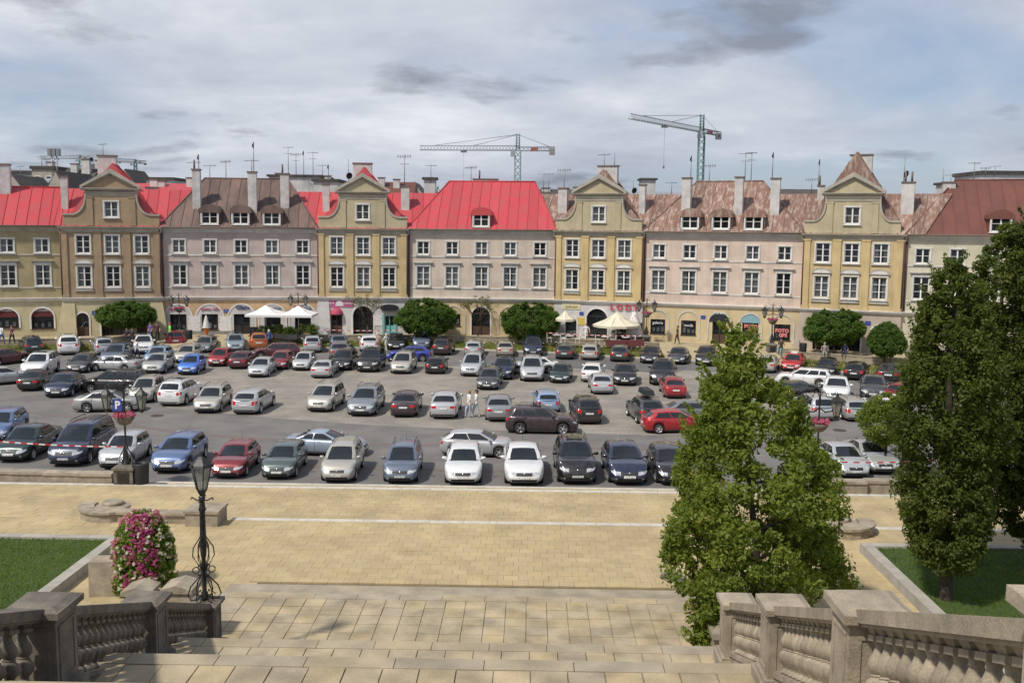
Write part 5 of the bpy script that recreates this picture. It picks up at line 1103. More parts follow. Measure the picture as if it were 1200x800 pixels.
def place(kind, col, x0, x1, yb, ang, label, k):
    sh, kd, acc = KN[kind]
    key = kind
    nm = {'suv': 'off_roader', 'mpv': 'people_carrier', 'van': 'people_carrier', 'wagon': 'estate_car', 'sedan': 'saloon_car', 'old': 'saloon_car', 'coupe': 'coupe_car'}.get(kind, 'hatchback_car')
    if key not in PROTO: t = PROTO[key] = make_car(nm, sh, kd, acc)
    else: t = clone(PROTO[key])
    t['label'] = label; t['category'] = 'car'; t['group'] = 'parked cars on the square'
    ang = heading(x0, x1, yb, ang); colr = k.get('col', CC[col]); sc = k.get('s', 1.0); a = math.radians(ang); tx = (x0+x1)/2
    p = at_z(tx, yb-6, 0); x, y = p.x, p.y
    def bbox(x, y, sc):
        P = []
        for u in (sh.xr+.05, sh.xf-.05):
            for v in (-sh.W/2, sh.W/2):
                for z in (0.0, .75): q = Vector((math.cos(a)*u-math.sin(a)*v, math.sin(a)*u+math.cos(a)*v, z))*sc; P.append(proj((x+q.x, y+q.y, q.z)))
        return min(p[0] for p in P), max(p[0] for p in P), max(p[1] for p in P)
    for it in range(12):
        b = bbox(x, y, sc); s_ = proj((x, y, 0))
        x += (tx-(b[0]+b[1])/2)/F*s_[2]; y -= (yb-b[2])*s_[2]**2/(F*H)*.8
        if it > 3: wd = (x1-x0-2)/(b[1]-b[0]); sc = max(.93, min(1.06, sc*wd))
    t.location = (x, y, 0); t.rotation_euler = (0, 0, a); t.scale = (sc, sc, sc)
    for o in t.children:
        if o.name.startswith(('body', 'wing_mirror', 'door_handle')): o.color = (*colr, 1)
    if k.get('box'): q = MB(); q.box(-1.2, .55, -.32, .32, sh.Ht+.05, sh.Ht+.36, 0, top=(.12, .05)); o = q.build('roof_box', M['black'], None, (x, y, 0), a); tag(o, 'black plastic roof box on the dark grey off-roader', 'roof box')
    if k.get('taxi'): q = MB(); q.box(-.1, .1, -.28, .28, sh.Ht+.01, sh.Ht+.16, 0, top=(.04, .03)); q.build('taxi_sign', M['white'], t)
    PLACED.append((label, x, y, a, sh.L*sc, sh.W*sc, x0, x1, yb, sc, bbox(x, y, sc)))
for a_ in CARS: place(*a_)
# ---------------------------------------------------------------- far pavement, verge and kerb
def pix_line(pts, z): return [at_z(x, y, z) for x, y in pts]
def resample(pts, xs):
    px = [p.x for p in pts]; return [Vector((x, float(np.interp(x, px, [p.y for p in pts])), 0)) for x in xs]
kerb_px = [(-160, 416), (60, 413), (200, 409.5), (400, 406.5), (520, 407.5), (640, 412), (740, 418), (830, 423), (900, 428), (1000, 436), (1060, 442), (1250, 462)]
wall_px = [(-160, 403), (0, 400), (200, 396.5), (400, 394.5), (500, 395), (600, 397), (740, 402), (820, 407), (900, 412), (1000, 419), (1060, 424), (1250, 440)]
XS = list(np.linspace(-62, 60, 62))
KL = resample(pix_line(kerb_px, .12), XS); WL = resample(pix_line(wall_px, .87), XS)
fac = []
for hh in (h0, g1, h1, g2, h2, g3, h3, g4, h4): fac += [Vector((*hh.a, 0)), Vector((*hh.b, 0))]
FL = resample(fac, XS)
mb = MB(); mb.grid([[(p.x, p.y, ZG) for p in WL], [(p.x, p.y+1.5, ZG) for p in FL]], smooth=False); mb.grid([[(p.x, p.y, ZG) for p in WL], [(p.x, p.y, .1) for p in WL]], smooth=False); struct('pavement', mb, M['terr'])
def is_sand(x): 
    px = proj((x, 100, .5))[0]; return 206 < px < 322 or 752 < px < 882
for nm, m, cond in (('verge', M['drygrass'], lambda x: not is_sand(x)), ('forecourt', M['terr'], is_sand)):
    mb = MB()
    for i in range(len(XS)-1):
        if cond((XS[i]+XS[i+1])/2):
            hi = .48 if nm == 'verge' else ZG-.004
            mb.add([(KL[i].x, KL[i].y, .13), (KL[i+1].x, KL[i+1].y, .13), (WL[i+1].x, WL[i+1].y, hi), (WL[i].x, WL[i].y, hi)], [(0, 1, 2, 3)])
    struct(nm, mb, m, fixn=False)
ker = MB()
kerb = thing('far_kerb', 'pale stone kerb along the far side of the car park', 'kerb', (0, 0, 0))
for i in range(len(XS)-1):
    d = (KL[i+1]-KL[i]); q = MB(); a = math.atan2(d.y, d.x); q.box(.005, d.length-.005, -.16, 0, -.05, .14); q.build('kerb_stone', M['line'], kerb, (KL[i].x, KL[i].y, 0), a)
tw = thing('verge_wall', 'long low stone wall between the grass verge and the far pavement', 'stone wall', (0, 0, 0))
for i in range(len(XS)-1):
    if not is_sand((XS[i]+XS[i+1])/2):
        d = (WL[i+1]-WL[i]); a = math.atan2(d.y, d.x); q = MB(); q.box(.006, d.length-.006, -.32, .02, .1, 1.02); q.box(.003, d.length-.003, -.36, .05, 1.02, 1.10); q.build('wall_block', M['stone'], tw, (WL[i].x, WL[i].y, 0), a)
rg = np.random.default_rng(5); seg = [i for i in range(len(XS)-1) if not is_sand((XS[i]+XS[i+1])/2)]; nb = 26000
si = rg.choice(seg, nb); u = rg.random(nb); v = rg.random(nb)*.95; K = np.array([tuple(p) for p in KL]); Wn = np.array([tuple(p) for p in WL])
A_ = K[si]*(1-u)[:, None]+K[si+1]*u[:, None]; B_ = Wn[si]*(1-u)[:, None]+Wn[si+1]*u[:, None]; P = A_*(1-v)[:, None]+B_*v[:, None]; P[:, 1] -= .25*v; z = .12+.36*v; h = rg.uniform(.08, .22, nb)
V = np.stack([np.stack([P[:, 0]-.03, P[:, 1], z], 1), np.stack([P[:, 0]+.03, P[:, 1], z], 1), np.stack([P[:, 0]+rg.normal(0, .04, nb), P[:, 1]+rg.normal(0, .04, nb), z+h], 1)], 1).reshape(-1, 3)
g = link('grass', np_mesh('grass', V, np.arange(nb*3).reshape(-1, 3), leaf_mat('verge_blade', (.11, .15, .03), (.24, .24, .07)), rg.random(nb))); tag(g, 'ragged yellowing grass on the verge behind the far parked cars', 'grass', kind='stuff')
# ---------------------------------------------------------------- foliage
def leaves(centres, radii, per, size, rg, flat=.8, tintv=None, outward=None, droop=0., aspect=.55):
    n = len(centres); k = per; C0 = np.repeat(centres, k, 0); R0 = np.repeat(radii, k, 0)
    d = rg.normal(size=(n*k, 3)); d /= np.linalg.norm(d, axis=1)[:, None]; r = rg.random(n*k)**.45
    P = C0+d*(r*R0)[:, None]*np.array([1, 1, flat]); P[:, 2] -= droop*np.abs(rg.normal(size=n*k))*R0
    nn = d*.7+rg.normal(size=(n*k, 3))*.55+np.array([0, 0, .45]); nn /= np.linalg.norm(nn, axis=1)[:, None]
    t = rg.normal(size=(n*k, 3)); t[:, 2] -= droop*2; t -= nn*(t*nn).sum(1)[:, None]; t /= np.linalg.norm(t, axis=1)[:, None]+1e-9; b = np.cross(nn, t)
    s = size*rg.uniform(.6, 1.3, n*k)[:, None]; V = np.stack([P-t*s*.5, P+b*s*aspect*.5-t*s*.05, P+t*s*.55-nn*s*.12, P-b*s*aspect*.5-t*s*.05], 1).reshape(-1, 3)
    ct = np.repeat(rg.normal(.5, .16, n) if tintv is None else tintv, k); tint = np.clip(ct+rg.normal(0, .13, n*k), 0, 1)
    return V, np.arange(n*k*4).reshape(-1, 4), tint
def crown_obj(par, name, arr, m, loc=None):
    V = np.concatenate([a[0] for a in arr]); off = 0; Fq = []
    for a in arr: Fq.append(a[1]+off); off += len(a[0])
    return link(name, np_mesh(name, V, np.concatenate(Fq), m, np.concatenate([a[2] for a in arr])), par, loc)
def trunk(par, pts, r0, r1, limbs=(), m=None):
    q = MB(); n = len(pts); q.tube(pts, [r0+(r1-r0)*i/(n-1) for i in range(n)], 9); t = q.build('trunk', m or M['bark'], par)
    for a, b, c_, r in limbs: q = MB(); q.tube([a, b, c_], [r, r*.7, r*.25], 6); q.build('limb', m or M['bark'], t)
    return t
def profile_tree(name, label, cat, base, prof, lean, ncl, per, size, m, seed, crad=(.35, .7), droop=0., surface=.55, tr=.16, gap=.0, squash=1.0, nlimb=14, lobes=1.0, sprays=0):
    """prof: (z, radius) pairs above the base; lean: x,y offset of the top"""
    rg = np.random.default_rng(seed); t = thing(name, label, cat, base); zs = np.array([p[0] for p in prof]); rs = np.array([p[1] for p in prof]); zt = zs.max()
    o = np.argsort(zs); zs, rs = zs[o], rs[o]; cen = []; lob = [(rg.uniform(0, 2*PI), rg.uniform(zs.min(), zs.max()), rg.uniform(.10, .30)) for _ in range(26)]
    wz = np.interp(np.linspace(zs.min(), zs.max(), 200), zs, rs); cw_ = np.cumsum(wz+.15); cw_ /= cw_[-1]
    while len(cen) < ncl:
        z = float(np.interp(rg.random(), cw_, np.linspace(zs.min(), zs.max(), 200))); R_ = float(np.interp(z, zs, rs)); a = rg.uniform(0, 2*PI)
        bump = 1.0-.10*lobes+lobes*sum(l[2]*math.exp(-((math.cos(a-l[0])-1)**2*9+((z-l[1])/(.13*zt))**2)) for l in lob)
        rr = R_*bump*(rg.random()**(.5*(1-surface))); 
        if rg.random() < gap and rr > .8*R_: continue
        cen.append((rr*math.cos(a)+lean[0]*z/zt, rr*math.sin(a)*squash+lean[1]*z/zt, z))
    cen = np.array(cen); rad = rg.uniform(crad[0], crad[1], len(cen))*np.interp(cen[:, 2], [zs.min(), zt*.7, zt], [1, 1, .55])
    arr = [leaves(cen, rad, per, size, rg, droop=droop)]
    if sprays:   # loose shoots standing out of the crown
        sc = []; 
        for i in range(sprays):
            z = rg.uniform(zs.min()+.3, zt); R_ = float(np.interp(z, zs, rs)); a = rg.uniform(0, 2*PI); d_ = np.array([math.cos(a)*.75, math.sin(a)*.75, .9])
            for k in range(5): p_ = np.array([R_*math.cos(a)*.98+lean[0]*z/zt, R_*math.sin(a)*.98+lean[1]*z/zt, z])+d_*.10*k; sc.append(p_)
        arr.append(leaves(np.array(sc), np.full(len(sc), .09), 9, size*.9, rg))
    L = lambda z: (lean[0]*z/zt, lean[1]*z/zt, z); limbs = []
    for i in range(nlimb):
        c_ = cen[rg.integers(len(cen))]; z0_ = max(zs.min()*.8, c_[2]-rg.uniform(.5, 1.6)); p = L(z0_); limbs.append((p, tuple((np.array(p)+c_)/2+np.array([0, 0, .15])), tuple(c_*.95+np.array(p)*.05), tr*.35))
    trunk(t, [(0, 0, -.3)]+[L(z) for z in np.linspace(.1, zt*.82, 7)], tr, tr*.25, limbs); crown_obj(t, 'crown', arr, m); return t
LM = dict(fresh=leaf_mat('leaf_fresh_green', (.10, .145, .018), (.20, .24, .04), (.30, .28, .08)), dark=leaf_mat('leaf_dark_green', (.05, .075, .012), (.115, .145, .026), (.17, .18, .045)), ball=leaf_mat('leaf_clipped_green', (.055, .105, .018), (.105, .175, .032), (.15, .21, .05)),
 brown=leaf_mat('leaf_sparse_olive', (.12, .10, .045), (.16, .15, .06)), deep=leaf_mat('leaf_deep_green', (.035, .055, .010), (.08, .105, .022)))  # deep: the darkest green of the leaf set
b = at_d(910, 400, F/43); base = (b.x, b.y, .75)
profile_tree('leafy_tree', 'tall bright green leafy tree right of centre beside the steps', 'tree', base, [(.0, .4), (.7, .9), (1.4, 1.7), (2.4, 2.15), (3.6, 1.95), (4.8, 1.65), (5.8, 1.5), (6.6, 1.2), (7.4, .75), (8.0, .35), (8.6, .06)], (-1.15, 0), 620, 120, .13, LM['fresh'], 11, (.14, .5), droop=.12, tr=.15, gap=.22, lobes=1.3, nlimb=24, sprays=190)
b = at_d(1127, 400, F/39.3); profile_tree('columnar_tree', 'dark green columnar tree with bare lower trunk on the right lawn', 'tree', (b.x, b.y, .85), [(1.15, .4), (1.6, .95), (3, 1.2), (5.0, 1.2), (7.2, 1.12), (8.6, .9), (9.6, .6), (10.4, .15)], (-.45, 0), 520, 150, .12, LM['dark'], 12, (.18, .45), droop=.35, tr=.24, gap=.25, sprays=90)
b = at_d(1240, 400, F/35.5); profile_tree('columnar_tree', 'very dark taller tree cut by the right frame edge', 'tree', (b.x, b.y, .85), [(1.0, .9), (2.5, 1.5), (5.0, 1.8), (8, 1.9), (10.0, 1.75), (11.6, 1.2), (12.6, .35)], (0, 0), 560, 130, .135, LM['deep'], 13, (.22, .5), droop=.3, tr=.26, gap=.15, sprays=60)
b = at_d(1180, 400, F/36.5); profile_tree('columnar_tree', 'dark tree with upright open top between the columnar tree and the right edge', 'tree', (b.x, b.y+1, .85), [(1.6, .5), (3, 1.0), (6.0, 1.25), (8.5, 1.25), (9.8, 1.0), (10.8, .6), (11.6, .15)], (.3, 0), 380, 110, .13, LM['dark'], 14, (.2, .45), droop=.25, tr=.2, gap=.2)
b = at_z(1040, 556, 0); profile_tree('round_bush', 'fresh green rounded bush behind the right stone wall', 'bush', (b.x+.2, b.y+.9, .0), [(1.5, .5), (2.0, .95), (2.8, 1.15), (3.4, .8), (3.9, .2)], (0, 0), 130, 110, .13, LM['fresh'], 15, (.28, .45), tr=.1, nlimb=5)
# ivy and shoots at the foot of the leafy tree
rg = np.random.default_rng(21); t = thing('ivy_shrub', 'bright green climbing shrub at the stone pier below the leafy tree', 'shrub', (0, 0, 0)); cs = []
for px, py, n_ in ((818, 700, 12), (828, 715, 16), (832, 732, 14), (836, 746, 12), (826, 752, 8), (812, 742, 4), (842, 725, 10)):
    for k in range(n_): p = at_d(px+rg.normal(0, 7), py+rg.normal(0, 7), F/(45+rg.normal(0, .6))); cs.append((p.x, p.y, max(p.z, 1.0)))
crown_obj(t, 'foliage', [leaves(np.array(cs), np.full(len(cs), .22), 46, .15, rg)], LM['fresh'])
q = MB(); q.box(-.36, .36, -.36, .36, -.1, 1.3); q.box(-.45, .45, -.45, .45, 1.3, 1.45); b = at_d(852, 735, F/46); o = q.build('stone_pier', M['stone'], None, (b.x, b.y, .6), BETA); tag(o, 'stone pier overgrown by the climbing shrub', 'stone pier')
def ball_tree(px, pyb, pyc, rx, rz, label, seed, zg=.5, tr=.1):
    b = at_z(px, pyb, zg); s_ = proj(b); s_ = F/s_[2]; zc = at_d(px, pyc, F/s_).z-zg; a, c_ = rx*.95/s_, rz*1.08/s_
    prof = [(zc-c_*.96, a*.35), (zc-c_*.7, a*.8), (zc-c_*.2, a*1.0), (zc+c_*.25, a*.92), (zc+c_*.65, a*.68), (zc+c_*.95, a*.2)]
    return profile_tree('round_tree', label, 'tree', (b.x, b.y, zg), prof, (0, 0), 300, 90, .2, LM['ball'], seed, (.28, .42), surface=.8, tr=tr, nlimb=6, lobes=.5)
ball_tree(150, 401, 367, 28, 14, 'leftmost round clipped tree in front of the pale yellow arcade', 31); ball_tree(498, 400, 370, 31, 20, 'second round clipped tree, left of the bare tree', 32); ball_tree(622, 401, 375, 33, 21, 'widest round clipped tree, right of the bare tree', 33)
ball_tree(977, 419, 382, 31, 20, 'round clipped tree before the taupe gateway at right', 34); ball_tree(1036, 428, 396, 17, 18, 'small round tree beside the dark columnar tree', 35)
def bare_tree(px, pyb, h, label, seed, nl=60):
    b = at_z(px, pyb, .5); rg = np.random.default_rng(seed); t = thing('bare_tree', label, 'tree', (b.x, b.y, .5)); q = MB(); tips = []
    q.tube([(0, 0, -.2), (0, 0, h*.35)], [.11, .08], 7); tk = q.build('trunk', M['bark'], t)
    for i in range(13):
        a = rg.uniform(0, 2*PI); r = rg.uniform(.5, 1) * h*.42; p1 = (math.cos(a)*r*.5, math.sin(a)*r*.5, h*.62); p2 = (math.cos(a)*r, math.sin(a)*r, h*rg.uniform(.72, 1)); q = MB(); q.tube([(0, 0, h*.34), p1, p2], [.045, .03, .01], 5)
        for k in range(5):
            f = rg.uniform(.3, 1); c0 = [p1[j]+(p2[j]-p1[j])*f for j in range(3)]; e = [c0[0]+rg.normal(0, .35), c0[1]+rg.normal(0, .35), c0[2]+rg.uniform(.0, .6)]; q.tube([c0, e], [.014, .006], 4); tips.append(e)
        q.build('limb', M['bark'], tk)
    crown_obj(t, 'crown', [leaves(np.array(tips), np.full(len(tips), .32), 12, .15, rg)], LM['brown'])
bare_tree(560, 400, 4.4, 'thin half bare tree between two round trees', 41); bare_tree(431, 400, 4.6, 'thin half bare tree before the whitewashed archway', 42)
# distant treetops behind the roofs
for px, py, w_, lab in ((528, 214, 12, 'small treetop showing behind the bright red roof'), (930, 222, 9, 'small treetop behind the peeling roof at right'), (770, 226, 6, 'tiny treetop behind the low roof right of the LODY house')):
    b = at_d(px, 262, 190); r = w_/6.1; profile_tree('distant_tree', lab, 'tree', (b.x, b.y, 0), [(10, r), (17, r*2), (12.2+(258-py)/6.1, r*.6)], (0, 0), 60, 40, .7, LM['ball'], px, (1, 1.6), tr=.3, nlimb=3)
# flower tower
b = at_z(170, 691, ZC); t = thing('flower_tower', 'tall column of magenta and white petunias on the yellow paving', 'flower column', (b.x, b.y, ZC)); rg = np.random.default_rng(51); n = 300; z = rg.uniform(.1, 2.45, n); a = rg.uniform(0, 2*PI, n); R_ = np.interp(z, [0, .4, 1.6, 2.2, 2.6], [.78, .86, .78, .55, .2])
cen = np.stack([R_*np.cos(a), R_*np.sin(a), z], 1); crown_obj(t, 'foliage', [leaves(cen, np.full(n, .17), 60, .11, rg)], leaf_mat('petunia_leaf', (.09, .15, .02), (.22, .29, .05)))
q = MB(); q.lathe([(.55, 0), (.6, .3), (.55, 1.8), (.3, 2.4)], 14); q.build('planter_core', M['deepg'] if 'deepg' in M else mat('planter_core', (.03, .05, .02), .9), t)
for nm, c1, c2, sel in (('magenta_blossoms', (.36, .05, .19), (.58, .17, .38), lambda a_, z_: abs(((a_+1.35) % (2*PI))-0) < .62 or abs(((a_+1.35) % (2*PI))-2*PI) < .55), ('white_blossoms', (.6, .5, .55), (.75, .7, .72), lambda a_, z_: rg.random() < .5), ('pink_blossoms', (.5, .16, .3), (.65, .3, .42), lambda a_, z_: (math.cos(a_+3.4) > .5 and rg.random() < .6) or z_ > 2.2)):
    cs = []
    while len(cs) < 230:
        z_ = rg.uniform(.1, 2.55); a_ = rg.uniform(0, 2*PI)
        if sel(a_, z_): r_ = float(np.interp(z_, [0, .4, 1.6, 2.2, 2.6], [.82, .92, .84, .62, .3]))+rg.uniform(0, .08); cs.append((r_*math.cos(a_), r_*math.sin(a_), z_))
    o = crown_obj(t, nm, [leaves(np.array(cs), np.full(len(cs), .07), 9, .085, rg, aspect=.9)], leaf_mat(nm, c1, c2))
# ---------------------------------------------------------------- street lamps
M['lglass'] = glass_mat('lantern_glass', (.35, .34, .30), .45)
def lantern(par, x, z, s_=1.0, hang=False):
    """six-sided lantern, z = bottom of glass body"""
    q = MB(); q.lathe([(.05*s_, z-.16*s_), (.09*s_, z-.1*s_), (.13*s_, z)], 6, smooth=False, T=Matrix.Translation((x, 0, 0))); q.lathe([(.30*s_, z+.58*s_), (.27*s_, z+.64*s_), (.13*s_, z+.78*s_), (.06*s_, z+.84*s_), (.03*s_, z+.96*s_)], 6, smooth=False, T=Matrix.Translation((x, 0, 0)))
    for i in range(6):
        a = PI/3*i; q.tube([(x+.125*s_*math.cos(a), .125*s_*math.sin(a), z), (x+.25*s_*math.cos(a), .25*s_*math.sin(a), z+.58*s_)], .015*s_, 4); q.tube([(x+.29*s_*math.cos(a), .29*s_*math.sin(a), z+.60*s_), (x+.30*s_*math.cos(a), .30*s_*math.sin(a), z+.70*s_)], .018*s_, 4)
    o = q.build('lantern', M['iron'], par); q = MB(); q.lathe([(.12*s_, z+.01), (.245*s_, z+.575*s_)], 6, smooth=False, cap=False, T=Matrix.Translation((x, 0, 0))); q.build('glass', M['lglass'], o, fixn=False); q = MB(); q.lathe([(.0, z+.2*s_), (.055*s_, z+.26*s_), (.06*s_, z+.34*s_), (.0, z+.42*s_)], 8, T=Matrix.Translation((x, 0, 0)), cap=False); q.build('bulb', M['white'], o); return o
def arc(cx, cz, r, a0, a1, n=10, y=0): return [(cx+r*math.cos(a0+(a1-a0)*i/n), y, cz+r*math.sin(a0+(a1-a0)*i/n)) for i in range(n+1)]
def twin_lamp(name, label, base, sc=1.0, ped=True, group=None):
    t = thing(name, label, 'street lamp', base, 0, group); t.scale = (sc,)*3; h0_ = 1.2 if ped else 0
    if ped:
        q = MB(); q.box(-.52, .52, -.52, .52, -.3, .22); q.box(-.44, .44, -.44, .44, .22, 1.0); q.box(-.5, .5, -.5, .5, 1.0, 1.1); q.box(-.46, .46, -.46, .46, 1.1, 1.2, 0, top=(.1, .1)); q.build('pedestal', M['stone_dark'], t)
        q = MB(); q.box(-.28, .28, -.455, -.44, .38, .88); q.build('plaque', M['iron'], t)
    q = MB(); q.lathe([(.20, h0_), (.17, h0_+.1), (.09, h0_+.25), (.13, h0_+.4), (.07, h0_+.55), (.045, h0_+.9), (.04, 4.4), (.06, 4.5), (.03, 4.8), (.05, 4.95), (.0, 5.1)], 10, cap=False); q.build('post', M['iron'], t)
    for i in range(4): a = PI/4+PI/2*i; T = Matrix.Rotation(a, 4, 'Z'); q = MB(); q.tube([(.06, 0, h0_+.9), (.12, 0, h0_+.65), (.28, 0, h0_+.42), (.30, 0, h0_+.15), (.2, 0, h0_+.08), (.16, 0, h0_+.2), (.22, 0, h0_+.28)], .028, 5, T=T); q.build('scroll', M['iron'], t)
    for s_ in (-1, 1):
        q = MB(); q.tube([(0, 0, 4.15), (s_*.25, 0, 3.95), (s_*.55, 0, 3.98), (s_*.80, 0, 4.28), (s_*.86, 0, 4.62), (s_*.80, 0, 4.82)], .035, 6); q.tube([(s_*.02, 0, 4.7)]+[(s_*(.05+.25*i/8), 0, 4.7+.22*math.sin(PI*i/8)) for i in range(9)]+[(s_*.42, 0, 4.6), (s_*.6, 0, 4.72), (s_*.72, 0, 4.9), (s_*.8, 0, 4.82)], .02, 5); q.build('arm', M['iron'], t); lantern(t, s_*.80, 3.78, 1.08)
    q = MB(); q.lathe([(.05, 3.0), (.25, 3.08), (.42, 3.3), (.44, 3.42), (.40, 3.44)], 14); bw = q.build('flower_bowl', M['stone_dark'], t)
    rg = np.random.default_rng(int(abs(base[0])*10)+3); n = 60; a = rg.uniform(0, 2*PI, n); r = .5*np.sqrt(rg.random(n)); cen = np.stack([r*np.cos(a), r*np.sin(a), 3.48+.1*rg.random(n)], 1)
    crown_obj(bw, 'blossoms', [leaves(cen, np.full(n, .09), 22, .09, rg, aspect=.9)], FLW); return t
FLW = leaf_mat('bowl_blossoms', (.45, .06, .2), (.6, .25, .38), (.7, .6, .62))
M['stone_dark2'] = M['stone_dark']
b = at_z(146, 572, ZA); l1 = twin_lamp('street_lamp', 'twin lantern lamp on stone pedestal beside the dark litter bin, with blue parking sign', (b.x, b.y+.3, 0), .985)
q = MB(); q.box(-.52, -.08, -.06, -.03, 3.68, 4.24); q.build('parking_sign', BD['blue'], l1); o = link('sign_lettering', text_mesh('P', .50, TX['whitet'], .008, .015), l1, (-.28, -.07, 3.95))
b = at_z(958, 580, ZA); twin_lamp('street_lamp', 'twin lantern lamp with pink flowers half hidden right of the leafy tree', (b.x, b.y+.3, 0), .985)
for px, pb, lab in ((211, 396, 'twin lantern lamp before the left end of the orange arcade'), (350, 394, 'twin lantern lamp between the two white parasols'), (757, 402, 'twin lantern lamp beside the LODY house corner'), (904, 412, 'twin lantern lamp between the two FOTO shop windows')):
    b = at_z(px, pb, .87); twin_lamp('street_lamp', lab, (b.x, b.y, .55), .93, group='twin lantern lamps along the far pavement')
# ornate lamp on the left pier
p = LP[0]; t = thing('ornate_lamp', 'tall ornate black iron lamp with scroll cage standing on the left stone pier', 'lamp post', (p.x, p.y, p.z))
q = MB(); q.lathe([(.10, 0), (.09, .1), (.06, .25), (.055, 1.1), (.075, 1.2), (.085, 1.35), (.07, 2.3), (.10, 2.35), (.075, 2.42), (.065, 2.6), (.09, 2.66), (.05, 2.72)], 10); q.build('post', M['iron'], t)
for i in range(6):
    a = PI/3*i+.3; T = Matrix.Rotation(a, 4, 'Z'); q = MB(); q.tube([(.04, 0, 1.9), (.07, 0, 1.65), (.24, 0, 1.38), (.26, 0, 1.16), (.12, 0, .92), (.05, 0, .82)], .016, 5, T=T); q.build('cage_bar', M['iron'], t)
    q = MB(); q.tube([(.05, 0, .72), (.12, 0, .62), (.33, 0, .38), (.40, 0, .16), (.33, 0, .03), (.18, 0, .03), (.13, 0, .14), (.2, 0, .22), (.26, 0, .15)], .018, 5, T=T); q.build('cage_bar', M['iron'], t)
    q = MB(); q.tube([(.06+0*k, 0, .78) if k == 0 else (.19+.085*math.cos(k*.8+2.6), 0, .80+.085*math.sin(k*.8+2.6)) for k in range(9)], .016, 5, T=T); q.build('scroll', M['iron'], t)
for s_ in (-1, 1):
    for T in (Matrix(), Matrix.Rotation(PI/2, 4, 'Z')): q = MB(); q.tube([(0, 0, 2.62), (s_*.12, 0, 2.58), (s_*.26, 0, 2.66), (s_*.28, 0, 2.60)], .02, 5, T=T); q.build('bracket', M['iron'], t)
lantern(t, 0, 2.86, 1.0)
# litter bins, boards, barrier tape
def bin_(px, py, z, label, s_=1): b = at_z(px, py, z); t = thing('litter_bin', label, 'litter bin', (b.x, b.y, z)); t.scale = (s_,)*3; q = MB(); q.lathe([(.26, .15), (.28, .2), (.31, .95), (.29, 1.0), (.26, .98), (.25, .3)], 14, cap=False); q.lathe([(.26, .16), (.0, .16)], 14, cap=False); q.build('bin_body', M['black'], t); q = MB(); q.tube([(-.34, 0, -.1), (-.34, 0, 1.25)], .035, 6); q.build('bin_post', M['iron'], t)
bin_(166, 571, ZA, 'dark litter bin beside the left lamp pedestal', 1.15); bin_(222, 399, .87, 'litter bin on the far pavement near the ice cream figure'); bin_(941, 415, .87, 'dark litter bin beside the seated person at right')
tr_, twh = mat('tape_red', (.5, .03, .03), .5), mat('tape_white', (.75, .75, .74), .5)
def tape(A, B, sag, label):
    A, B = Vector(A), Vector(B); q = MB(); n = max(6, int((B-A).length/.28)); d = (B-A).normalized()
    for i in range(n):
        P_ = []
        for u in (i/n, (i+1)/n): p = A+(B-A)*u; p.z -= sag*4*u*(1-u); P_ += [p, p+Vector((0, 0, .065))]
        q.add([P_[0], P_[2], P_[3], P_[1], P_[0]+Vector((0, .004, 0)), P_[2]+Vector((0, .004, 0)), P_[3]+Vector((0, .004, 0)), P_[1]+Vector((0, .004, 0))], [(0, 1, 2, 3), (7, 6, 5, 4), (0, 4, 5, 1), (3, 2, 6, 7)], i % 2)
    o = q.build('barrier_tape', [tr_, twh], fixn=False); tag(o, label, 'barrier tape')
a = at_d(-60, 512, F/24.6); b = at_d(144, 524, F/24.6); tape(a, b, .12, 'red and white barrier tape crossing in front of the left cars'); a = at_d(958, 541, F/24.4); b = at_d(1120, 539, F/24.4); tape(a, b, .1, 'red and white barrier tape in front of the silver cars at right')
a = at_z(372, 397, .9); b = at_z(470, 397, .9); tape((a.x, a.y, 1.8), (b.x, b.y, 1.75), .1, 'barrier tape along the whitewashed archway'); a = at_z(640, 401, .9); b = at_z(752, 404, .9); tape((a.x, a.y, 1.8), (b.x, b.y, 1.75), .1, 'barrier tape around the cafe under the cream parasol')
# ---------------------------------------------------------------- parasols, planters, cafe, ice cream figure
def parasol(px, py, wd, z0, z1, label, m, n=4, post_z=.87):
    b = at_z(px, py, post_z); t = thing('parasol', label, 'parasol', (b.x, b.y, post_z), 0); q = MB(); a0 = PI/4 if n == 4 else 0; R_ = wd/2*(1.414 if n == 4 else 1)
    ring = lambda r, z: [(r*math.cos(a0+2*PI*i/n), r*math.sin(a0+2*PI*i/n), z) for i in range(n+1)]
    q.grid([ring(.03, z1), ring(R_*.5, z1-(z1-z0)*.62), ring(R_, z0), ring(R_*.99, z0-.22)], smooth=False); q.build('canopy', m, t, fixn=False); q = MB(); q.tube([(0, 0, 0), (0, 0, z1)], .035, 8); q.lathe([(.35, 0), (.35, .08), (.05, .12)], 12); q.build('pole', M['white'], t)
    for i in range(n): q = MB(); e = ring(R_, z0-.02)[i]; q.tube([(0, 0, z1-.1), e], .015, 4); q.build('rib', M['metal'], t)
    return t
CW = mat('canvas_white', (.78, .77, .75), .8); CR = mat('canvas_cream', (.68, .62, .48), .8)
parasol(312, 395, 3.3, 2.35, 3.15, 'left one of two white square parasols at the bakery', CW); parasol(350, 395.5, 3.3, 2.35, 3.15, 'right one of two white square parasols at the bakery', CW)
parasol(722, 401, 4.6, 1.75, 2.9, 'large round cream parasol before the LODY letters', CR, 10); parasol(662, 399, 2.0, 2.15, 2.95, 'small cream parasol beside the widest round tree', CR, 8)
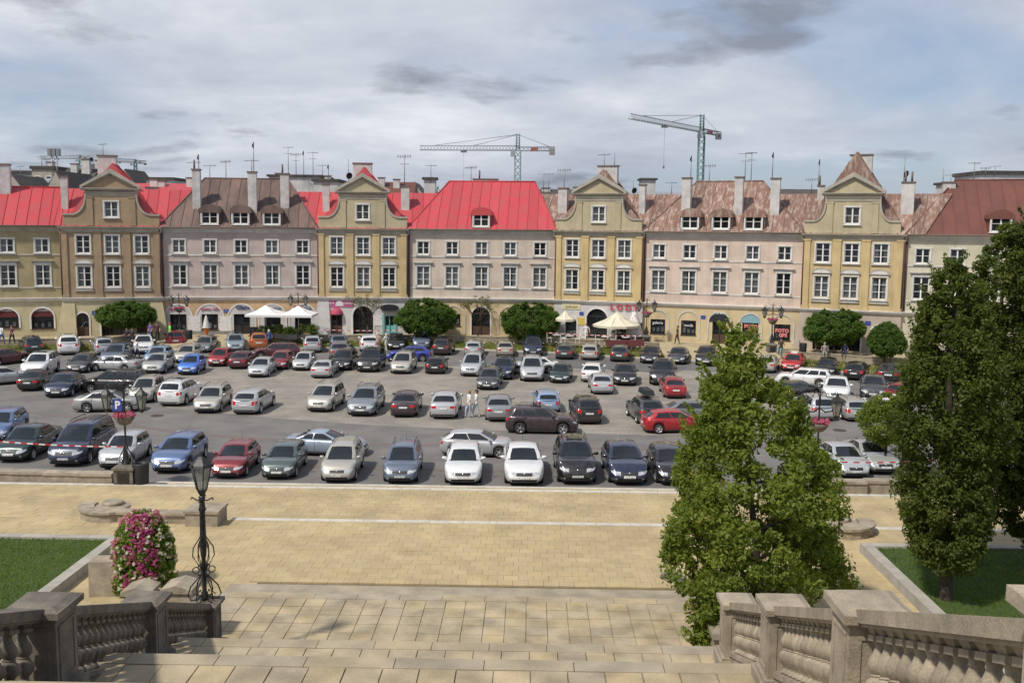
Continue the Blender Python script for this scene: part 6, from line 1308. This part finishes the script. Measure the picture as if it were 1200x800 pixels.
b = at_z(743, 400, .87); t = thing('draped_parasol', 'folded parasol with hanging white patterned cloth by the cafe', 'parasol', (b.x, b.y, .87)); q = MB(); q.grid([[((.18+.75*(1-z/2.9)**.8)*math.cos(2*PI*i/16)*(1+.12*(i % 2)), (.18+.75*(1-z/2.9)**.8)*math.sin(2*PI*i/16)*(1+.12*(i % 2)), z) for i in range(17)] for z in (.5, 1.2, 2.0, 2.6, 2.9)]); q.build('cloth', mat('patterned_cloth', (.72, .68, .68), .8, (.5, .32, .36), 4, lo=.5, hi=.6), t, fixn=False); q = MB(); q.tube([(0, 0, 0), (0, 0, 3.0)], .03, 6); q.build('pole', M['white'], t)
def planter(px, py, wd, label, seed, hgt=.9): 
    b = at_z(px, py, .87); t = thing('planter', label, 'planter', (b.x, b.y, .87)); q = MB(); q.box(-wd/2, wd/2, -.25, .25, 0, .45); q.build('box', mat('planter_box', (.05, .05, .05), .7), t); rg = np.random.default_rng(seed); n = int(26*wd); cen = np.stack([rg.uniform(-wd/2, wd/2, n), rg.uniform(-.2, .2, n), rg.uniform(.5, .5+hgt*.7, n)], 1); crown_obj(t, 'foliage', [leaves(cen, np.full(n, .24), 30, .14, rg)], LM['ball'] if seed % 2 else LM['fresh'])
planter(311, 396, 1.6, 'dark planter with shrub, leftmost under the parasols', 61); planter(325, 396, 1.3, 'planter with lighter shrub under the left parasol', 62, 1.2); planter(341, 397, 1.3, 'planter with shrub left of the lamp between parasols', 63); planter(361, 397, 1.3, 'planter with tall shrub under the right parasol', 64, 1.3); planter(369, 397, .7, 'small planter with shrub beside the white downpipe', 65, 1.1)
b = at_z(242, 395, .87); t = thing('ice_cream_figure', 'giant white soft ice cream in an orange cone standing by the shop', 'ice cream figure', (b.x, b.y, .87)); q = MB(); q.lathe([(.10, 0), (.16, .3), (.30, .85), (.34, .95)], 14); q.build('cone', mat('wafer_orange', (.5, .16, .04), .7), t)
q = MB(); pr = []; 
for i in range(29): z = .92+1.25*i/28; pr.append(((.36*(1-i/28)**.75+.02)*(1+.09*math.sin(i*1.57)), z))
q.lathe(pr, 14); q.build('ice_cream', M['white'], t)
b = at_z(297, 396, .87); t = thing('menu_board', 'dark standing menu board left of the white parasols', 'menu board', (b.x, b.y, .87)); q = MB(); q.box(-.35, .35, -.02, .02, .05, 1.1); q.build('board', BD['black'], t); q = MB(); q.box(-.35, .35, .3, .33, .0, .9, 0); q.build('back_leg', M['wood'], t)
def cafe_set(px, py, label, n=2):
    b = at_z(px, py, .87); t = thing('cafe_table', label+' table', 'cafe table', (b.x, b.y, .87)); q = MB(); q.lathe([(.38, .70), (.38, .74)], 14); q.build('table_top', M['white'], t); q = MB(); q.lathe([(.22, 0), (.22, .03), (.03, .06), (.03, .70)], 10); q.build('stem', M['metal'], t)
    for k in range(n):
        sx = (-1, 1)[k]; c_ = thing('cafe_chair', label+(' chair left of its table' if sx < 0 else ' chair right of its table'), 'chair', (b.x+sx*.7, b.y+.1, .87), PI/2*sx, 'white cafe chairs'); q = MB(); q.box(-.22, .22, -.22, .22, .42, .46); q.build('seat', M['white'], c_); q = MB(); q.box(-.22, .22, -.24, -.20, .46, .88, 0, top=(.03, 0)); q.build('backrest', M['white'], c_)
        for x in (-.19, .19):
            for y in (-.19, .19): q = MB(); q.box(x-.02, x+.02, y-.02, y+.02, 0, .42); q.build('leg', M['white'], c_)
cafe_set(668, 402, 'white cafe furniture under the small cream parasol,'); cafe_set(709, 403, 'white cafe furniture at the left under the big cream parasol,'); cafe_set(733, 404, 'white cafe furniture at the right under the big cream parasol,'); cafe_set(652, 401, 'white cafe furniture beside the widest round tree,')
for px, lab in ((722, 'left'), (743, 'right')):
    b = at_z(px, 405, .87); q = MB(); q.box(-.95, .95, -.2, .2, 0, .5, 0, top=(.03, .03)); q.box(-.9, .9, -.15, .15, .5, .54); o = q.build('flower_trough', mat('trough_red', (.13, .03, .03), .7), None, (b.x, b.y, .87)); tag(o, '%s one of two dark red troughs before the cafe parasol' % lab, 'trough')
# ---------------------------------------------------------------- people
def person_mesh(pose):
    V = {}; E = []
    def v(n, p, r, par=None): V[n] = (p, r); (E.append((par, n)) if par else None)
    st = pose == 'walk'; sit = pose == 'sit'; hz = .45 if sit else .93
    v('pelvis', (0, 0, hz), (.15, .11)); v('waist', (0, 0, hz+.15), (.13, .095), 'pelvis'); v('chest', (0, .0, hz+.36), (.165, .11), 'waist'); v('neckb', (0, 0, hz+.53), (.09, .07), 'chest'); v('neck', (0, .0, hz+.60), (.05, .05), 'neckb'); v('head', (0, .015, hz+.68), (.075, .085), 'neck'); v('crown', (0, .01, hz+.79), (.075, .09), 'head')
    for s_ in (-1, 1):
        k = str(s_); f = (.16*s_ if st else .03*s_)
        v('sh'+k, (s_*.19, 0, hz+.48), (.06, .055), 'neckb'); v('el'+k, (s_*.25, -.04-f*.5, hz+.22), (.042, .042), 'sh'+k); v('wr'+k, (s_*.24, .10-f*.6 if not sit else .25, hz+.03 if not sit else hz+.15), (.03, .026), 'el'+k); v('ha'+k, (s_*.235, .14-f*.6 if not sit else .31, hz-.05 if not sit else hz+.13), (.034, .018), 'wr'+k)
        v('hip'+k, (s_*.09, 0, hz-.06), (.10, .10), 'pelvis')
        if sit: v('kn'+k, (s_*.11, .42, hz+.02), (.068, .068), 'hip'+k); v('an'+k, (s_*.11, .44, .09), (.042, .042), 'kn'+k); v('to'+k, (s_*.12, .58, .04), (.038, .03), 'an'+k)
        else: v('kn'+k, (s_*.10, f*.7+.03, .50), (.065, .065), 'hip'+k); v('an'+k, (s_*.10, f*1.1-.02, .09), (.042, .042), 'kn'+k); v('to'+k, (s_*.11, f*1.1+.13, .035), (.038, .03), 'an'+k)
    names = list(V); me = bpy.data.meshes.new('p'); me.from_pydata([V[n][0] for n in names], [(names.index(a), names.index(b)) for a, b in E], []); o = bpy.data.objects.new('p', me); C.objects.link(o)
    o.modifiers.new('s', 'SKIN'); sv = me.skin_vertices[0].data
    for i, n in enumerate(names): sv[i].radius = V[n][1]; sv[i].use_root = (n == 'pelvis')
    m2 = o.modifiers.new('u', 'SUBSURF'); m2.levels = 1; m2.render_levels = 1
    dg = bpy.context.evaluated_depsgraph_get(); me2 = bpy.data.meshes.new_from_object(o.evaluated_get(dg)); bpy.data.objects.remove(o)
    for i in range(4): me2.materials.append(M['skin'])
    q = MB(); q.v = [tuple(x.co) for x in me2.vertices]; q.f = [list(p.vertices) for p in me2.polygons]; q.sm = [True]*len(q.f); q.m = []
    for p in me2.polygons:
        c_ = p.center; z = c_.z; r_ = abs(c_.x)
        if z > hz+.575: k = 0
        elif z > hz+.0 and r_ < .215+0 or z > hz+.28: k = 1
        elif (not sit and z < hz+.04 and r_ < .19) or (sit and z < hz+.09 and c_.y < .46 or sit and z < .4): k = 2
        else: k = 0
        if z < .085: k = 3
        q.m.append(k)
    for s_ in (-1, 1):   # fingers and thumb
        h = Vector(V['ha'+str(s_)][0])
        for i in range(4): q.tube([h+Vector((s_*-.004, -.022+.015*i, -.01)), h+Vector((s_*-.008, -.02+.015*i, -.05)), h+Vector((s_*-.02, -.018+.015*i, -.078+.006*abs(i-1.5)))], [.009, .008, .006], 5, 0)
        q.tube([h+Vector((0, .03, .03)), h+Vector((s_*-.012, .05, -.005)), h+Vector((s_*-.02, .05, -.03))], [.011, .009, .007], 5, 0)
    hd = Vector((0, .015, hz+.72)); q.tube([hd+Vector((0, .085, .005)), hd+Vector((0, .115, -.02))], [.014, .012], 5, 0)
    for s_ in (-1, 1): q.lathe([(.0, -.01), (.012, 0), (.0, .01)], 6, 4, T=Matrix.Translation(hd+Vector((s_*.034, .086, .022))), cap=False); q.lathe([(.0, -.03), (.018, 0), (.0, .03)], 6, 0, T=Matrix.Translation(hd+Vector((s_*.082, .0, .0))), cap=False)
    q.box(-.028, .028, .083, .092, hd.z-.055, hd.z-.045, 5)
    hm = MB(); hm.grid([[(.098*math.cos(a)*math.sin(b_)*.93, .108*math.sin(a)*math.sin(b_)-.012, hd.z+.045+.105*math.cos(b_)) for a in np.linspace(0, 2*PI, 13)] for b_ in np.linspace(0.02, 1.5, 5)]); hm.grid([[(.092*math.cos(a), .10*math.sin(a)-.014, z_) for a in np.linspace(PI*1.0, PI*2.0, 9)] for z_ in (hd.z+.06, hd.z-.02, hd.z-.10)])
    return q, hm
PM = {}
def person(px, py, z, ang, pose, shirt, pants, hair, label, ht=1.7):
    if pose not in PM: PM[pose] = person_mesh(pose)
    q, hm = PM[pose]; cm = lambda n, c_: mat('%s_%d_%d_%d' % (n, c_[0]*99, c_[1]*99, c_[2]*99), c_, .85)
    b = at_z(px, py, z); o = q.build('person', [M['skin'], cm('shirt', shirt), cm('trousers', pants), M['black'], M['dark'], mat('lips', (.35, .12, .1), .6)], None, (b.x, b.y, z), ang, fixn=False); o.scale = (ht/1.72*1.15, ht/1.72*1.15, ht/1.72); tag(o, label, 'person'); hm.build('hair', cm('hair', hair), o, fixn=False); return o
Wt, Dk, Nv, Bl = (.7, .69, .68), (.03, .03, .035), (.04, .05, .12), (.07, .12, .3); Br, Bd = (.05, .03, .02), (.3, .2, .08)
person(549.5, 489, 0, 2.0, 'walk', Wt, (.42, .5, .6), Bd, 'left one of two women in white between the parked saloons'); person(558, 488.5, 0, 1.7, 'walk', Wt, (.5, .56, .62), Br, 'right one of two women in white between the parked saloons')
person(161, 420, 0, -1.2, 'walk', Wt, Nv, Br, 'person in white shirt walking between cars below the leftmost round tree'); person(315.5, 408, .5, .6, 'walk', Bl, Dk, (.5, .5, .5), 'person in blue jacket by the orange off-roader'); person(443, 411, .15, -.8, 'walk', (.4, .28, .22), (.3, .25, .2), (.6, .55, .5), 'person in brown beside the white hatchback'); person(452.5, 412, .15, 1.0, 'walk', Wt, (.5, .48, .42), (.6, .55, .5), 'person in white with pale hat beside the black car')
person(2, 403, .87, -.3, 'walk', Wt, (.1, .15, .35), Br, 'pedestrian in white top at the left edge of the far pavement'); person(14.5, 403, .87, 2.9, 'walk', (.16, .07, .08), Dk, Br, 'pedestrian in dark patterned clothes right of the one in white top')
person(149, 400, .87, 3.0, 'sit', Dk, Dk, Br, 'person in dark clothes sitting left of the leftmost round tree trunk'); person(155.5, 400, .87, 3.2, 'sit', (.05, .04, .04), Dk, Br, 'person in black sitting right of the leftmost round tree trunk'); person(176.5, 399, .87, 2.8, 'walk', (.16, .08, .26), Nv, Br, 'person in purple top before the pale yellow wall'); person(184.5, 399, .87, 3.3, 'walk', (.10, .04, .04), Dk, Br, 'person in dark red beside the one in purple top')
person(199.5, 400, .87, 2.2, 'walk', (.2, .7, .1), Dk, (.4, .08, .04), 'person in neon green vest by the red car'); person(687, 400, .87, 3.3, 'walk', Wt, Wt, Br, 'waiter in white standing at the yellow menu board'); person(718, 402.5, .87, 1.5, 'sit', Wt, (.3, .3, .3), Br, 'guest in white sitting under the big cream parasol'); person(915, 413, .87, 2.6, 'sit', Dk, (.25, .4, .5), Br, 'person in black top and pale blue trousers sitting at right')
person(966, 418, .87, 2.9, 'sit', (.28, .26, .26), (.3, .28, .27), (.3, .28, .26), 'person in grey sitting on the verge wall left of the clipped tree trunk'); person(989.5, 418, .87, 2.7, 'sit', Nv, Dk, Br, 'person in navy sitting right of the clipped tree trunk'); person(793.5, 403, .87, 1.5, 'walk', Dk, Dk, Br, 'person in black walking before the orange shop front')
# motorcycle at the right
b = at_z(1047, 463, 0); t = thing('motorcycle', 'dark motorcycle parked beside the dark saloon at right', 'motorcycle', (b.x, b.y, 0), PI+.2)
for x in (-.68, .70): q = MB(); q.lathe([(.23, -.06), (.31, -.05), (.325, 0), (.31, .05), (.23, .06)], 16, cap=False); w_ = q.build('wheel', M['tyre'], t, (x, 0, .325)); w_.rotation_euler = (PI/2, 0, 0); q = MB(); q.lathe([(.23, -.03), (.05, -.04), (.05, .04), (.23, .03)], 14, cap=False); q.build('rim', M['rim'], w_)
q = MB(); q.prism([(-.35, .3), (.3, .3), (.42, .62), (.3, .86), (.0, .9), (-.2, .72), (-.45, .6)], -.14, .14); q.build('engine_and_tank', M['black'], t); q = MB(); q.prism([(-.85, .82), (-.8, .92), (-.3, .78), (-.1, .76), (-.1, .68), (-.6, .66)], -.13, .13); q.build('seat', M['tyre'], t)
q = MB(); q.tube([(.70, -.09, .325), (.42, -.09, .95)], .028, 6); q.tube([(.70, .09, .325), (.42, .09, .95)], .028, 6); q.tube([(.30, -.36, 1.06), (.42, -.15, 1.0), (.42, .15, 1.0), (.30, .36, 1.06)], .018, 6); q.build('fork_and_handlebar', M['metal'], t); q = MB(); q.lathe([(.0, 0), (.09, .02), (.10, .1), (.04, .16)], 12, T=Matrix.Translation((.62, 0, .84)) @ Matrix.Rotation(-PI/2, 4, 'Y')); q.build('headlight', M['lampclear'], t); q = MB(); q.tube([(.1, -.17, .3), (-.4, -.19, .32), (-.85, -.2, .42)], [.03, .04, .05], 8); q.build('exhaust', M['chrome'], t)
# ---------------------------------------------------------------- town behind the roofs
def bgb(name, label, px0, px1, ytop, Z, dep, wm, rm=None, rh=0, ridge='x', wins=0, chim=()):
    a = at_d(px0, 262, Z); b = at_d(px1, 262, Z); s_ = F/Z; xm = (px0+px1)/2; zt = at_d(xm, ytop, Z).z; w_ = b.x-a.x; t = thing(name, label, 'house', (a.x, a.y, 0)); zw = zt-rh
    q = MB(); q.box(0, w_, 0, dep, 0, zw); q.build('wall', wm, t)
    if rm:
        q = MB()
        if ridge == 'x': q.prism([(-.3, zw-.1), (dep+.3, zw-.1), (dep/2, zt)], -.3, w_+.3, axis='x')
        elif ridge == 'y': q.prism([(-.4, zw-.15), (w_+.4, zw-.15), (w_/2, zt)], .25, dep+.3)
        else: q.box(-.25, w_+.25, -.25, dep+.25, zw, zt)
        r_ = q.build('roof', rm, t)
        if ridge == 'y': q = MB(); q.prism([(0, zw-.1), (w_, zw-.1), (w_/2, zt-.25)], .0, .25); q.build('gable', wm, t)
        for px, yt, ww in chim: u = at_d(px, 262, Z).x-a.x; chimney(r_, u, dep*.35, zw-.5, at_d(px, yt, Z+dep*.35).z, ww, .8)
    for i in range(wins):
        q = MB(); x = w_*(i+.5)/wins; q.box(x-.45, x+.45, -.04, .0, zw-2.6, zw-1.1); f = q.build('window', M['frame'], t); q = MB(); q.box(x-.36, x+.36, -.06, -.04, zw-2.5, zw-1.2); q.build('pane', M['carglass'], f)
    return t
WB = dict(grey=wallmat('far_wall_grey', (.33, .32, .31)), beige=wallmat('far_wall_beige', (.42, .38, .32)), white=wallmat('far_wall_white', (.58, .57, .56)), block=wallmat('far_wall_slab', (.30, .30, .32)))
dkr = mat('far_roof_dark', (.05, .045, .042), .8, (.08, .07, .06), 1); tinr = mat('far_roof_tin', (.30, .32, .34), .5, (.22, .23, .25), 1)
bgb('distant_house', 'long grey block with flat roof on the far left skyline', -60, 42, 200, 175, 10, WB['block'], dkr, .4, 'flat', 7); bgb('distant_house', 'small beige gabled house behind the left red roof', 7, 27, 205, 140, 9, WB['beige'], dkr, 1.7, 'y', 0); bgb('distant_house', 'low shed with tin roof behind the left red roof', 26, 50, 208, 150, 8, WB['grey'], tinr, 1.3, 'x')
bgb('distant_house', 'beige flat roofed building with roof clutter on the left skyline', 40, 66, 195, 165, 9, WB['beige'], dkr, .5, 'flat', 2, ((52, 190, 1.2),)); bgb('distant_house', 'beige house with broad gable and dark roof near the left chimney', 55, 80, 200, 145, 12, WB['beige'], dkr, 3.1, 'y', 1); bgb('distant_house', 'dark roofed house with tall chimney left of the tan gable', 68, 103, 196, 158, 10, WB['white'], dkr, 2.6, 'x', 4, ((93, 187, 1.3), (79, 192, 1.0)))
bgb('distant_house', 'dark steep roof directly left of the tan gable chimney', 96, 116, 191, 165, 8, WB['grey'], dkr, 3.2, 'x', 0, ((111, 188, 1.2),)); bgb('distant_house', 'dark roofed house right of the tan gable', 133, 163, 198, 150, 8, WB['grey'], dkr, 3, 'y', 0); bgb('distant_house', 'white flat building with rooftop boxes behind the low red roof', 173, 204, 208, 150, 8, WB['white'], dkr, .4, 'flat', 3)
bgb('distant_house', 'low red roofed house left of the rusty roof', 150, 222, 214, 132, 7, WB['white'], R['red'], 1.2, 'x', 0, ((175, 210, 1.0), (184, 212, .9), (218, 208, 1.0))); bgb('distant_house', 'white walled building behind the rusty roof', 316, 376, 205, 138, 9, WB['white'], dkr, .3, 'flat', 0, ((322, 203, 1),)); bgb('distant_house', 'white firewall with small chimneys left of the ochre gable', 368, 396, 210, 135, 9, WB['white'], dkr, .35, 'flat', 0, ((380, 206, .8),))
bgb('distant_house', 'brown roofed house behind the ochre gable', 438, 482, 212, 140, 9, WB['grey'], R['brown'], 2.5, 'x', 0, ((462, 210, .9), (444, 208, .9))); bgb('distant_house', 'grey roofed house with dark ridge left of the big red roof', 470, 500, 213, 150, 9, WB['grey'], dkr, 2.3, 'y'); bgb('distant_house', 'white chimney block behind the low red roof', 497, 510, 208, 128, 2, WB['white'], dkr, .3, 'flat')
bgb('distant_house', 'low dark roof behind the right end of the red roof', 630, 690, 221, 140, 8, WB['grey'], dkr, 1, 'x', 0, ((640, 220, 1.2), (676, 219, .8))); bgb('distant_house', 'white concrete shaft block right of the LODY gable', 751, 767, 209, 136, 3, WB['white'], dkr, .25, 'flat'); bgb('distant_house', 'long low grey building behind the peeling roofs', 735, 805, 224, 150, 8, WB['grey'], tinr, .6, 'x'); bgb('distant_house', 'grey low building behind the right gable', 915, 1000, 221, 150, 8, WB['grey'], dkr, .8, 'x')
bgb('distant_house', 'white building with antennas behind the brown roof at the right edge', 1148, 1290, 201, 140, 9, WB['white'], dkr, .5, 'flat', 6); bgb('distant_house', 'small white block with dish left of the brown roof top', 1102, 1120, 214, 125, 2, WB['white'], dkr, .3, 'flat')
# antennas ---------------------------------------------------------
def antenna(px, y0_, y1_, Z, typ, label):
    a = at_d(px, y0_, Z); b = at_d(px, y1_, Z); h = b.z-a.z; t = thing('tv_antenna', label, 'antenna', (a.x, a.y, a.z-.6), rnd.uniform(-.6, .6)); q = MB(); q.tube([(0, 0, 0), (0, 0, h+.6)], .045, 5); q.build('mast', M['metal'], t); z = h+.45
    if typ in 'yx':
        q = MB(); q.tube([(-.75, 0, z), (.75, 0, z+.05)], .028, 4)
        for i in range(6): x = -.7+i*.27; q.tube([(x, -.3+.03*i, z), (x, .3-.03*i, z)], .02, 4); q.tube([(x, 0, z-.22), (x, 0, z+.22)], .02, 4) if typ == 'x' else None
        q.build('yagi_array', M['metal'], t)
        if h > 2.5: q = MB(); q.tube([(-.5, 0, z-.8), (.5, 0, z-.8)], .025, 4); [q.tube([(-.45+.22*i, -.25, z-.8), (-.45+.22*i, .25, z-.8)], .018, 4) for i in range(5)]; q.build('yagi_array', M['metal'], t)
    if typ == 'p': q = MB(); q.box(-.05, .05, -.04, .0, z-.5, z+.15); q.box(-.18, .05, -.06, -.02, z-.38, z-.05, 0, top=(.06, 0)); q.build('panel_array', M['black'], t)
    if typ == 'd': q = MB(); q.lathe([(.0, 0), (.2, .03), (.38, .12)], 12, cap=False, T=Matrix.Translation((0, -.15, h*.55)) @ Matrix.Rotation(PI/2+.3, 4, 'X')); q.build('dish', M['black'], t)
ANT = [(24, 205, 194, 140, 'y', 'above the beige gable at far left'), (49, 192, 183, 165, 'y', 'on the cluttered flat roof at left'), (55, 192, 186, 165, 'x', 'next to another on the cluttered flat roof'), (121, 183, 168, 128, 'y', 'on the tan gable chimney'), (109, 188, 178, 160, 'd', 'with dark dish left of the tan gable'), (233, 198, 181, 108, 'p', 'on the first tall chimney of the rusty roof'), (227, 198, 189, 108, 'y', 'small, left on the first tall rusty roof chimney'), (246, 210, 193, 118, 'y', 'between the first and second rusty roof chimney'),
 (265, 211, 188, 118, 'x', 'tall, behind the middle of the rusty roof'), (297.5, 201, 167, 108, 'p', 'tallest with dark panels on the second rusty roof chimney'), (295, 201, 187, 108, 'y', 'lower, on the second rusty roof chimney'), (338, 204, 172, 135, 'y', 'leftmost of the tall group behind the white walls'), (347, 204, 180, 135, 'x', 'second of the tall group behind the white walls'), (356, 205, 177, 135, 'p', 'third of the tall group behind the white walls'), (367, 206, 178, 135, 'y', 'fourth of the tall group behind the white walls'), (378, 208, 193, 135, 'y', 'short, above the white firewall'), (385, 208, 193, 135, 'p', 'with panel, above the white firewall'),
 (408.5, 215, 187, 112, 'd', 'with dark dish left of the ochre gable chimney'), (474, 217, 182, 106, 'x', 'tall, on the chimney left of the big red roof'), (505, 209, 193, 126, 'y', 'on the white chimney block by the big red roof'), (552, 216, 195, 112, 'x', 'tripod like, on the left of the red ridge'), (637, 221, 203, 138, 'y', 'left of a pair behind the right end of the red roof'), (643, 221, 203, 138, 'y', 'right of a pair behind the right end of the red roof'), (661, 220, 198, 110, 'x', 'on the chimney right of the big red roof'), (708, 195, 180, 112, 'y', 'left on the LODY gable chimney'), (720, 195, 179, 112, 'n', 'thin rod right on the LODY gable chimney'),
 (742, 224, 212, 125, 'd', 'low, between LODY gable and peeling roof'), (787, 224, 213, 125, 'y', 'small, before the first peeling roof chimney'), (809.5, 209, 183, 108, 'p', 'on the first peeling roof chimney'), (831, 214, 193, 116, 'x', 'with cross arms right of the green crane mast'), (873, 209, 179, 110, 'y', 'with long arms above the second peeling roof chimney'), (880, 212, 178, 114, 'y', 'tall, right of the second peeling roof chimney'), (905, 209, 179, 108, 'p', 'on the third peeling roof chimney'), (951, 222, 209, 120, 'x', 'low, left of the right gable'), (959, 218, 187, 108, 'p', 'on the pipe left of the right gable'),
 (1059, 213, 184, 104, 'd', 'with white dish above the twin pot chimney'), (1105, 214, 198, 124, 'n', 'thin rod beside the brown roof'), (1114, 214, 204, 124, 'y', 'with short arm beside the brown roof'), (1141, 211, 190, 110, 'y', 'leaning, on the top of the brown roof'), (1155, 202, 196, 138, 'x', 'on the white building at the right edge'), (1166, 202, 194, 138, 'y', 'right of another on the white building')]
for px, a, b, Z, ty, lab in ANT: antenna(px, a, b, Z, ty, 'rooftop antenna '+lab)
# telecom mast on the left skyline
b = at_d(67, 262, 165); t = thing('telecom_mast', 'stubby telecom mast with box head on the left skyline', 'telecom mast', (b.x, b.y, 0)); zt = at_d(67, 175, 165).z; q = MB()
for x in (-.4, .4): q.tube([(x, 0, 15), (x, 0, zt)], .09, 5)
for i in range(8): z = 18+i*.7; q.tube([(-.4, 0, z), (.4, 0, z+.7)], .05, 4)
q.build('mast', M['metal'], t); q = MB()
for x in (-.7, 0, .7): q.box(x-.28, x+.28, -.3, .3, zt-1.2, zt)
for i in (0,): pass
q.build('antenna_box', M['metal'], t)
# tower cranes -----------------------------------------------------
CG = mat('crane_green', (.10, .20, .19), .6); CGr = mat('crane_pale_lattice', (.30, .33, .34), .6); CRd = mat('crane_red', (.32, .08, .08), .6)
def lattice(q, A, B, w_, n, r, tri=False):
    A, B = Vector(A), Vector(B); d = (B-A).normalized(); up = Vector((0, 0, 1)) if abs(d.z) < .9 else Vector((0, 1, 0)); sd = d.cross(up).normalized()*w_/2; u2 = sd.cross(d).normalized()*w_/2
    cn = [sd+u2, -sd+u2, -sd-u2, sd-u2] if not tri else [sd-u2, -sd-u2, u2]
    for c_ in cn: q.tube([A+c_, B+c_], r, 4)
    for i in range(n):
        for k in range(len(cn)): q.tube([A+(B-A)*(i/n)+cn[k], A+(B-A)*((i+1)/n)+cn[(k+1) % len(cn)]], r*.6, 3)
def crane(label, px, yj, ytop, Z, tip, ctip, mw=1.7, k=1.0):
    b = at_d(px, 262, Z); t = thing('tower_crane', label, 'crane', (b.x, b.y, 0)); zj = at_d(px, yj, Z).z; zt = at_d(px, ytop, Z).z
    q = MB(); lattice(q, (0, 0, 0), (0, 0, zj), mw, int(zj/1.8), .16); q.build('mast', CG, t); q = MB(); lattice(q, (0, 0, zj+.5), (0, 0, zt), mw*.6, 6, .13); q.build('tower_head', CG, t)
    T = Vector(tip); K = Vector(ctip); q = MB(); lattice(q, (0, 0, zj+.9), (T.x, T.y, zj+.9+T.z), 1.3, 30, .11, True); q.build('jib', CGr, t); q = MB(); lattice(q, (0, 0, zj+.7), (K.x, K.y, zj+.7+K.z), 1.1, 9, .12); q.build('counter_jib', CGr, t)
    q = MB(); d = K.normalized(); c_ = K*.93; q.cbox((c_.x, c_.y, zj-.1), (1.7*k, 1.4*k, 1.9*k)); q.build('counterweight', mat('crane_ballast', (.25, .25, .25), .9), t); q = MB(); c_ = K*.45; q.cbox((c_.x, c_.y, zj+.5), (K.length*.2 if abs(K.x) > abs(K.y) else 1.5*k, 1.2*k, 1.0*k)); q.build('winch_housing', CRd, t)
    q = MB(); c_ = T.normalized()*1.4; q.cbox((c_.x, c_.y-1.0, zj-.6), (1.5*k, 1.5*k, 2.0*k)); q.build('cab', CGr, t)
    for f in (.45, .85): q = MB(); q.tube([(0, 0, zt-.2), (T.x*f, T.y*f, zj+1.6+T.z*f)], .07, 4); q.build('tie_rod', M['metal'], t)
    q = MB(); q.tube([(0, 0, zt-.2), (K.x*.9, K.y*.9, zj+1.2)], .07, 4); q.build('tie_rod', M['metal'], t)
    q = MB(); f = .55; q.cbox((T.x*f, T.y*f, zj-.1+T.z*f), (1.8*k, 1.2*k, .7*k)); q.tube([(T.x*f, T.y*f, zj-.3+T.z*f), (T.x*f, T.y*f, zj-11)], .035, 3); q.cbox((T.x*f, T.y*f, zj-11.3), (.5, .5, .8)); q.build('trolley_and_hook', M['metal'], t)
crane('green tower crane with level jib behind the bright red roof', 606, 178, 158, 300, (-29.5, 2, 0), (11, -.7, 0)); crane('green tower crane with jib pointing up left behind the peeling roof', 819, 157, 136, 300, (-25.5, -36, .0), (7.5, 10.5, 0))
crane('small pale crane on the left skyline behind the tan gable', 161, 192, 187, 420, (-8, -10, 0), (3, 4, 0), 1.0, .45); crane('thin pale crane left of the tan gable on the skyline', 97, 187, 182, 430, (-20, 6, 0), (5, -1, 0), .9, .45)
